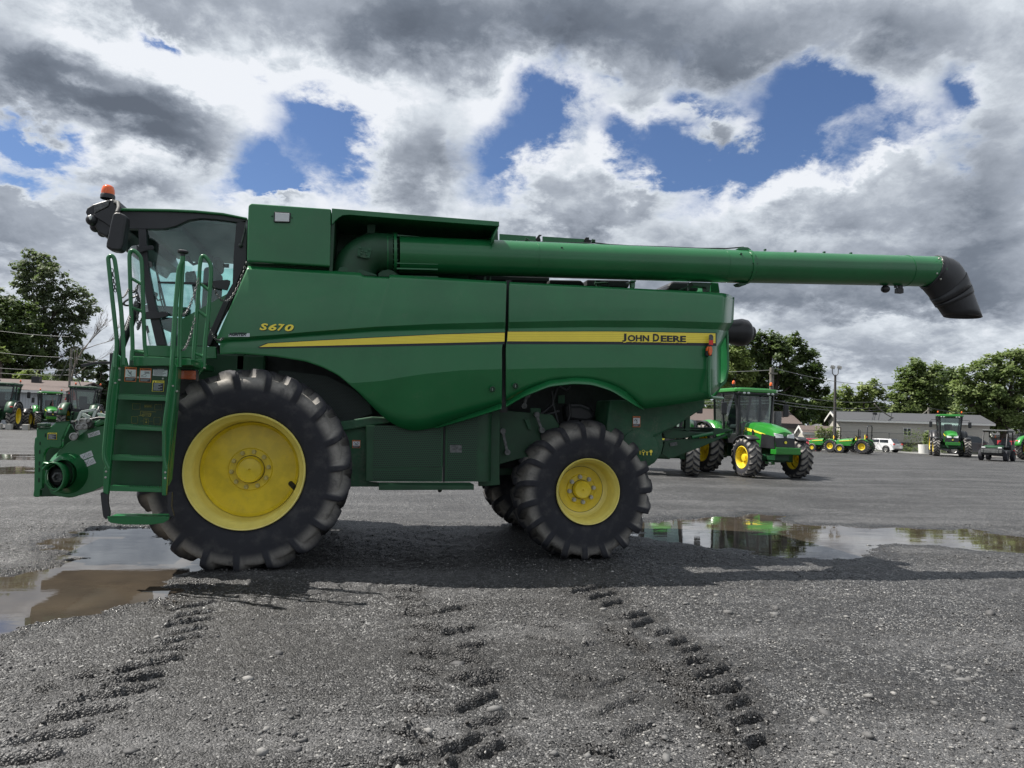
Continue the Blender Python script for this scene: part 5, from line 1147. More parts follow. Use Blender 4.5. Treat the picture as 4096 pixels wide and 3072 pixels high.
    for u, v in ((800, 292), (835, 165), (835, 265), (1310, 318), (1345, 365), (718, 1075), (714, 1127), (1242, 1083), (1240, 1133), (1000, 243), (1222, 254)):
        m.lathe([(.009, .01), (.009, -.006), (.0001, -.008)], 8, c=at(*B(u, v), Yl+(.0 if u not in (1000, 1222) else .165)))
    m.build('ladder_bolts', M['bolt'], lad, smooth=40)
    plate('ladder_strap', M['black'], [B(665, 1262), B(690, 1255), B(735, 1275), B(735, 1360), B(752, 1440), B(745, 1475), B(712, 1500), B(690, 1470), B(675, 1360)], Yl, .03, parent=lad, bevel=.003)
    plate('ladder_strap', M['black'], [B(1262, 1262), B(1300, 1258), B(1295, 1390), B(1318, 1470), B(1285, 1500), B(1262, 1400)], Yl+.02, .03, parent=lad, bevel=.003)
    mk('swing_step', G, lambda m: (m.plate([B(728, 1476), B(1272, 1478), B(1272, 1500), B(1225, 1530), B(1120, 1545), B(880, 1545), B(760, 1530), B(735, 1512)], Yl-.05, .015), m.prism([at(*B(740, 1476), Yl-.05), at(*B(1268, 1478), Yl-.05), at(*B(1268, 1482), Yl-.05), at(*B(740, 1482), Yl-.05)], (0, .2, 0)), [m.box(at(*B(760+i*21, 1474), Yl-.04), (.012, .02, .01)) for i in range(24)]), parent=lad, bevel=.002)
    decal(P_(B, [(885, 150), (990, 155), (982, 282), (879, 277)]), Yl+.165, 'fall'); decal(P_(B, [(1018, 160), (1119, 163), (1113, 287), (1010, 283)]), Yl+.165, 'arm')
    decal(P_(B, [(1135, 163), (1262, 170), (1258, 234), (1131, 226)]), Yl+.165, 'lines'); decal(P_(B, [(1130, 270), (1233, 272), (1227, 369), (1122, 366)]), Yl+.165, 'caution')
    # yellow service pictogram
    m = MB(); Yp = Yl+.166
    def ln(a, b2, w=.0028): m.beam(at(*B(*a), Yp), at(*B(*b2), Yp), w, .001, (0, 1, 0))
    def sq(u0, v0, u1, v1): ln((u0, v0), (u1, v0), .0015); ln((u1, v0), (u1, v1), .0015); ln((u1, v1), (u0, v1), .0015); ln((u0, v1), (u0, v0), .0015)
    sq(952, 475, 1018, 525); sq(1148, 482, 1210, 530); sq(943, 588, 998, 648); sq(1140, 595, 1196, 655); sq(1052, 603, 1092, 658); sq(1058, 485, 1122, 508)
    for i in range(4): ln((1062+i*14, 492), (1072+i*14, 502), .004); ln((1062+i*14, 502), (1072+i*14, 492), .004)
    ln((1022, 540), (1160, 548)); ln((1022, 540), (1025, 580)); ln((1025, 580), (1110, 586)); ln((1040, 556), (1120, 560), .005); ln((1110, 560), (1112, 586)); ln((1035, 570), (1120, 572)); ln((1006, 582), (1028, 578))
    ln((1060, 612), (1085, 612)); ln((1065, 640), (1080, 640), .012); ln((1072, 612), (1072, 640)); ln((1020, 628), (1045, 628), .0015); ln((1100, 632), (1130, 634), .0015)
    for c_ in ((1045, 580), (1100, 580)): m.lathe([(.010, 0), (.007, 0)], 14, c=at(*B(*c_), Yp))
    m.build('pictogram', pmat('dull_yellow_print', (.30, .27, .04), .5), root)
    # amber side marker
    mk('marker_light', K, lambda m: m.plate([B(1362, 168), B(1518, 172), B(1520, 278), B(1358, 272)], -.32, .09), bevel=.008)
    mk('marker_lens', M['amber_dark'], lambda m: m.plate([B(1378, 180), B(1508, 184), B(1508, 262), B(1376, 256)], -.34, .03), bevel=.005)
    m = MB()
    for u, v in ((1502, 105), (1502, 135), (1595, 128), (1590, 158)): m.sphere(at(*B(u, v), -.12), .011, 8, 6)
    m.build('bracket_bolts', M['bolt'], root, smooth=60)
    # left front post and light bar seen past the ladder
    mk('front_post', K, lambda m: (m.plate([B(748, 30), B(785, 22), B(785, 340), B(742, 340)], .3, .06), m.plate([B(490, 128), B(600, 105), B(750, 100), B(750, 122), B(620, 125), B(520, 150), B(495, 148)], .5, .05)), bevel=.004)
    # ---------- feeder house
    Yf = .75
    body = [(1890, 760), (1880, 880), (1650, 935), (1560, 962), (1470, 1020), (1370, 1092), (1200, 1205), (1040, 1340), (1005, 1395), (975, 1500), (960, 1659)]
    bp = [Cc(u, v) for u, v in body]+[B(180, 1180), B(230, 1270), B(300, 1297), B(440, 1298), B(600, 1250), B(700, 1200), B(740, 1000)]
    plate('feeder_house', G, bp, Yf, 2.0, bevel=.035, seg=3)
    plate('feeder_top_cover', G, [Cc(1655, 845), Cc(1770, 775), Cc(1890, 748), Cc(1890, 850), Cc(1700, 925), Cc(1655, 920), Cc(1645, 880)], Yf-.03, 1.2, bevel=.02)
    fr = [B(100, 695), B(215, 692), B(270, 640), B(300, 635), B(400, 628), B(325, 790), B(322, 850), B(300, 870), B(225, 862), B(190, 880), B(165, 920), B(150, 1225), B(132, 1240), B(130, 1300), B(85, 1303), B(70, 1290), B(78, 1240), B(82, 990), B(78, 860), B(85, 780), B(100, 770)]
    plate('feeder_frame', G, fr, Yf-.05, .06, bevel=.008)
    plate('feeder_frame_back', GD, [B(100, 700), B(390, 640), B(470, 760), B(330, 900), B(400, 1290), B(120, 1300)], Yf+.25, 1.0, bevel=.01)
    mk('feeder_frame_slot', M['dark'], lambda m: [m.plate([B(u, v), B(u+8, v), B(u+7, v+w), B(u-1, v+w)], Yf-.056, .004) for u, v, w in ((128, 812, 28), (125, 885, 34), (122, 985, 36), (120, 1040, 40), (118, 1130, 40), (176, 738, 32))])
    mk('stop_block', GU, lambda m: m.plate([B(105, 650), B(185, 648), B(190, 672), B(180, 680), B(106, 678)], Yf-.08, .12), bevel=.006)
    mk('top_flat', GU, lambda m: (m.plate([B(104, 684), B(213, 678), B(213, 692), B(104, 695)], Yf-.07, .10), m.plate([B(265, 636), B(395, 624), B(395, 630), B(265, 642)], Yf-.06, .3)))
    # drum shield
    dc = at(*B(268, 1125), Yf-.12); px_r = (at(*B(355, 1125), Yf-.12)-dc).length*1.0*1.62
    def arc(a0, a1, r, n=26): return [(dc.x+.74*r*math.cos(math.radians(a0+(a1-a0)*i/n)), dc.z+r*math.sin(math.radians(a0+(a1-a0)*i/n))) for i in range(n+1)]
    m = MB(); rr = px_r
    ar = arc(150, -75, rr*1.08); m.grid([[(x, Yf-.20, z) for x, z in ar], [(x, Yf+.05, z) for x, z in ar]])
    m.build('drum_shield', G, root, smooth=60, solid=.018)
    tp = at(*B(147, 1018), Yf-.2); tq = arc(125, 95, rr*1.08, 4)
    m = MB(); row = [(tp.x, tp.z), (tq[0][0]-.02, tp.z+.03)]+tq[1:]; m.grid([[(x, Yf-.20, z) for x, z in row], [(x, Yf+.0, z) for x, z in row]]); m.build('drum_shield_lip', G, root, smooth=60, solid=.015)
    m = MB(); ar = arc(100, 300, rr*.98); ar2 = arc(100, 300, rr*.80); m.grid([[(x, Yf-.10, z) for x, z in ar], [(x, Yf-.12, z) for x, z in ar2]]); m.build('drum_ring', G, root, smooth=60, solid=.01)
    mk('drum_hub', M['dark'], lambda m: (m.lathe([(px_r*.95, .12), (px_r*.9, .10), (.09, .08), (.085, .04), (.05, .03), (.045, .06), (.0001, .06)], 32, Matrix.Diagonal((.74, 1, 1)), c=(dc.x, Yf-.12, dc.z))), smooth=40)
    mk('drive_shaft', M['cast'], lambda m: m.lathe([(.055, .05), (.055, -.02), (.035, -.03), (.03, .02), (.0001, .02)], 6, c=(dc.x+.02, Yf-.10, dc.z)), smooth=20)
    mk('drum_cone', G, lambda m: m.lathe([(rr*1.08, 0), (rr*1.2, .06), (rr*1.25, .16), (rr*.9, .2)], 36, Matrix.Diagonal((.78, 1, 1)), c=(dc.x+.03, Yf-.06, dc.z+.02)), smooth=50)
    mk('drum_cone', G, lambda m: m.lathe([(rr*1.0, -.08), (rr*1.12, -.03), (rr*1.45, .05), (rr*1.75, .11)], 40, Matrix.Diagonal((.9, 1, 1)), c=(dc.x+.07, Yf-.05, dc.z+.03)), smooth=60)
    # hydraulic coupler with pale handles
    hc = [Cc(1350, 790), Cc(1370, 770), Cc(1440, 765), Cc(1500, 775), Cc(1590, 775), Cc(1622, 800), Cc(1622, 880), Cc(1590, 930), Cc(1500, 965), Cc(1410, 970), Cc(1360, 930), Cc(1340, 860)]
    cp = plate('hydraulic_coupler', M['cast'], hc, Yf-.08, .15, bevel=.012)
    m = MB()
    for u, v, r in ((1410, 918, .035), (1497, 910, .035), (1560, 808, .022), (1467, 835, .04), (1310, 1088, .04), (1430, 800, .016)):
        m.lathe([(r, .02), (r, -.02), (r*.7, -.022), (r*.6, -.01), (.0001, -.01)], 16, c=at(*Cc(u, v), Yf-.085))
    m.build('coupler_port', M['steel'], cp, smooth=40)
    def frame_loop(L, w, Y, name='coupler_handle'):
        m = MB(); P = [at(*Cc(u, v), Y) for u, v in L]
        for i in range(len(P)-1): m.beam(P[i], P[i+1], w, .02, (0, 1, 0))
        m.build(name, M['alu'], root, bevel=.003)
    frame_loop([(1378, 805), (1438, 655), (1705, 605), (1655, 750)], .026, Yf-.16)
    frame_loop([(1460, 700), (1490, 690), (1590, 740), (1560, 770), (1455, 705)], .018, Yf-.10)
    frame_loop([(1725, 690), (1780, 682), (1895, 725), (1850, 745), (1735, 695)], .018, Yf+.1)
    mk('hydraulic_hose', K, lambda m: [m.tube([at(*Cc(u, v), Yf-.03) for u, v in P], .014, 8) for P in ([(1300, 850), (1330, 920), (1360, 1000), (1380, 1060)], [(1240, 850), (1300, 830), (1370, 810), (1480, 780)], [(1590, 790), (1650, 780), (1750, 760), (1890, 765)])], smooth=50)
    mk('steel_fitting', M['steel'], lambda m: (m.tube([at(*Cc(1300, 800), Yf-.1), at(*Cc(1300, 835), Yf-.1)], .02, 8), m.beam(at(*Cc(1375, 1000), Yf-.08), at(*Cc(1385, 1060), Yf-.08), .015)), smooth=40)
    decal(P_(Cc, [(845, 1022), (1008, 1022), (1003, 1145), (840, 1140)]), Yf-.055, 'caution')
    decal(P_(Cc, [(1548, 1040), (1755, 975), (1775, 1050), (1570, 1110)]), Yf-.004, 'draw'); decal(P_(Cc, [(1412, 1415), (1615, 1335), (1650, 1430), (1452, 1508)]), Yf-.004, 'draw'); decal(P_(Cc, [(1465, 1525), (1645, 1450), (1700, 1555), (1512, 1635)]), Yf-.004, 'draw')
    mk('reflection_slab', M['dark'], lambda m: m.box((-2.95, 2.5, .60), (1.5, .7, .12)), bevel=.01)  # added slab; blocks the sky's reflection so the left puddle stays dark
    # dark parts in the shade under the cab
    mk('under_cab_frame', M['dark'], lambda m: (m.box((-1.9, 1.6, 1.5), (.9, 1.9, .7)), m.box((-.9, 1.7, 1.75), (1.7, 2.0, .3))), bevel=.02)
    return root
combine()
# ------------------------------------------------------------------ background machines
def tractor_proto(hero=False):
    """modern cab tractor, x forward, z up, wheels on the ground"""
    r = empty('tractor')
    G, K = M['green_light'], M['black']
    def mk(name, mat, fn, parent=r, **kw):
        m = MB(); fn(m); return m.build(name, mat, parent, **kw)
    trr = tyre_mesh('tyre', .86, .50, .50, 20, .055, lugw=.42, nt=300 if hero else 200, ns=40, seed=2, wear=.3, k=.9)
    trf = tyre_mesh('tyre', .64, .42, .36, 18, .045, lugw=.42, nt=300 if hero else 160, ns=40, seed=4, wear=.3, k=.9)
    def wheel(x, y, R, W, rim, tm, dish):
        s = 1 if y > 0 else -1; m = MB()
        pr = [(rim, -.02), (rim+.008, .0), (rim-.01, .01), (rim-.04, -.03), (rim-.05, -.10), (rim-.06, -dish), (rim-.10, -dish-.02), (.20, -dish-.0), (.19, -dish+.03), (.12, -dish+.03), (.11, -dish+.10), (.0001, -dish+.11)]
        m.lathe([(a, (b+W*.42)*s) for a, b in pr], 48)
        pr2 = [(rim, .02-W*.42), (rim-.04, .05-W*.42), (rim-.06, W*.42-dish-.03)]
        m.lathe([(a, b*s) for a, b in pr2], 48)
        for i in range(8):
            a = 2*math.pi*i/8; m.lathe([(.016, 0), (.016, .03*s), (.0001, .03*s)], 6, c=(.155*math.cos(a), (W*.42-dish+.02)*s, .155*math.sin(a)))
        o = m.build('wheel', M['yellow'], r, smooth=40); o.location = (x, y, R-.01)
        t = bpy.data.objects.new('tyre', tm); COL.objects.link(t); t.parent = o
        return o
    for y in (-.92, .92): wheel(-1.25, y, .86, .50, .50, trr, .22); wheel(1.30, y, .64, .42, .36, trf, .16)
    # hood: lofted sections
    rows = []
    for x, w, zt, zb in ((.30, .40, 1.80, 1.02), (.7, .40, 1.79, 1.0), (1.2, .385, 1.73, .98), (1.65, .365, 1.64, .96), (1.90, .35, 1.54, .95), (1.98, .33, 1.47, .95)):
        rows.append([(x, -w, zb), (x, -w, zb+.3), (x, -w*.96, zt-.18), (x, -w*.82, zt-.05), (x, -w*.45, zt), (x, 0, zt+.02), (x, w*.45, zt), (x, w*.82, zt-.05), (x, w*.96, zt-.18), (x, w, zb+.3), (x, w, zb)])
    mk('hood', G, lambda m: (m.grid(rows), m.add([rows[-1][i] for i in range(11)], [tuple(range(11))])), smooth=25)
    mk('grille', K, lambda m: m.prism([(1.985, -.30, .93), (1.985, .30, .93), (1.97, .345, 1.22), (1.93, .345, 1.36), (1.93, -.345, 1.36), (1.97, -.345, 1.22)], (.055, 0, 0)), bevel=.01)
    for s in (-1, 1):
        mk('side_grille', K, lambda m: m.prism([(1.25, s*.39, .97), (1.97, s*.345, .95), (1.96, s*.345, 1.34), (1.32, s*.385, 1.42)], (0, s*.012, 0)))
        mk('side_vent', K, lambda m: m.prism([(.78, s*.405, 1.16), (.90, s*.402, 1.16), (.90, s*.398, 1.50), (.78, s*.40, 1.55)], (0, s*.012, 0)))
        mk('hood_stripe', M['yellow_decal'], lambda m: (m.prism([(.36, s*.398, 1.52), (.75, s*.398, 1.46), (.75, s*.398, 1.55), (.36, s*.398, 1.61)], (0, s*.006, 0)), m.prism([(.75, s*.396, 1.49), (1.5, s*.37, 1.36), (1.5, s*.37, 1.40), (.75, s*.396, 1.55)], (0, s*.014, 0))))
        mk('headlight', M['lens'], lambda m: m.prism([(1.98, s*.06, 1.30), (1.96, s*.33, 1.29), (1.90, s*.355, 1.45), (1.97, s*.09, 1.40)], (.055, 0, 0)), bevel=.012)
    mk('emblem', M['yellow_decal'], lambda m: m.lathe([(.045, 0), (.045, .01), (.0001, .01)], 16, Matrix(((0, 1, 0), (1, 0, 0), (0, 0, 1))), 'y', (2.035, 0, 1.16)))
    mk('chassis', M['green_dark'], lambda m: (m.box((.4, 0, .78), (2.9, .5, .42)), m.box((-1.1, 0, .85), (.7, .8, .55)), m.tube([(-1.25, -.75, .86), (-1.25, .75, .86)], .14, 12), m.tube([(1.30, -.72, .64), (1.30, .72, .64)], .11, 12), m.box((1.45, 0, .66), (.5, .45, .30)), m.box((1.3, -.62, .66), (.25, .18, .3)), m.box((1.3, .62, .66), (.25, .18, .3))), bevel=.02)
    mk('front_bracket', M['green_dark' if not hero else 'green_light'], lambda m: (m.box((2.02, 0, .86), (.30, .86, .16)), m.box((2.17, 0, .90), (.04, .88, .20))), bevel=.012)
    # cab
    zc0, zc1 = 1.28, 2.78
    def quad(x0b, x0t, x1b, x1t, yb, yt): return [(x0b, yb, zc0), (x1b, yb, zc0), (x1t, yt, zc1), (x0t, yt, zc1)]
    corners = {}
    xb0, xb1, xt0, xt1, yb, yt = -1.28, .36, -1.12, .22, .66, .74
    for s in (-1, 1):
        for nm, (a, b) in {'f': ((xb1, s*.52, zc0-.2), (xt1, s*yt, zc1)), 'r': ((xb0, s*.60, zc0+.15), (xt0, s*yt, zc1)), 'm': ((-.55, s*.68, zc0), (-.55, s*yt, zc1))}.items():
            mk('pillar', K, lambda m: m.beam(a, b, .07 if nm != 'm' else .06, .08), bevel=.01)
        mk('side_glass', M['tractor_glass'], lambda m: m.add([(xb1, s*.52, zc0-.15), (xt1, s*yt, zc1), (xt0, s*yt, zc1), (xb0, s*.60, zc0+.15), (-.55, s*.69, zc0)], [(0, 1, 2, 3, 4)]))
        mk('cab_side', K, lambda m: m.box((-.1, s*.6, 1.22), (.9, .06, .35)), bevel=.02)
        # rear fender
        n = 14; R_ = .97; rws = []
        for k in range(n+1):
            a = math.radians(20+150*k/n); rws.append([(-1.25+R_*math.cos(a), s*.60, .86+R_*math.sin(a)), (-1.25+(R_+.02)*math.cos(a), s*.85, .88+(R_)*math.sin(a)), (-1.25+(R_)*math.cos(a), s*1.06, .86+(R_-.02)*math.sin(a))])
        mk('fender', G, lambda m: m.grid(rws), smooth=40, solid=.03)
        rws2 = [[(x, s*1.06, z) for (x, y, z) in [q[2]]]+[(x*1.0, s*1.16, z-.03) for (x, y, z) in [q[2]]] for q in rws]
        mk('fender_edge', K, lambda m: m.grid(rws2), smooth=40, solid=.03)
        mk('tail_light', M['red'], lambda m: m.box((-2.08, s*.95, 1.42), (.04, .16, .07), Matrix.Rotation(.4, 3, 'Y')), bevel=.01)
        # front mudguard
        rws = [[(1.30+.70*math.cos(a), s*.70, .66+.70*math.sin(a)), (1.30+.70*math.cos(a), s*1.10, .66+.69*math.sin(a))] for a in [math.radians(55+95*k/10) for k in range(11)]]
        mk('mudguard', K, lambda m: m.grid(rws), smooth=40, solid=.025)
        # mirror, lights, beacon
        mk('mirror_arm', K, lambda m: m.tube([(.25, s*.72, 2.55), (.32, s*1.15, 2.55), (.32, s*1.18, 2.45)], .015, 8))
        mk('mirror', K, lambda m: m.box((.32, s*1.18, 2.22), (.07, .20, .42)), bevel=.03)
        bz = mk('beacon_base', K, lambda m: (m.tube([(.12, s*.72, 2.86), (.12, s*.72, 3.02)], .012, 6), m.lathe([(.05, 0), (.05, .05), (.0001, .05)], 14, None, 'z', (.12, s*.72, 3.02))), smooth=40)
        mk('beacon_dome', M['amber'], lambda m: m.lathe([(.05, .05), (.052, .09), (.045, .14), (.02, .165), (.0001, .168)], 16, None, 'z', (.12, s*.72, 3.02)), parent=bz, smooth=60)
        for q in range(2):
            mk('work_light', M['lens'], lambda m: m.sphere((.50, s*(.38+.16*q), 2.76), .05, 12, 8, (.6, 1.2, .8)), smooth=60)
            mk('work_light', M['lens'], lambda m: m.sphere((-1.24, s*(.38+.16*q), 2.80), .04, 12, 8, (.6, 1.2, .8)), smooth=60)
    mk('windscreen', M['tractor_glass'], lambda m: m.grid([[(xb1+.10*(1-(2*k/8-1)**2), -.52+1.04*k/8, zc0-.1) for k in range(9)], [(xt1+.07*(1-(2*k/8-1)**2), -yt+2*yt*k/8, zc1) for k in range(9)]]), smooth=60)
    mk('rear_glass', M['tractor_glass'], lambda m: m.add([(xb0-.02, -.6, zc0+.15), (xb0-.02, .6, zc0+.15), (xt0-.02, yt, zc1), (xt0-.02, -yt, zc1)], [(0, 1, 2, 3)]))
    mk('cab_base', K, lambda m: (m.box((-.45, 0, 1.15), (1.6, 1.15, .22)), m.box((-1.28, 0, 1.28), (.12, 1.2, .36))), bevel=.03)
    mk('roof', G, lambda m: (m.prism([(-1.30, -.80, 2.80), (.38, -.82, 2.80), (.52, -.66, 2.79), (.52, .66, 2.79), (.38, .82, 2.80), (-1.30, .80, 2.80)], (0, 0, .12)), m.box((-.4, 0, 2.93), (1.3, 1.2, .06))), bevel=.045, seg=3)
    mk('roof_rim', K, lambda m: m.box((-.38, 0, 2.76), (1.76, 1.5, .09)), bevel=.03)
    mk('seat', M['seat'], lambda m: (m.box((-.75, 0, 1.62), (.5, .5, .16)), m.box((-.98, 0, 1.98), (.14, .48, .6)), m.box((-.75, 0, 1.4), (.35, .35, .3))), bevel=.05)
    mk('steering_wheel', K, lambda m: (m.tube([(.15, 0, 1.3), (-.10, 0, 1.85)], .05, 8), m.lathe([(.19, 0), (.205, .015), (.19, .03), (.175, .015), (.19, 0)], 24, Matrix.Rotation(-.6, 3, 'Y'), 'z', (-.12, 0, 1.88)), m.box((.15, 0, 1.62), (.25, .4, .3))), smooth=50)
    mk('exhaust_stack', K, lambda m: (m.tube([(.30, -.62, 1.35), (.30, -.62, 2.35)], .085, 14), m.tube([(.30, -.62, 2.35), (.30, -.62, 2.75)], .05, 12)), smooth=50)
    mk('fuel_tank', K, lambda m: m.box((.1, .55, .72), (1.1, .30, .42)), bevel=.06)
    mk('steps', G, lambda m: (m.beam((-.05, .78, 1.12), (.02, .92, .35), .03, .12), m.beam((-.42, .78, 1.12), (-.35, .92, .35), .03, .12), [m.box((-.2, .80+.04*i, 1.02-.22*i), (.38, .14, .03)) for i in range(4)]), bevel=.004)
    mk('hitch', M['green_dark'], lambda m: (m.beam((-1.6, -.35, .75), (-2.25, -.38, .50), .06, .08), m.beam((-1.6, .35, .75), (-2.25, .38, .50), .06, .08), m.beam((-1.7, -.35, 1.25), (-2.1, -.35, 1.2), .07), m.beam((-1.7, .35, 1.25), (-2.1, .35, 1.2), .07), m.beam((-2.05, .35, 1.2), (-2.1, .38, .55), .04), m.beam((-2.05, -.35, 1.2), (-2.1, -.38, .55), .04), m.box((-1.65, 0, 1.0), (.3, .5, .5)), m.box((-1.9, 0, .52), (.7, .1, .06))), bevel=.008)
    return r
def place(r, pos, heading, scale=1.0, label=None, cat='tractor', group=None):
    r.location = (pos[0], pos[1], 0); r.rotation_euler = (0, 0, math.radians(heading)); r.scale = (scale,)*3
    tag(r, label, cat, group)
TR = tractor_proto(True)
place(TR, (12.95, 15.0), -88, 1.0, 'bright green cab tractor with yellow wheels and two orange beacons beside the harvester tail')
if True:
    # raised lettering on the hood of the near tractor
    for s in (1,):
        text_mesh('JOHN DEERE', (.40, .408, 1.535), (.72, .406, 1.485), (0, 0, .045), M['decal_black'], 'hood_lettering', TR, bold=.02)
        text_mesh('6M', (.84, .41, 1.42), (1.0, .40, 1.40), (0, 0, .06), M['yellow_decal'], 'hood_number', TR, bold=.02)
b_ = gnd(2767, 1903); ha_ = math.radians(-113); hd_ = Vector((math.cos(ha_), math.sin(ha_), 0)); pc_ = b_-Vector((-hd_.y, hd_.x, 0))*.92-hd_*1.30
t2 = copy_tree(TR); place(t2, (pc_.x, pc_.y), math.degrees(math.atan2(hd_.y, hd_.x)), 1.0, 'tractor half hidden behind the harvester tail board, only its front wheels showing')
def gg(px, Z, dz=0):                 # ground point under photo column px at camera depth Z
    c = far(px, 1536, Z); 
    d = ray(px, 1536); lat = (px-2048)/FPX*Z
    f2 = Vector((math.sin(PSI), math.cos(PSI), 0)); r2 = Vector((math.cos(PSI), -math.sin(PSI), 0))
    return Vector((CAM[0], CAM[1], 0))+f2*Z+r2*lat
def T(px, Z, hd, sc, lab, grp=None):
    t = copy_tree(TR)
    for ch in list(t.children):
        if ch.name.startswith(('hood_lettering', 'hood_number')): bpy.data.objects.remove(ch)
    p = gg(px, Z); place(t, p, hd, sc, lab, 'tractor', grp); return t
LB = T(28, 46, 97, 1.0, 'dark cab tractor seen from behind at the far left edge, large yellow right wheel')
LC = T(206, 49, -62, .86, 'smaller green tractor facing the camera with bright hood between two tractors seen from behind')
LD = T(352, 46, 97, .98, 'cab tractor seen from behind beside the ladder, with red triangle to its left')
FT = T(3802, 57, -128, 1.13, 'green cab tractor facing the camera near the parked cars at right')
for t_ in (LB, LD):  # backlit shade put into the colour: darker green fenders and roofs
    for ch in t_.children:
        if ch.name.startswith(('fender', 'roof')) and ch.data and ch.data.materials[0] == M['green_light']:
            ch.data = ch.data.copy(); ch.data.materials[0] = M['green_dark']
for ch in FT.children:
    if ch.name.startswith('fender'): ch.data = ch.data.copy(); ch.data.materials[0] = M['black']
SLV = MB(); c = gg(290, 47); SLV.prism([(c.x-.42, c.y, 1.98), (c.x+.42, c.y, 1.98), (c.x+.08, c.y, 2.68), (c.x-.08, c.y, 2.68)], (0, .03, 0)); 
so = SLV.build('slow_vehicle_sign', M['red'], None); tag(so, 'red triangular slow vehicle sign on a stalk between the left tractors', 'warning sign')
m = MB(); m.tube([(c.x, c.y+.05, 0), (c.x, c.y+.05, 2.0)], .03, 6); m.box((c.x, c.y+.1, 1.1), (.5, .3, .8)); m.build('sign_post', M['black'], so)
edge_w = T(4196, 54, 10, 1.0, 'tractor cut off by the right edge, only its yellow wheel showing')

def compact_proto():
    r = empty('compact_tractor'); G, K = M['green_light'], M['black']
    def mk(name, mat, fn, parent=r, **kw):
        m = MB(); fn(m); return m.build(name, mat, parent, **kw)
    tr = tyre_mesh('tyre', .56, .34, .25, 18, .03, nt=140, ns=28); tf = tyre_mesh('tyre', .36, .22, .16, 16, .02, nt=120, ns=24)
    for x, y, R, W, rim, tm in ((-.7, .6, .56, .34, .25, tr), (-.7, -.6, .56, .34, .25, tr), (.95, .55, .36, .22, .16, tf), (.95, -.55, .36, .22, .16, tf)):
        s = 1 if y > 0 else -1; m = MB(); m.lathe([(rim, s*W*.3), (rim+.008, s*W*.42), (rim-.03, s*W*.36), (rim-.05, s*.02), (.1, s*.0), (.09, s*.06), (.0001, s*.07)], 32)
        o = m.build('wheel', M['yellow'], r, smooth=40); o.location = (x, y, R); t = bpy.data.objects.new('tyre', tm); COL.objects.link(t); t.parent = o
    rows = [[(x, -w, z0), (x, -w, z1-.12), (x, -w*.6, z1), (x, w*.6, z1), (x, w, z1-.12), (x, w, z0)] for x, w, z0, z1 in ((.1, .32, .6, 1.18), (.8, .31, .58, 1.10), (1.25, .28, .58, 1.0), (1.42, .2, .6, .92))]
    mk('hood', G, lambda m: (m.grid(rows), m.add(rows[-1], [tuple(range(6))])), smooth=30)
    mk('grille', K, lambda m: m.box((1.43, 0, .72), (.04, .36, .3)), bevel=.01)
    for s in (-1, 1):
        mk('headlight', M['lens'], lambda m: m.sphere((1.40, s*.18, .90), .05, 10, 8), smooth=60)
        mk('hood_stripe', M['yellow_decal'], lambda m: m.prism([(.15, s*.325, .98), (1.1, s*.315, .90), (1.1, s*.315, .94), (.15, s*.325, 1.05)], (0, s*.006, 0)))
        rws = [[(-.7+.62*math.cos(a), s*.38, .56+.60*math.sin(a)), (-.7+.62*math.cos(a), s*.80, .56+.58*math.sin(a))] for a in [math.radians(10+130*k/8) for k in range(9)]]
        mk('fender', G, lambda m: m.grid(rws), smooth=40, solid=.03)
        mk('flasher', M['amber'], lambda m: m.box((-1.02, s*.55, 1.32), (.05, .05, .14)), bevel=.01)
    mk('roll_bar', K, lambda m: m.tube([(-1.0, -.5, .7), (-1.05, -.52, 2.05), (-1.05, -.42, 2.17), (-1.05, .42, 2.17), (-1.05, .52, 2.05), (-1.0, .5, .7)], .04, 8), smooth=50)
    for s in (-1, 1): mk('roll_bar_hinge', K, lambda m: m.box((-1.03, s*.52, 1.45), (.12, .1, .16)), bevel=.01)
    mk('seat', M['yellow_decal'], lambda m: (m.box((-.55, 0, 1.0), (.42, .46, .12)), m.box((-.78, 0, 1.25), (.1, .44, .44))), bevel=.04)
    mk('seat_back', K, lambda m: m.box((-.85, 0, 1.22), (.06, .46, .5)), bevel=.02)
    mk('chassis', M['dark'], lambda m: (m.box((.1, 0, .5), (2.2, .36, .28)), m.box((-.2, 0, .72), (.9, .9, .06)), m.tube([(-.7, -.5, .56), (-.7, .5, .56)], .09, 10), m.tube([(.95, -.45, .36), (.95, .45, .36)], .06, 10)), bevel=.01)
    mk('steering_wheel', K, lambda m: (m.lathe([(.17, 0), (.18, .012), (.17, .024), (.155, .012), (.17, 0)], 20, Matrix.Rotation(-.5, 3, 'Y'), 'z', (-.1, 0, 1.35)), m.tube([(.1, 0, 1.0), (-.1, 0, 1.34)], .03, 6)), smooth=50)
    mk('hitch', M['green_dark'], lambda m: (m.beam((-1.0, -.3, .55), (-1.5, -.32, .4), .05), m.beam((-1.0, .3, .55), (-1.5, .32, .4), .05), m.box((-1.15, 0, .75), (.2, .5, .3))))
    return r
cp = compact_proto(); g = 'compact tractors with roll bars parked in a row'
p = gg(3425, 55); place(cp, p, 124, 1.0, 'compact tractor with roll bar nearest the white hatchback', 'compact tractor', g)
c2 = copy_tree(cp); p = gg(3392, 58.5); place(c2, p, 150, .88, 'middle compact tractor carrying a green front loader', 'compact tractor', g)
ld = MB(); 
for s in (-.42, .42): ld.beam((-.1, s, 1.15), (.9, s, 1.15), .07); ld.beam((.9, s, 1.15), (1.75, s, .35), .07); ld.beam((.3, s, .6), (.9, s, 1.05), .05)
ld.prism([(1.7, -.7, .1), (2.15, -.7, .08), (1.7, -.7, .55)], (0, 1.4, 0)); ld.build('front_loader', M['green_light'], c2)
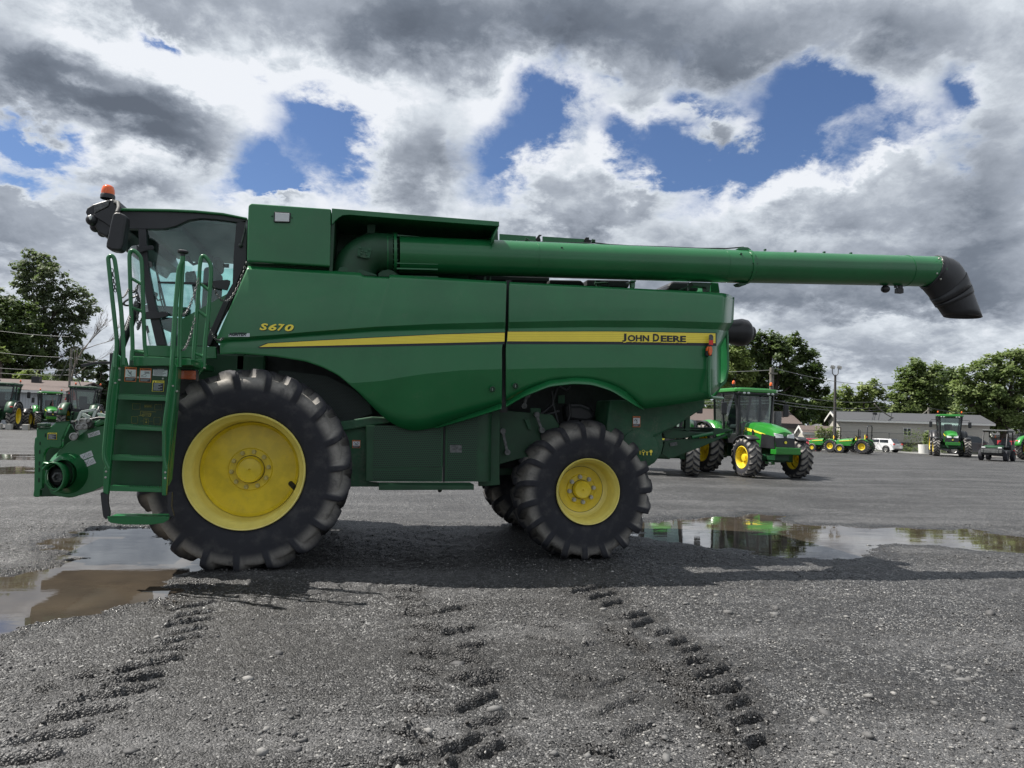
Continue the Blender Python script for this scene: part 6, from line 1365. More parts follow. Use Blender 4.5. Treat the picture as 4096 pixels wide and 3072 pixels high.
c3 = copy_tree(cp); p = gg(3308, 57); place(c3, p, 118, .92, 'compact tractor with roll bar beside the pink road barrier', 'compact tractor', g)

def car_proto(name, paint, kind='hatch'):
    r = empty(name)
    def mk(nm, mat, fn, parent=r, **kw):
        m = MB(); fn(m); return m.build(nm, mat, parent, **kw)
    L, W, H = (4.2, 1.76, 1.40) if kind == 'hatch' else (4.8, 1.92, 1.72)
    hw = W/2
    if kind == 'hatch':
        low = [(-L/2, .35), (-L/2-.02, .6), (-L/2+.06, .92), (-1.4, .98), (.9, .95), (1.75, .80), (L/2, .62), (L/2, .35)]
        top = [(-1.98, .93), (-1.62, 1.40), (-1.3, H-.02), (-.2, H), (.35, H-.08), (1.15, .96)]
    else:
        low = [(-L/2, .40), (-L/2-.02, .75), (-L/2+.05, 1.06), (-1.6, 1.10), (1.0, 1.10), (2.1, .98), (L/2, .75), (L/2, .40)]
        top = [(-2.25, 1.06), (-1.95, 1.60), (-1.6, H-.02), (-.2, H), (.35, H-.06), (1.15, 1.10)]
    def shell(m, prof, w0, w1, zb, zt):
        rows = []
        for s in (-1, -.86, 0, .86, 1):
            rows.append([(x*(1 if abs(s) < .9 else .985), s*(w0+(w1-w0)*max(0, min(1, (z-zb)/(zt-zb)))), z-(.02 if abs(s) > .9 else 0)) for x, z in prof])
        m.grid(rows); m.add(rows[0], [tuple(range(len(prof)))]); m.add(rows[-1], [tuple(range(len(prof)))])
    mk('body', paint, lambda m: shell(m, low+[(L/2-.3, .26), (-L/2+.3, .26)], hw*.98, hw, .3, .9), smooth=30)
    mk('cabin', paint, lambda m: shell(m, top, hw*.97, hw*.76, .95, H), smooth=30)
    for s in (-1, 1):
        zt = H-.10; zb = .99 if kind == 'hatch' else 1.14
        f = lambda z: s*(hw*.97+(hw*.76-hw*.97)*(z-.95)/(H-.95)+.012)
        for a, b in (((-1.55, -1.42), (-.62, -.6)), ((-.55, -.55), (.88, .42))):
            mk('side_window', M['car_glass_s'], lambda m: m.add([(a[0], f(zb), zb), (b[0], f(zb), zb), (b[1], f(zt), zt), (a[1], f(zt), zt)], [(0, 1, 2, 3)]))
        mk('door_mirror', paint, lambda m: m.box((.85, s*(hw+.08), 1.03 if kind == 'hatch' else 1.2), (.12, .18, .12)), bevel=.03)
        mk('tail_light', M['red'], lambda m: m.box((-L/2+.08, s*(hw-.13), .86 if kind == 'hatch' else .98), (.22, .24, .14)), bevel=.03)
        mk('headlight', M['lens'], lambda m: m.box((L/2-.16, s*(hw-.2), .68 if kind == 'hatch' else .82), (.3, .34, .12)), bevel=.04)
        mk('door_handle', M['black'], lambda m: (m.box((-.45, s*(hw+.01), .86), (.16, .02, .03)), m.box((.45, s*(hw+.01), .86), (.16, .02, .03))))
    mk('rear_window', M['car_glass_s'], lambda m: m.add([(top[0][0]-.015, -hw*.72, top[0][1]+.05), (top[0][0]-.015, hw*.72, top[0][1]+.05), (top[1][0]-.015, hw*.62, top[1][1]), (top[1][0]-.015, -hw*.62, top[1][1])], [(0, 1, 2, 3)]))
    mk('windscreen', M['car_glass_s'], lambda m: m.add([(top[5][0]-.03, -hw*.8, top[5][1]+.03), (top[5][0]-.03, hw*.8, top[5][1]+.03), (top[4][0]+.02, hw*.66, top[4][1]), (top[4][0]+.02, -hw*.66, top[4][1])], [(0, 1, 2, 3)]))
    mk('number_plate', M['white'], lambda m: m.box((-L/2-.03, 0, .72), (.02, .34, .14)))
    mk('bumper', M['black'], lambda m: (m.box((-L/2+.04, 0, .38), (.16, W*.86, .14)), m.box((L/2-.04, 0, .38), (.16, W*.86, .16))), bevel=.03)
    for x in (-L*.31, L*.31):
        for s in (-1, 1):
            R = .33 if kind == 'hatch' else .38
            o = mk('wheel', M['black'], lambda m: m.lathe([(R*.62, .09), (R*.9, .11), (R, .08), (R, -.08), (R*.9, -.11), (R*.62, -.09)], 32, c=(x, s*(hw-.07), R)), smooth=40)
            mk('wheel_arch', M['black'], lambda m: m.lathe([(R*1.16, 0), (R*.2, 0)], 28, c=(x, s*(hw+.004), R+.02)))
            mk('rim', M['steel'], lambda m: m.lathe([(R*.64, s*.08), (R*.55, s*.04), (R*.2, s*.05), (.0001, s*.06)], 20, c=(x, s*(hw-.02), R)), parent=o, smooth=40)
    return r
M['car_glass_s'] = pmat('car_window_glass', (.012, .016, .02), .06, coat=.3)
white_p = pmat('white_car_paint', (.72, .73, .74), .25, coat=.7); dark_p = pmat('charcoal_car_paint', (.035, .038, .045), .25, coat=.7); red_p = pmat('dark_red_car_paint', (.30, .012, .018), .25, coat=.7)
wc = car_proto('parked_car', white_p); p = gg(3516, 63); place(wc, p, 112, .86, 'white hatchback seen from its rear corner beside the compact tractors', 'car')
sv = car_proto('parked_car', dark_p, 'suv'); p = gg(3892, 64); place(sv, p, -38, 1.0, 'charcoal sport utility car behind the cab tractor', 'car')
rc = car_proto('parked_car', red_p); p = gg(4085, 60); place(rc, p, -50, 1.0, 'dark red car behind the utility vehicle at the right edge', 'car')
w3 = car_proto('parked_car', white_p, 'suv'); p = gg(4130, 72); place(w3, p, 180, 1.0, 'white car behind the red car at the right edge', 'car')

def utv():
    r = empty('utility_vehicle'); K = M['black']
    def mk(nm, mat, fn, parent=r, **kw):
        m = MB(); fn(m); return m.build(nm, mat, parent, **kw)
    mk('hood', M['green_dark'], lambda m: m.prism([(.75, -.55, .85), (1.45, -.5, .78), (1.45, .5, .78), (.75, .55, .85)], (0, 0, .16)), bevel=.05)
    mk('body', K, lambda m: (m.box((0, 0, .55), (2.8, 1.3, .35)), m.box((1.45, 0, .66), (.2, 1.25, .30)), m.box((-1.0, 0, .9), (1.1, 1.4, .35))), bevel=.04)
    mk('bumper', M['cast'], lambda m: (m.box((1.62, 0, .62), (.06, .8, .22)), m.box((1.62, -.5, .62), (.06, .16, .2)), m.box((1.62, .5, .62), (.06, .16, .2))), bevel=.02)
    mk('roof', M['cast'], lambda m: m.box((-.35, 0, 1.98), (1.9, 1.45, .10)), bevel=.04)
    for s in (-1, 1):
        mk('roll_frame', K, lambda m: m.tube([(.85, s*.66, .9), (.45, s*.66, 1.9), (-1.1, s*.66, 1.9), (-1.2, s*.66, .9)], .04, 8), smooth=50)
        mk('headlight', M['lens'], lambda m: m.box((1.5, s*.45, .86), (.1, .22, .09)), bevel=.02)
        mk('seat', M['seat'], lambda m: (m.box((-.3, s*.35, .95), (.45, .5, .12)), m.box((-.55, s*.35, 1.25), (.12, .48, .5))), bevel=.04)
        for x in (-.95, 1.05):
            o = mk('wheel', M['rubber'], lambda m: m.lathe([(.17, .10), (.28, .13), (.34, .10), (.34, -.10), (.28, -.13), (.17, -.10)], 28, c=(x, s*.68, .34)), smooth=40)
            mk('rim', M['cast'], lambda m: m.lathe([(.18, s*.09), (.1, s*.04), (.0001, s*.06)], 16, c=(x, s*.68, .34)), parent=o, smooth=40)
    mk('slow_vehicle_triangle', M['red'], lambda m: m.prism([(-1.55, -.2, 1.18), (-1.55, .2, 1.18), (-1.55, 0, 1.52)], (.02, 0, 0)))
    mk('flasher', M['amber'], lambda m: m.box((-1.3, -.35, 1.55), (.06, .08, .28)), bevel=.02)
    return r
u_ = utv(); p = gg(3992, 49.5); place(u_, p, -147, 1.05, 'dark utility vehicle with roof and open sides beside the facing tractor', 'utility vehicle')
# ------------------------------------------------------------------ street furniture
def barrier():
    r = MB(); mt = pmat('faded_pink_plastic', (.72, .12, .16), .5)
    c = gg(3258, 60); prof = [(-.28, 0), (.28, 0), (.22, .3), (.10, .5), (.08, 1.02), (-.08, 1.02), (-.10, .5), (-.22, .3)]
    a = math.radians(-15); ax = Vector((math.cos(a), math.sin(a), 0)); nx = Vector((-ax.y, ax.x, 0))
    r.prism([c-ax*.55+nx*x+Vector((0, 0, z)) for x, z in prof], ax*1.1)
    for i in range(4): q = c-ax*.42+ax*.28*i-nx*.17; r.box(q+Vector((0, 0, .6)), (.06, .06, .6))
    o = r.build('road_barrier', mt, None, bevel=.02); tag(o, 'pink plastic road barrier beside the compact tractors', 'barrier')
barrier()
steel_pole = pmat('brown_lamp_pole', (.05, .045, .042), .6); wood = pmat('grey_weathered_wood', (.16, .15, .13), .85, var=.3, vscale=6)
c = gg(3343, 62); r = empty('floodlight_pole', c); tag(r, 'tall dark pole with two floodlights behind the compact tractors', 'light pole')
ztop = far(3343, 1500, 62).z
MB().tube([c, (c.x, c.y, ztop)], [.16, .09], 12).build('pole', steel_pole, r, smooth=50)
MB().tube([(c.x-.30, c.y, ztop+.55), (c.x-.28, c.y, ztop+.15), (c.x-.15, c.y, ztop-.0), (c.x+.15, c.y, ztop-.0), (c.x+.28, c.y, ztop+.15), (c.x+.30, c.y, ztop+.55)], .035, 8).build('bracket', steel_pole, r, smooth=50)
for s in (-1, 1):
    o = MB().box((c.x+s*.33, c.y-.1, ztop+.68), (.26, .30, .26), Matrix.Rotation(.5, 3, 'X')).build('floodlight', M['cast'], r, bevel=.02)
    MB().box((c.x+s*.33, c.y-.26, ztop+.62), (.20, .02, .16), Matrix.Rotation(.5, 3, 'X')).build('lamp_glass', M['lens'], o)
def upole(px, Z, ytop, lab, r0=.14, arms=()):
    c = gg(px, Z); zt = far(px, ytop, Z).z; m = MB(); m.tube([c, (c.x, c.y, zt)], [r0*1.2, r0], 10); o = m.build('utility_pole', wood, None, smooth=50); tag(o, lab, 'utility pole')
    for (dx, dz, w) in arms: MB().box((c.x+dx, c.y-.15, zt-dz), (w, .12, .10)).build('crossarm', wood, o)
    return Vector((c.x, c.y, zt))
P1 = upole(3088, 42, 1470, 'grey wooden utility pole with transformer behind the bright tractor', .12, ((0, .35, .5),))
cn = MB(); cn.lathe([(.0001, -.4), (.22, -.4), (.22, .35), (.18, .42), (.0001, .42)], 20, None, 'z', (P1.x+.42, P1.y, P1.z-3.0)); o = cn.build('transformer', M['cast'], [x for x in COL.objects if x.name.startswith('utility_pole')][0], smooth=40)
P2 = upole(3718, 74, 1630, 'thin pole in front of the long grey house', .10, ((0, .25, .5),))
P3 = upole(278, 60, 1392, 'grey utility pole with guy wires in front of the poplar', .085)
def wire(a, b, sag, name='power_line', lab=None, r=.018, mat=None, group='power lines'):
    a, b = Vector(a), Vector(b); pts = [a.lerp(b, i/24)-Vector((0, 0, sag*4*(i/24)*(1-i/24))) for i in range(25)]
    o = MB().tube(pts, r, 5).build(name, mat or M['cast'], None, smooth=60); tag(o, lab, 'wire', group)
WG = 'overhead power lines'
w_l = 'overhead power line strung across the trees'
for i, (x0, y0, x1, y1, Z) in enumerate([(-300, 1270, 276, 1347, 60), (-300, 1360, 276, 1430, 60), (276, 1430, 900, 1500, 60), (-300, 1435, 280, 1480, 60), (-300, 1455, 280, 1500, 60)]):
    wire(far(x0, y0, Z), far(x1, y1, Z), .3, 'power_line', 'overhead power line crossing in front of the left trees', .02, group='power lines crossing the left trees')
for (x0, y0, x1, y1) in ((276, 1395, 205, 1470), (278, 1430, 235, 1520), (280, 1440, 330, 1560)):
    wire(far(x0, y0, 60), far(x1, y1, 60), .0, 'guy_wire', 'guy wire bracing the left utility pole', .03, group='guy wires of the left pole')
for (y0, y1) in ((1480, 1530), (1570, 1590), (1600, 1612), (1612, 1622)):
    wire(P1 if y0 == 1480 else far(3088, y0, 42), far(3600, y1, 90), .6, 'power_line', 'overhead power line running right from the wooden pole', .022, group='power lines right of the wooden pole')
    wire(far(3088, y0, 42), far(2500, y0-20, 60), .3, 'power_line', 'overhead power line passing behind the harvester', .022, group='power lines behind the harvester')
wire(far(3497, 1615, 68), far(3714, 1637, 73), 1.35, 'service_cable', 'thick drooping cable above the long grey house', .06, wood, None)
wire(P2, far(3900, 1650, 75), .2, 'power_line', 'thin wire from the pole to the right over the long house', .02, group=None)

# ------------------------------------------------------------------ houses
siding = pmat('pale_siding', (.36, .36, .33), .75); 
def siding_mat(name, col, pitch=.14, vert=False):
    m = bpy.data.materials.new(name); m.use_nodes = True; T_ = NT(m.node_tree); b = T_.n['Principled BSDF']; b.inputs['Roughness'].default_value = .7
    tc = T_.new('ShaderNodeTexCoord').outputs['Object']; s = T_.new('ShaderNodeSeparateXYZ'); T_.put(s.inputs[0], tc)
    f = T_.m('FRACT', T_.m('DIVIDE', T_.m('ADD', s.outputs[0] if vert else s.outputs[2], 500), pitch)); n = T_.noise(tc, 1.5, 5, .6)
    c = T_.mix(T_.sstep(f, .82, .98), T_.mix(n, tuple(x*.9 for x in col), tuple(x*1.08 for x in col)), tuple(x*.55 for x in col)); T_.put(b.inputs['Base Color'], c); return m
def shingle_mat(name, col):
    m = bpy.data.materials.new(name); m.use_nodes = True; T_ = NT(m.node_tree); b = T_.n['Principled BSDF']; b.inputs['Roughness'].default_value = .9
    tc = T_.new('ShaderNodeTexCoord').outputs['Object']; n = T_.noise(tc, 5, 6, .7); n2 = T_.noise(T_.v('MULTIPLY', tc, (2.5, 6, 6)), 3, 3, .7)
    T_.put(b.inputs['Base Color'], T_.mix(T_.m('MULTIPLY', n, n2), tuple(x*.55 for x in col), tuple(x*1.6 for x in col))); return m
M['sid_grey'] = siding_mat('taupe_siding', (.44, .42, .38)); M['sid_white'] = siding_mat('ribbed_white_siding', (.40, .42, .44), .22, True); M['sid_beige'] = siding_mat('beige_siding', (.5, .48, .42)); M['sid_brown'] = siding_mat('brown_siding', (.06, .05, .05), .12, True)
M['roof_grey'] = shingle_mat('dark_grey_shingles', (.065, .068, .075)); M['roof_brown'] = shingle_mat('brown_shingles', (.115, .088, .08)); M['trim'] = pmat('white_trim', (.62, .62, .60), .6)
def house(name, lab, P0, ang, L, Dp, Hw, Hr, wall, roof, over=.4, gable=None, cat='house', windows=(), door=None, vents=(), hip=0.0):
    """P0: near-left ground corner; ang: direction of the long front"""
    r = empty(name, P0); tag(r, lab, cat)
    a = math.radians(ang); ux = Vector((math.cos(a), math.sin(a), 0)); uy = Vector((-ux.y, ux.x, 0)); Z = Vector((0, 0, 1)); P0 = Vector(P0)
    def W(x, y, z): return P0+ux*x+uy*y+Z*z
    m = MB(); m.prism([W(0, 0, 0), W(L, 0, 0), W(L, Dp, 0), W(0, Dp, 0)], (0, 0, Hw)); m.build('wall', wall, r)
    m = MB()
    for x in (0.0, L-.05) if not hip else ((0.0,) if hip > 0 else ()): m.prism([W(x, 0, Hw), W(x, Dp, Hw), W(x, Dp/2, Hw+Hr)], ux*.05)
    if m.v: m.build('gable', gable or wall, r)
    m = MB(); o = over; k = Hr/(Dp/2); t = .12; h1 = abs(hip)
    e0, e1 = W(-o, -o, Hw-k*o), W(L+(0 if h1 else o), -o, Hw-k*o); 
    ra, rb = W(-o, Dp/2, Hw+Hr), W(L-h1+(0 if h1 else o), Dp/2, Hw+Hr)
    f0, f1 = W(-o, Dp+o, Hw-k*o), W(L+(0 if h1 else o), Dp+o, Hw-k*o)
    up = Z*t
    m.add([e0+up, e1+up, rb+up, ra+up, f0+up, f1+up, e0, e1, rb, ra, f0, f1], [(0, 1, 2, 3), (3, 2, 5, 4), (6, 9, 8, 7), (9, 10, 11, 8), (0, 3, 9, 6), (3, 4, 10, 9), (1, 7, 8, 2), (2, 8, 11, 5), (0, 6, 7, 1), (4, 5, 11, 10)]+([(1, 5, 2)] if h1 else []))
    m.build('roof', roof, r)
    m = MB(); m.beam(W(-o, -o-.02, Hw-k*o+.0), W(L+(0 if h1 else o), -o-.02, Hw-k*o+.0), .03, .2)
    for y, s in ((-o, 1), (Dp+o, -1)): m.beam(W(-o-.02, y, Hw-k*o), W(-o-.02, Dp/2, Hw+Hr), .03, .22)
    m.build('fascia', M['trim'], r)
    for (x, z, w, h) in windows:
        fo = MB().prism([W(x, -.03, z), W(x+w, -.03, z), W(x+w, -.03, z+h), W(x, -.03, z+h)], uy*.05).build('window', M['trim'], r)
        for q in (0, 1): MB().prism([W(x+.06+q*w/2, -.045, z+.07), W(x+w/2-.03+q*w/2, -.045, z+.07), W(x+w/2-.03+q*w/2, -.045, z+h-.07), W(x+.06+q*w/2, -.045, z+h-.07)], uy*.01).build('pane', M['car_glass_s'], fo)
    if door: x, w, h = door; MB().prism([W(x, -.04, 0), W(x+w, -.04, 0), W(x+w, -.04, h), W(x, -.04, h)], uy*.05).build('door', M['trim'], r)
    for (x, y, s) in vents:
        z = Hw+Hr*(1-abs(y-Dp/2)/(Dp/2)); MB().box(W(x, y, z+s*.5), (s, s, s*1.1)).build('roof_vent', M['black'], r, bevel=.02)
    return r, W
# left house
c = gg(253, 58)
h1, W1 = house('house', 'low house with brown shingle roof and dark gable behind the left tractors', (c.x-24, c.y, 0), 0, 24, 11, 2.75, .95, M['sid_white'], M['roof_brown'], gable=M['sid_brown'], vents=((13.2, 4.0, .55), (17.5, 4.0, .22), (20.4, 4.0, .6)))
MB().prism([W1(24.01, 0.02, 0), W1(24.01, 10.98, 0), W1(24.01, 10.98, 2.93), W1(24.01, .02, 2.93)], (.03, 0, 0)).build('side_wall', M['sid_beige'], h1)
MB().box(W1(24.08, 5.5, 3.35), (.05, .5, .5)).build('gable_vent', M['trim'], h1)
# long house at right
h2, W2 = house('house', 'long single storey grey house with dark roof behind the cab tractor at right', gg(3364, 70), -27, 12.9, 7.0, 2.88, .78, M['sid_grey'], M['roof_grey'], over=.35, windows=((5.6, 1.5, .66, .78),), vents=((3.6, 2.4, .3), (9.7, 2.4, .3)))
MB().prism([W2(0, -.05, .62), W2(12.9, -.05, .62), W2(12.9, -.05, .86), W2(0, -.05, .86)], (0, .04, 0)).build('skirting_board', M['roof_brown'], h2)
MB().prism([W2(.5, -.05, 0), W2(12.9, -.05, 0), W2(12.9, -.05, .60), W2(.5, -.05, .60)], (0, .04, 0)).build('skirting', siding, h2)
MB().box(W2(7.6, -.12, 1.95), (.5, .2, .3)).build('meter_box', M['trim'], h2)
MB().box(W2(5.9, -.2, .42), (.7, .4, .84)).build('crawl_door', M['black'], h2)
for i in range(2): MB().beam(W2(8.55+i*.5, -.9, 0), W2(8.55+i*.5, -.9, 2.6), .10).build('porch_post', M['trim'], h2)
MB().prism([W2(8.35, -1.2, 2.55), W2(10.2, -1.2, 2.55), W2(10.2, 0, 2.8), W2(8.35, 0, 2.8)], (0, 0, .1)).build('porch_roof', M['trim'], h2)
MB().box(W2(9.3, -1.0, .75), (1.7, .06, .8)).build('porch_railing', M['trim'], h2)
# brown roofed house behind the big tractor
h3, W3 = house('house', 'house with brown shingle roof half hidden behind the bright green tractor', gg(2740, 74), -12, 11.8, 7, 2.35, 1.25, M['sid_beige'], M['roof_brown'], over=.4)
MB().beam(W3(-.4, -.45, 2.12), W3(12.2, -.45, 2.12), .06, .5).build('eave_board', M['sid_brown'], h3)
h4, W4 = house('shed', 'small beige shed with brown roof and white door beside the brown roofed house', gg(3222, 66), -20, 2.7, 2.6, 1.5, .55, M['sid_beige'], M['roof_brown'], over=.2, door=(.5, .7, 1.35), cat='shed')
h5, W5 = house('shed', 'grey gabled shed in front of the left end of the long house', gg(3330, 67), 60, 3.2, 2.3, 1.75, .5, M['sid_grey'], M['roof_grey'], over=.15, cat='shed')
h6, W6 = house('house', 'low grey building in the shade of the trees at the far right', gg(3985, 80), -25, 12, 6, 1.9, .7, M['sid_grey'], M['roof_grey'])
# chain link fence
def fence(pts, h, lab):
    r = empty('chain_link_fence', pts[0]); tag(r, lab, 'fence')
    for a, b in zip(pts[:-1], pts[1:]):
        a, b = Vector(a), Vector(b); n = max(1, round((b-a).length/3))
        for i in range(n): q = a.lerp(b, i/n); MB().tube([q, q+Vector((0, 0, h))], .035, 6).build('fence_post', M['cast'], r, smooth=60)
        MB().tube([a+Vector((0, 0, h-.03)), b+Vector((0, 0, h-.03))], .022, 6).build('top_rail', M['cast'], r, smooth=60)
        MB().add([a+Vector((0, 0, .05)), b+Vector((0, 0, .05)), b+Vector((0, 0, h-.05)), a+Vector((0, 0, h-.05))], [(0, 1, 2, 3)]).build('wire_mesh', M['mesh'], r)
m_ = bpy.data.materials.new('chain_link'); m_.use_nodes = True; T_ = NT(m_.node_tree); T_.n.clear(); o_ = T_.new('ShaderNodeOutputMaterial'); tr_ = T_.new('ShaderNodeBsdfTransparent'); df_ = T_.new('ShaderNodeBsdfDiffuse'); df_.inputs[0].default_value = (.14, .14, .13, 1); mx_ = T_.new('ShaderNodeMixShader'); mx_.inputs[0].default_value = .16
T_.l.new(tr_.outputs[0], mx_.inputs[1]); T_.l.new(df_.outputs[0], mx_.inputs[2]); T_.l.new(mx_.outputs[0], o_.inputs[0]); M['mesh'] = m_
fence([gg(3195, 65), gg(3680, 66)], 1.75, 'thin chain link fence in front of the houses at right')
# blocks and tub by the porch
mb = MB(); c = gg(3700, 62); mb.lathe([(.42, 0), (.46, .8), (.40, .8), (.38, .1), (.0001, .1)], 20, None, 'z', c); tag(mb.build('planter_tub', M['trim'], None, smooth=40), 'pale round tub standing in front of the long house', 'tub')
for i, (px, Z) in enumerate(((8, 44), (50, 44.3), (117, 44.3))):
    c = gg(px, Z); tag(MB().box(c+Vector((0, 0, .18)), (.34, .3, .36)).build('concrete_block', pmat('pale_concrete', (.42, .41, .38), .9, var=.1), None, bevel=.03), 'pale concrete block on the ground beside the leftmost tractor', 'concrete block', 'concrete blocks by the leftmost tractor')
# pale paved strip in front of the far cars
mb = MB(); P = [gg(3150, 66), gg(4300, 70), gg(4300, 55.5), gg(3650, 60), gg(3250, 61.5), gg(3150, 62)]
mb.add([(p.x, p.y, .03) for p in P], [tuple(range(len(P)))]); tag(mb.build('pavement', pmat('pale_asphalt', (.16, .16, .155), .9, var=.15, vscale=.7), None), 'pale paved strip in front of the parked cars', 'pavement', kind='structure')
# ------------------------------------------------------------------ trees
def leaf_mat(name, dk, lt, tr=.25):
    m = bpy.data.materials.new(name); m.use_nodes = True; T_ = NT(m.node_tree); T_.n.clear(); o = T_.new('ShaderNodeOutputMaterial')
    at_ = T_.new('ShaderNodeAttribute', attribute_name='tone').outputs['Fac']
    c = T_.mix(at_, dk, lt); d = T_.new('ShaderNodeBsdfPrincipled'); T_.put(d.inputs['Base Color'], c); d.inputs['Roughness'].default_value = .55; d.inputs['Specular IOR Level'].default_value = .3
    t = T_.new('ShaderNodeBsdfTranslucent'); T_.put(t.inputs[0], T_.mix(.5, c, (.10, .16, .02))); mx = T_.new('ShaderNodeMixShader'); mx.inputs[0].default_value = tr
    T_.l.new(d.outputs[0], mx.inputs[1]); T_.l.new(t.outputs[0], mx.inputs[2]); T_.l.new(mx.outputs[0], o.inputs[0]); return m
LM = {'dark': leaf_mat('dark_maple_leaves', (.04, .07, .026), (.13, .18, .065), .42), 'mid': leaf_mat('green_leaves', (.10, .15, .05), (.25, .31, .12), .5), 'light': leaf_mat('light_green_leaves', (.12, .17, .05), (.29, .35, .12), .5),
      'poplar': leaf_mat('poplar_leaves', (.075, .10, .058), (.20, .24, .14), .5), 'cedar': leaf_mat('cedar_leaves', (.018, .035, .012), (.045, .07, .025), .1)}
BARK = pmat('tree_bark', (.075, .062, .05), .9, var=.35, vscale=5, bump=.4, bscale=12)
def leaves_mesh(pts, nrm, size, tone, mat, rs):
    n = len(pts); a = rs.normal(size=(n, 3)); a /= np.linalg.norm(a, axis=1)[:, None]; nv = nrm+a*.8; nv /= np.linalg.norm(nv, axis=1)[:, None]
    t1 = np.cross(nv, rs.normal(size=(n, 3))); t1 /= np.linalg.norm(t1, axis=1)[:, None]; t2 = np.cross(nv, t1)
    s = (size*rs.uniform(.6, 1.35, n))[:, None]; asp = rs.uniform(.45, .8, n)[:, None]
    q = np.stack([pts-t1*s, pts-t2*s*asp*.9+t1*s*.1, pts+t1*s, pts+t2*s*asp-t1*s*.1], 1).reshape(-1, 3)
    me = bpy.data.meshes.new('crown'); me.vertices.add(n*4); me.vertices.foreach_set('co', q.ravel()); idx = np.arange(n*4, dtype=np.int32)
    me.loops.add(n*4); me.loops.foreach_set('vertex_index', idx); me.polygons.add(n); me.polygons.foreach_set('loop_start', np.arange(0, n*4, 4, dtype=np.int32)); me.update(calc_edges=True)
    me.attributes.new('tone', 'FLOAT', 'POINT').data.foreach_set('value', np.repeat(tone, 4).astype(np.float32)); me.materials.append(mat); return me
def tree(name, label, base_px, Z, lobes, mat, leaf=.18, dens=1.0, trunk=.35, cat='tree', group=None, seed=0, forks=1, clump=1.0, up=.0, gaps=.25):
    rs = np.random.RandomState(seed+17); base = gg(base_px, Z); r = empty(name, base); tag(r, label, cat, group)
    cen = []
    P = []; N = []; Tn = []
    for (x, y, rx) in lobes:
        dz = rs.uniform(-.6, .6)*rx/FPX*Z; c = np.array(far(x, y, Z+dz)); R = rx/FPX*Z; cen.append((c, R))
        nc = max(10, int(R*R*9.0*dens/clump**2))
        for _ in range(nc):
            d = rs.normal(size=3); d /= np.linalg.norm(d); q = c+d*R*rs.uniform(.35, 1.0)**.6*np.array([1, .9, .95])
            if q[2] < .4: continue
            cr = rs.uniform(.35, .8)*clump*min(1, R/2.2+.3)
            k = int(64*dens*(cr/.55)**2*(.26/leaf)**1.6*rs.uniform(.5, 1.3))
            if rs.uniform() < gaps: k = int(k*.25)
            e = rs.normal(size=(k, 3))*np.array([.5, .5, .34])*cr; e[:, 2] -= .18*np.hypot(e[:, 0], e[:, 1])
            e[:, 2] += up*np.abs(e[:, 2])
            P.append(q+e); N.append(np.tile(d*.5+np.array([0, 0, .9]), (k, 1))); Tn.append(np.clip(rs.uniform(.0, 1)+rs.uniform(-.3, .3, k), 0, 1))
    P = np.concatenate(P); N = np.concatenate(N); Tn = np.concatenate(Tn)
    me = leaves_mesh(P, N, leaf, Tn, mat, rs); o = bpy.data.objects.new('crown', me); COL.objects.link(o); o.parent = r; o.matrix_parent_inverse = Matrix.Translation(-Vector(base))
    # trunk and limbs
    m = MB(); b = Vector(base); lo = min(c[2]-R for c, R in cen); top = max(c[2] for c, R in cen); mean = Vector(np.mean([c for c, R in cen], 0)); fork = b+Vector((0, 0, max(1.0, lo*.8+1.2)))
    m.tube([b, b.lerp(fork, .5)+Vector((.05, 0, 0)), fork], [trunk*1.15, trunk, trunk*.85], 9)
    for i, (c, R) in enumerate(cen):
        c = Vector(c); st = fork.lerp(Vector((mean.x, mean.y, top)), rs.uniform(0, .45)) if i % 2 else fork; 
        if c.z < st.z: st = fork
        mid_ = st.lerp(c, .5)+Vector((rs.uniform(-.3, .3), rs.uniform(-.3, .3), .25*(c-st).length*.4))
        m.tube([fork, st, mid_, c] if (st-fork).length > .3 else [st, mid_, c], ([trunk*.7] if (st-fork).length > .3 else [])+[trunk*.42, trunk*.22, trunk*.06], 7)
        for k in range(4):
            d = Vector(rs.normal(size=3)).normalized(); d.z = abs(d.z)*.6; s = mid_.lerp(c, rs.uniform(0, 1)); m.tube([s, s+d*R*.5+Vector((0, 0, .1)), s+d*R*.95], [trunk*.16, trunk*.09, trunk*.03], 5)
    m.build('trunk', BARK, r, smooth=60); return r
# left group
tree('poplar_tree', 'tall loose poplar tree behind the left house', 150, 80, [(110, 1085, 62), (170, 1060, 60), (205, 1110, 60), (90, 1130, 45), (150, 1160, 70), (235, 1170, 50), (280, 1150, 42), (310, 1180, 45), (340, 1230, 50), (372, 1225, 30), (290, 1250, 60), (215, 1250, 70), (150, 1280, 70), (230, 1340, 75), (300, 1320, 52), (160, 1400, 70), (250, 1430, 65), (310, 1410, 40), (90, 1060, 30), (60, 1065, 26), (130, 1020, 26), (110, 1010, 20), (345, 1180, 25), (205, 1040, 24)],
     LM['poplar'], leaf=.17, dens=.66, trunk=.28, seed=1, clump=.62, gaps=.3)
tree('broadleaf_tree', 'dark green tree at the left edge below the tall poplar', 30, 76, [(10, 1190, 45), (55, 1230, 60), (0, 1290, 75), (90, 1290, 60), (40, 1360, 80), (110, 1380, 60), (-60, 1350, 80), (20, 1450, 80), (110, 1460, 60), (-70, 1450, 80)], LM['dark'], leaf=.18, dens=.9, trunk=.4, seed=2)
tree('bush', 'light yellow green bush at the left edge above the house roof', 0, 70, [(5, 1410, 24), (20, 1425, 18), (-20, 1430, 30)], LM['light'], leaf=.18, dens=1.6, trunk=.12, seed=3, cat='bush')
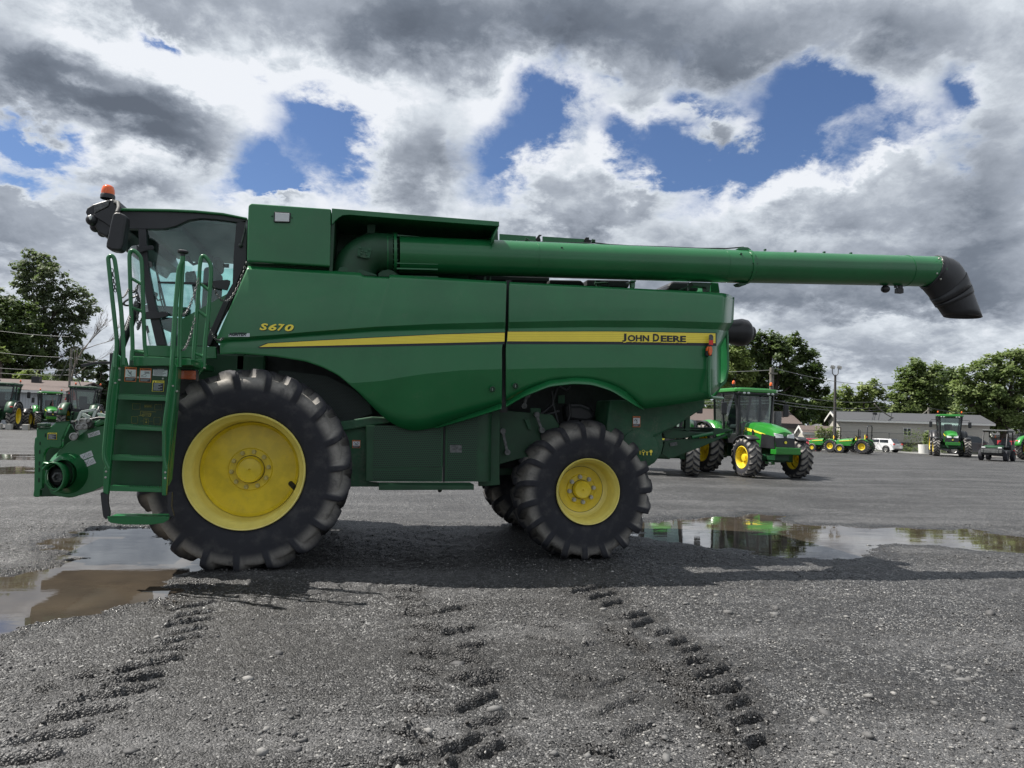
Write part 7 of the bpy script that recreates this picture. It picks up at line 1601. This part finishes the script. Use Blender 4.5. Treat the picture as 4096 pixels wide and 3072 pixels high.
tree('bush', 'pale green bush showing over the ridge of the left house', 130, 72, [(110, 1500, 20), (140, 1510, 22), (75, 1510, 18), (160, 1515, 18)], LM['light'], leaf=.18, dens=1.4, trunk=.1, seed=4, cat='bush')
tree('broadleaf_tree', 'loose low tree behind the left utility pole', 330, 78, [(330, 1440, 36), (350, 1480, 38), (300, 1490, 36), (365, 1450, 22), (260, 1500, 34), (390, 1510, 26)], LM['poplar'], leaf=.22, dens=.7, trunk=.2, seed=5, gaps=.4)
tree('cedar_tree', 'narrow dark cedar standing by the harvester ladder', 412, 66, [(414, 1450, 13), (412, 1475, 18), (410, 1505, 20), (412, 1535, 22), (410, 1570, 22), (410, 1610, 24), (410, 1650, 24)], LM['cedar'], leaf=.12, dens=3.2, trunk=.15, seed=6, clump=.55, gaps=0)
tree('leafy_hedge', 'dark trees seen below the far end of the left house roof', 470, 82, [(450, 1540, 40), (520, 1560, 50), (600, 1560, 50), (440, 1600, 40), (540, 1620, 50)], LM['dark'], leaf=.18, dens=.8, trunk=.2, seed=7)
# bare tree
def bare_tree():
    rs = random.Random(4); Z = 74; base = gg(305, Z); m = MB()
    def far_(x, y): return far(x, y, Z)
    def br(p, q, r, lv):
        p, q = Vector(p), Vector(q); mid_ = (p+q)/2+Vector((rs.uniform(-.1, .1), rs.uniform(-.2, .2), rs.uniform(0, .15)))*(q-p).length*.5
        m.tube([p, mid_, q], [r*.7, r*.5, r*.3], 5)
        if lv == 0: return
        for k in range(5 if lv > 1 else 4):
            t = rs.uniform(.35, 1); s = p.lerp(q, t) if t > .5 else mid_; d = (q-p).normalized(); a = Vector((rs.uniform(-.6, .8), rs.uniform(-.6, .6), rs.uniform(-.1, 1.0)))
            L = (q-p).length*rs.uniform(.3, .6); br(s, s+(d*.7+a*.6).normalized()*L, r*.45, lv-1)
    br(far_(285, 1520), far_(330, 1400), .16, 1); br(far_(330, 1400), far_(395, 1330), .09, 3); br(far_(330, 1400), far_(450, 1362), .07, 3); br(far_(340, 1395), far_(400, 1290), .06, 3); br(far_(360, 1370), far_(425, 1290), .05, 3)
    br(far_(300, 1500), far_(430, 1420), .05, 2); m.tube([base, far_(285, 1520)], [.25, .16], 7)
    o = m.build('bare_tree', pmat('bare_bark', (.17, .15, .13), .9), None, smooth=60); tag(o, 'leafless grey tree branching to the right of the poplar', 'tree')
bare_tree()
# right group
tree('maple_tree', 'big dark maple rising right behind the bright green tractor', 3080, 82, [(3020, 1385, 60), (2960, 1420, 60), (3090, 1370, 45), (3180, 1400, 62), (3230, 1450, 60), (3110, 1440, 75), (3020, 1480, 75), (3200, 1520, 75), (3265, 1505, 40), (3100, 1560, 85), (2990, 1570, 75), (3230, 1590, 60), (3060, 1640, 80), (3180, 1640, 75), (3130, 1400, 45), (3000, 1355, 24), (3165, 1358, 28), (3290, 1560, 24), (2950, 1600, 60)], LM['dark'], leaf=.18, dens=1.0, trunk=.5, seed=10, up=.3)
tree('broadleaf_tree', 'light green tree just right of the harvester body', 2930, 78, [(2900, 1390, 40), (2940, 1400, 45), (2920, 1450, 60), (2975, 1440, 40), (2900, 1500, 60), (2960, 1500, 50), (2890, 1560, 60), (2950, 1560, 60), (2990, 1500, 35)], LM['light'], leaf=.18, dens=.9, trunk=.35, seed=11)
tree('broadleaf_tree', 'small green tree behind the floodlight pole', 3300, 84, [(3290, 1600, 40), (3320, 1600, 36), (3300, 1640, 45), (3340, 1650, 40), (3260, 1650, 40), (3290, 1690, 40)], LM['mid'], leaf=.18, dens=.9, trunk=.25, seed=12)
tree('broadleaf_tree', 'light green trees right of the floodlight pole, lower than their neighbours', 3440, 86, [(3375, 1580, 38), (3420, 1575, 42), (3470, 1560, 45), (3500, 1550, 30), (3520, 1590, 36), (3400, 1630, 50), (3460, 1630, 55), (3520, 1640, 45), (3360, 1640, 40), (3430, 1680, 50), (3500, 1690, 40)], LM['light'], leaf=.18, dens=.85, trunk=.3, seed=13)
tree('maple_tree', 'tall maple with pointed tops behind the long grey house', 3660, 84, [(3660, 1460, 38), (3640, 1490, 40), (3715, 1480, 40), (3680, 1530, 60), (3620, 1540, 46), (3590, 1575, 40), (3740, 1530, 45), (3640, 1600, 70), (3720, 1600, 65), (3580, 1640, 50), (3680, 1660, 70), (3560, 1690, 40)], LM['mid'], leaf=.18, dens=1.0, trunk=.4, seed=14, up=.5)
tree('maple_tree', 'darker maple between the pointed maple and the wide tree at right', 3790, 88, [(3780, 1500, 45), (3820, 1510, 40), (3760, 1560, 50), (3810, 1580, 60), (3770, 1640, 60), (3740, 1690, 40), (3850, 1560, 40)], LM['dark'], leaf=.18, dens=.9, trunk=.4, seed=15)
tree('broadleaf_tree', 'wide leafy tree reaching the right edge', 4020, 78, [(3900, 1490, 50), (3960, 1470, 55), (4030, 1450, 50), (4090, 1440, 55), (4130, 1480, 70), (3880, 1560, 65), (3960, 1560, 80), (4050, 1550, 85), (4140, 1580, 85), (3850, 1620, 50), (3910, 1650, 65), (4000, 1650, 70), (4090, 1660, 75), (4180, 1660, 80), (3990, 1430, 26), (4060, 1415, 24), (3830, 1665, 30)], LM['mid'], leaf=.18, dens=.85, trunk=.45, seed=16)
# hedges and ground growth behind the yard
def mass(name, label, x0, x1, Z, h0, h1, mat, n, leaf=.2, seed=0, cat='hedge', dep=2.0):
    rs = np.random.RandomState(seed); a = gg(x0, Z); b = gg(x1, Z); t = rs.uniform(0, 1, n); top = h0+(h1-h0)*t+.5*(fbm(t*30, t*0+seed, 3, seed)-.5)*max(h0, h1)
    z = top*rs.uniform(0, 1, n)**.6; P = np.stack([a.x+(b.x-a.x)*t, a.y+(b.y-a.y)*t+rs.uniform(-dep, dep, n)*.5, z], -1); N = np.tile(np.array([0, -.4, .8]), (n, 1)); tone = np.clip(fbm(t*60, z*2, 3, seed)*1.6-.3+rs.uniform(-.25, .25, n), 0, 1)
    me = leaves_mesh(P, N, leaf, tone, mat, rs); o = bpy.data.objects.new(name, me); COL.objects.link(o); tag(o, label, cat); return o
mass('hedge', 'trimmed green hedge behind the charcoal car', 3835, 3960, 70, 1.75, 1.75, LM['light'], 5000, .10, 1, dep=.8)
mass('hedge', 'loose yellow green hedge by the brown roofed shed', 3190, 3330, 74, 1.9, 1.7, LM['light'], 4000, .13, 2)
mass('climbing_vine', 'climbing plants on the fence in front of the shed', 3265, 3360, 64.8, 1.9, 1.9, LM['light'], 1300, .08, 3, cat='vine', dep=.3)
mass('climbing_vine', 'small vine on the fence in front of the long house', 3620, 3690, 65.8, 1.9, 2.0, LM['mid'], 350, .07, 4, cat='vine', dep=.3)
mass('shrub', 'green shrub beside the porch of the long house', 3705, 3745, 63, 1.8, 1.8, LM['mid'], 1600, .09, 5, cat='shrub', dep=.8)
mass('shrub', 'dark growth beneath the wide tree at right', 3880, 4200, 84, 2.6, 2.6, LM['dark'], 7000, .2, 6, cat='shrub')
far_mass = mass('tree_line', 'far off line of dark trees beyond the houses', -1400, 5600, 130, 6.5, 6.5, LM['dark'], 60000, .42, 9, cat='tree line', dep=6.0); far_mass['kind'] = 'stuff'
mass('weeds', 'low weeds along the edge of the yard at right', 3150, 4150, 66.5, .45, .45, LM['mid'], 4000, .06, 10, cat='weeds', dep=.8)['kind'] = 'stuff'
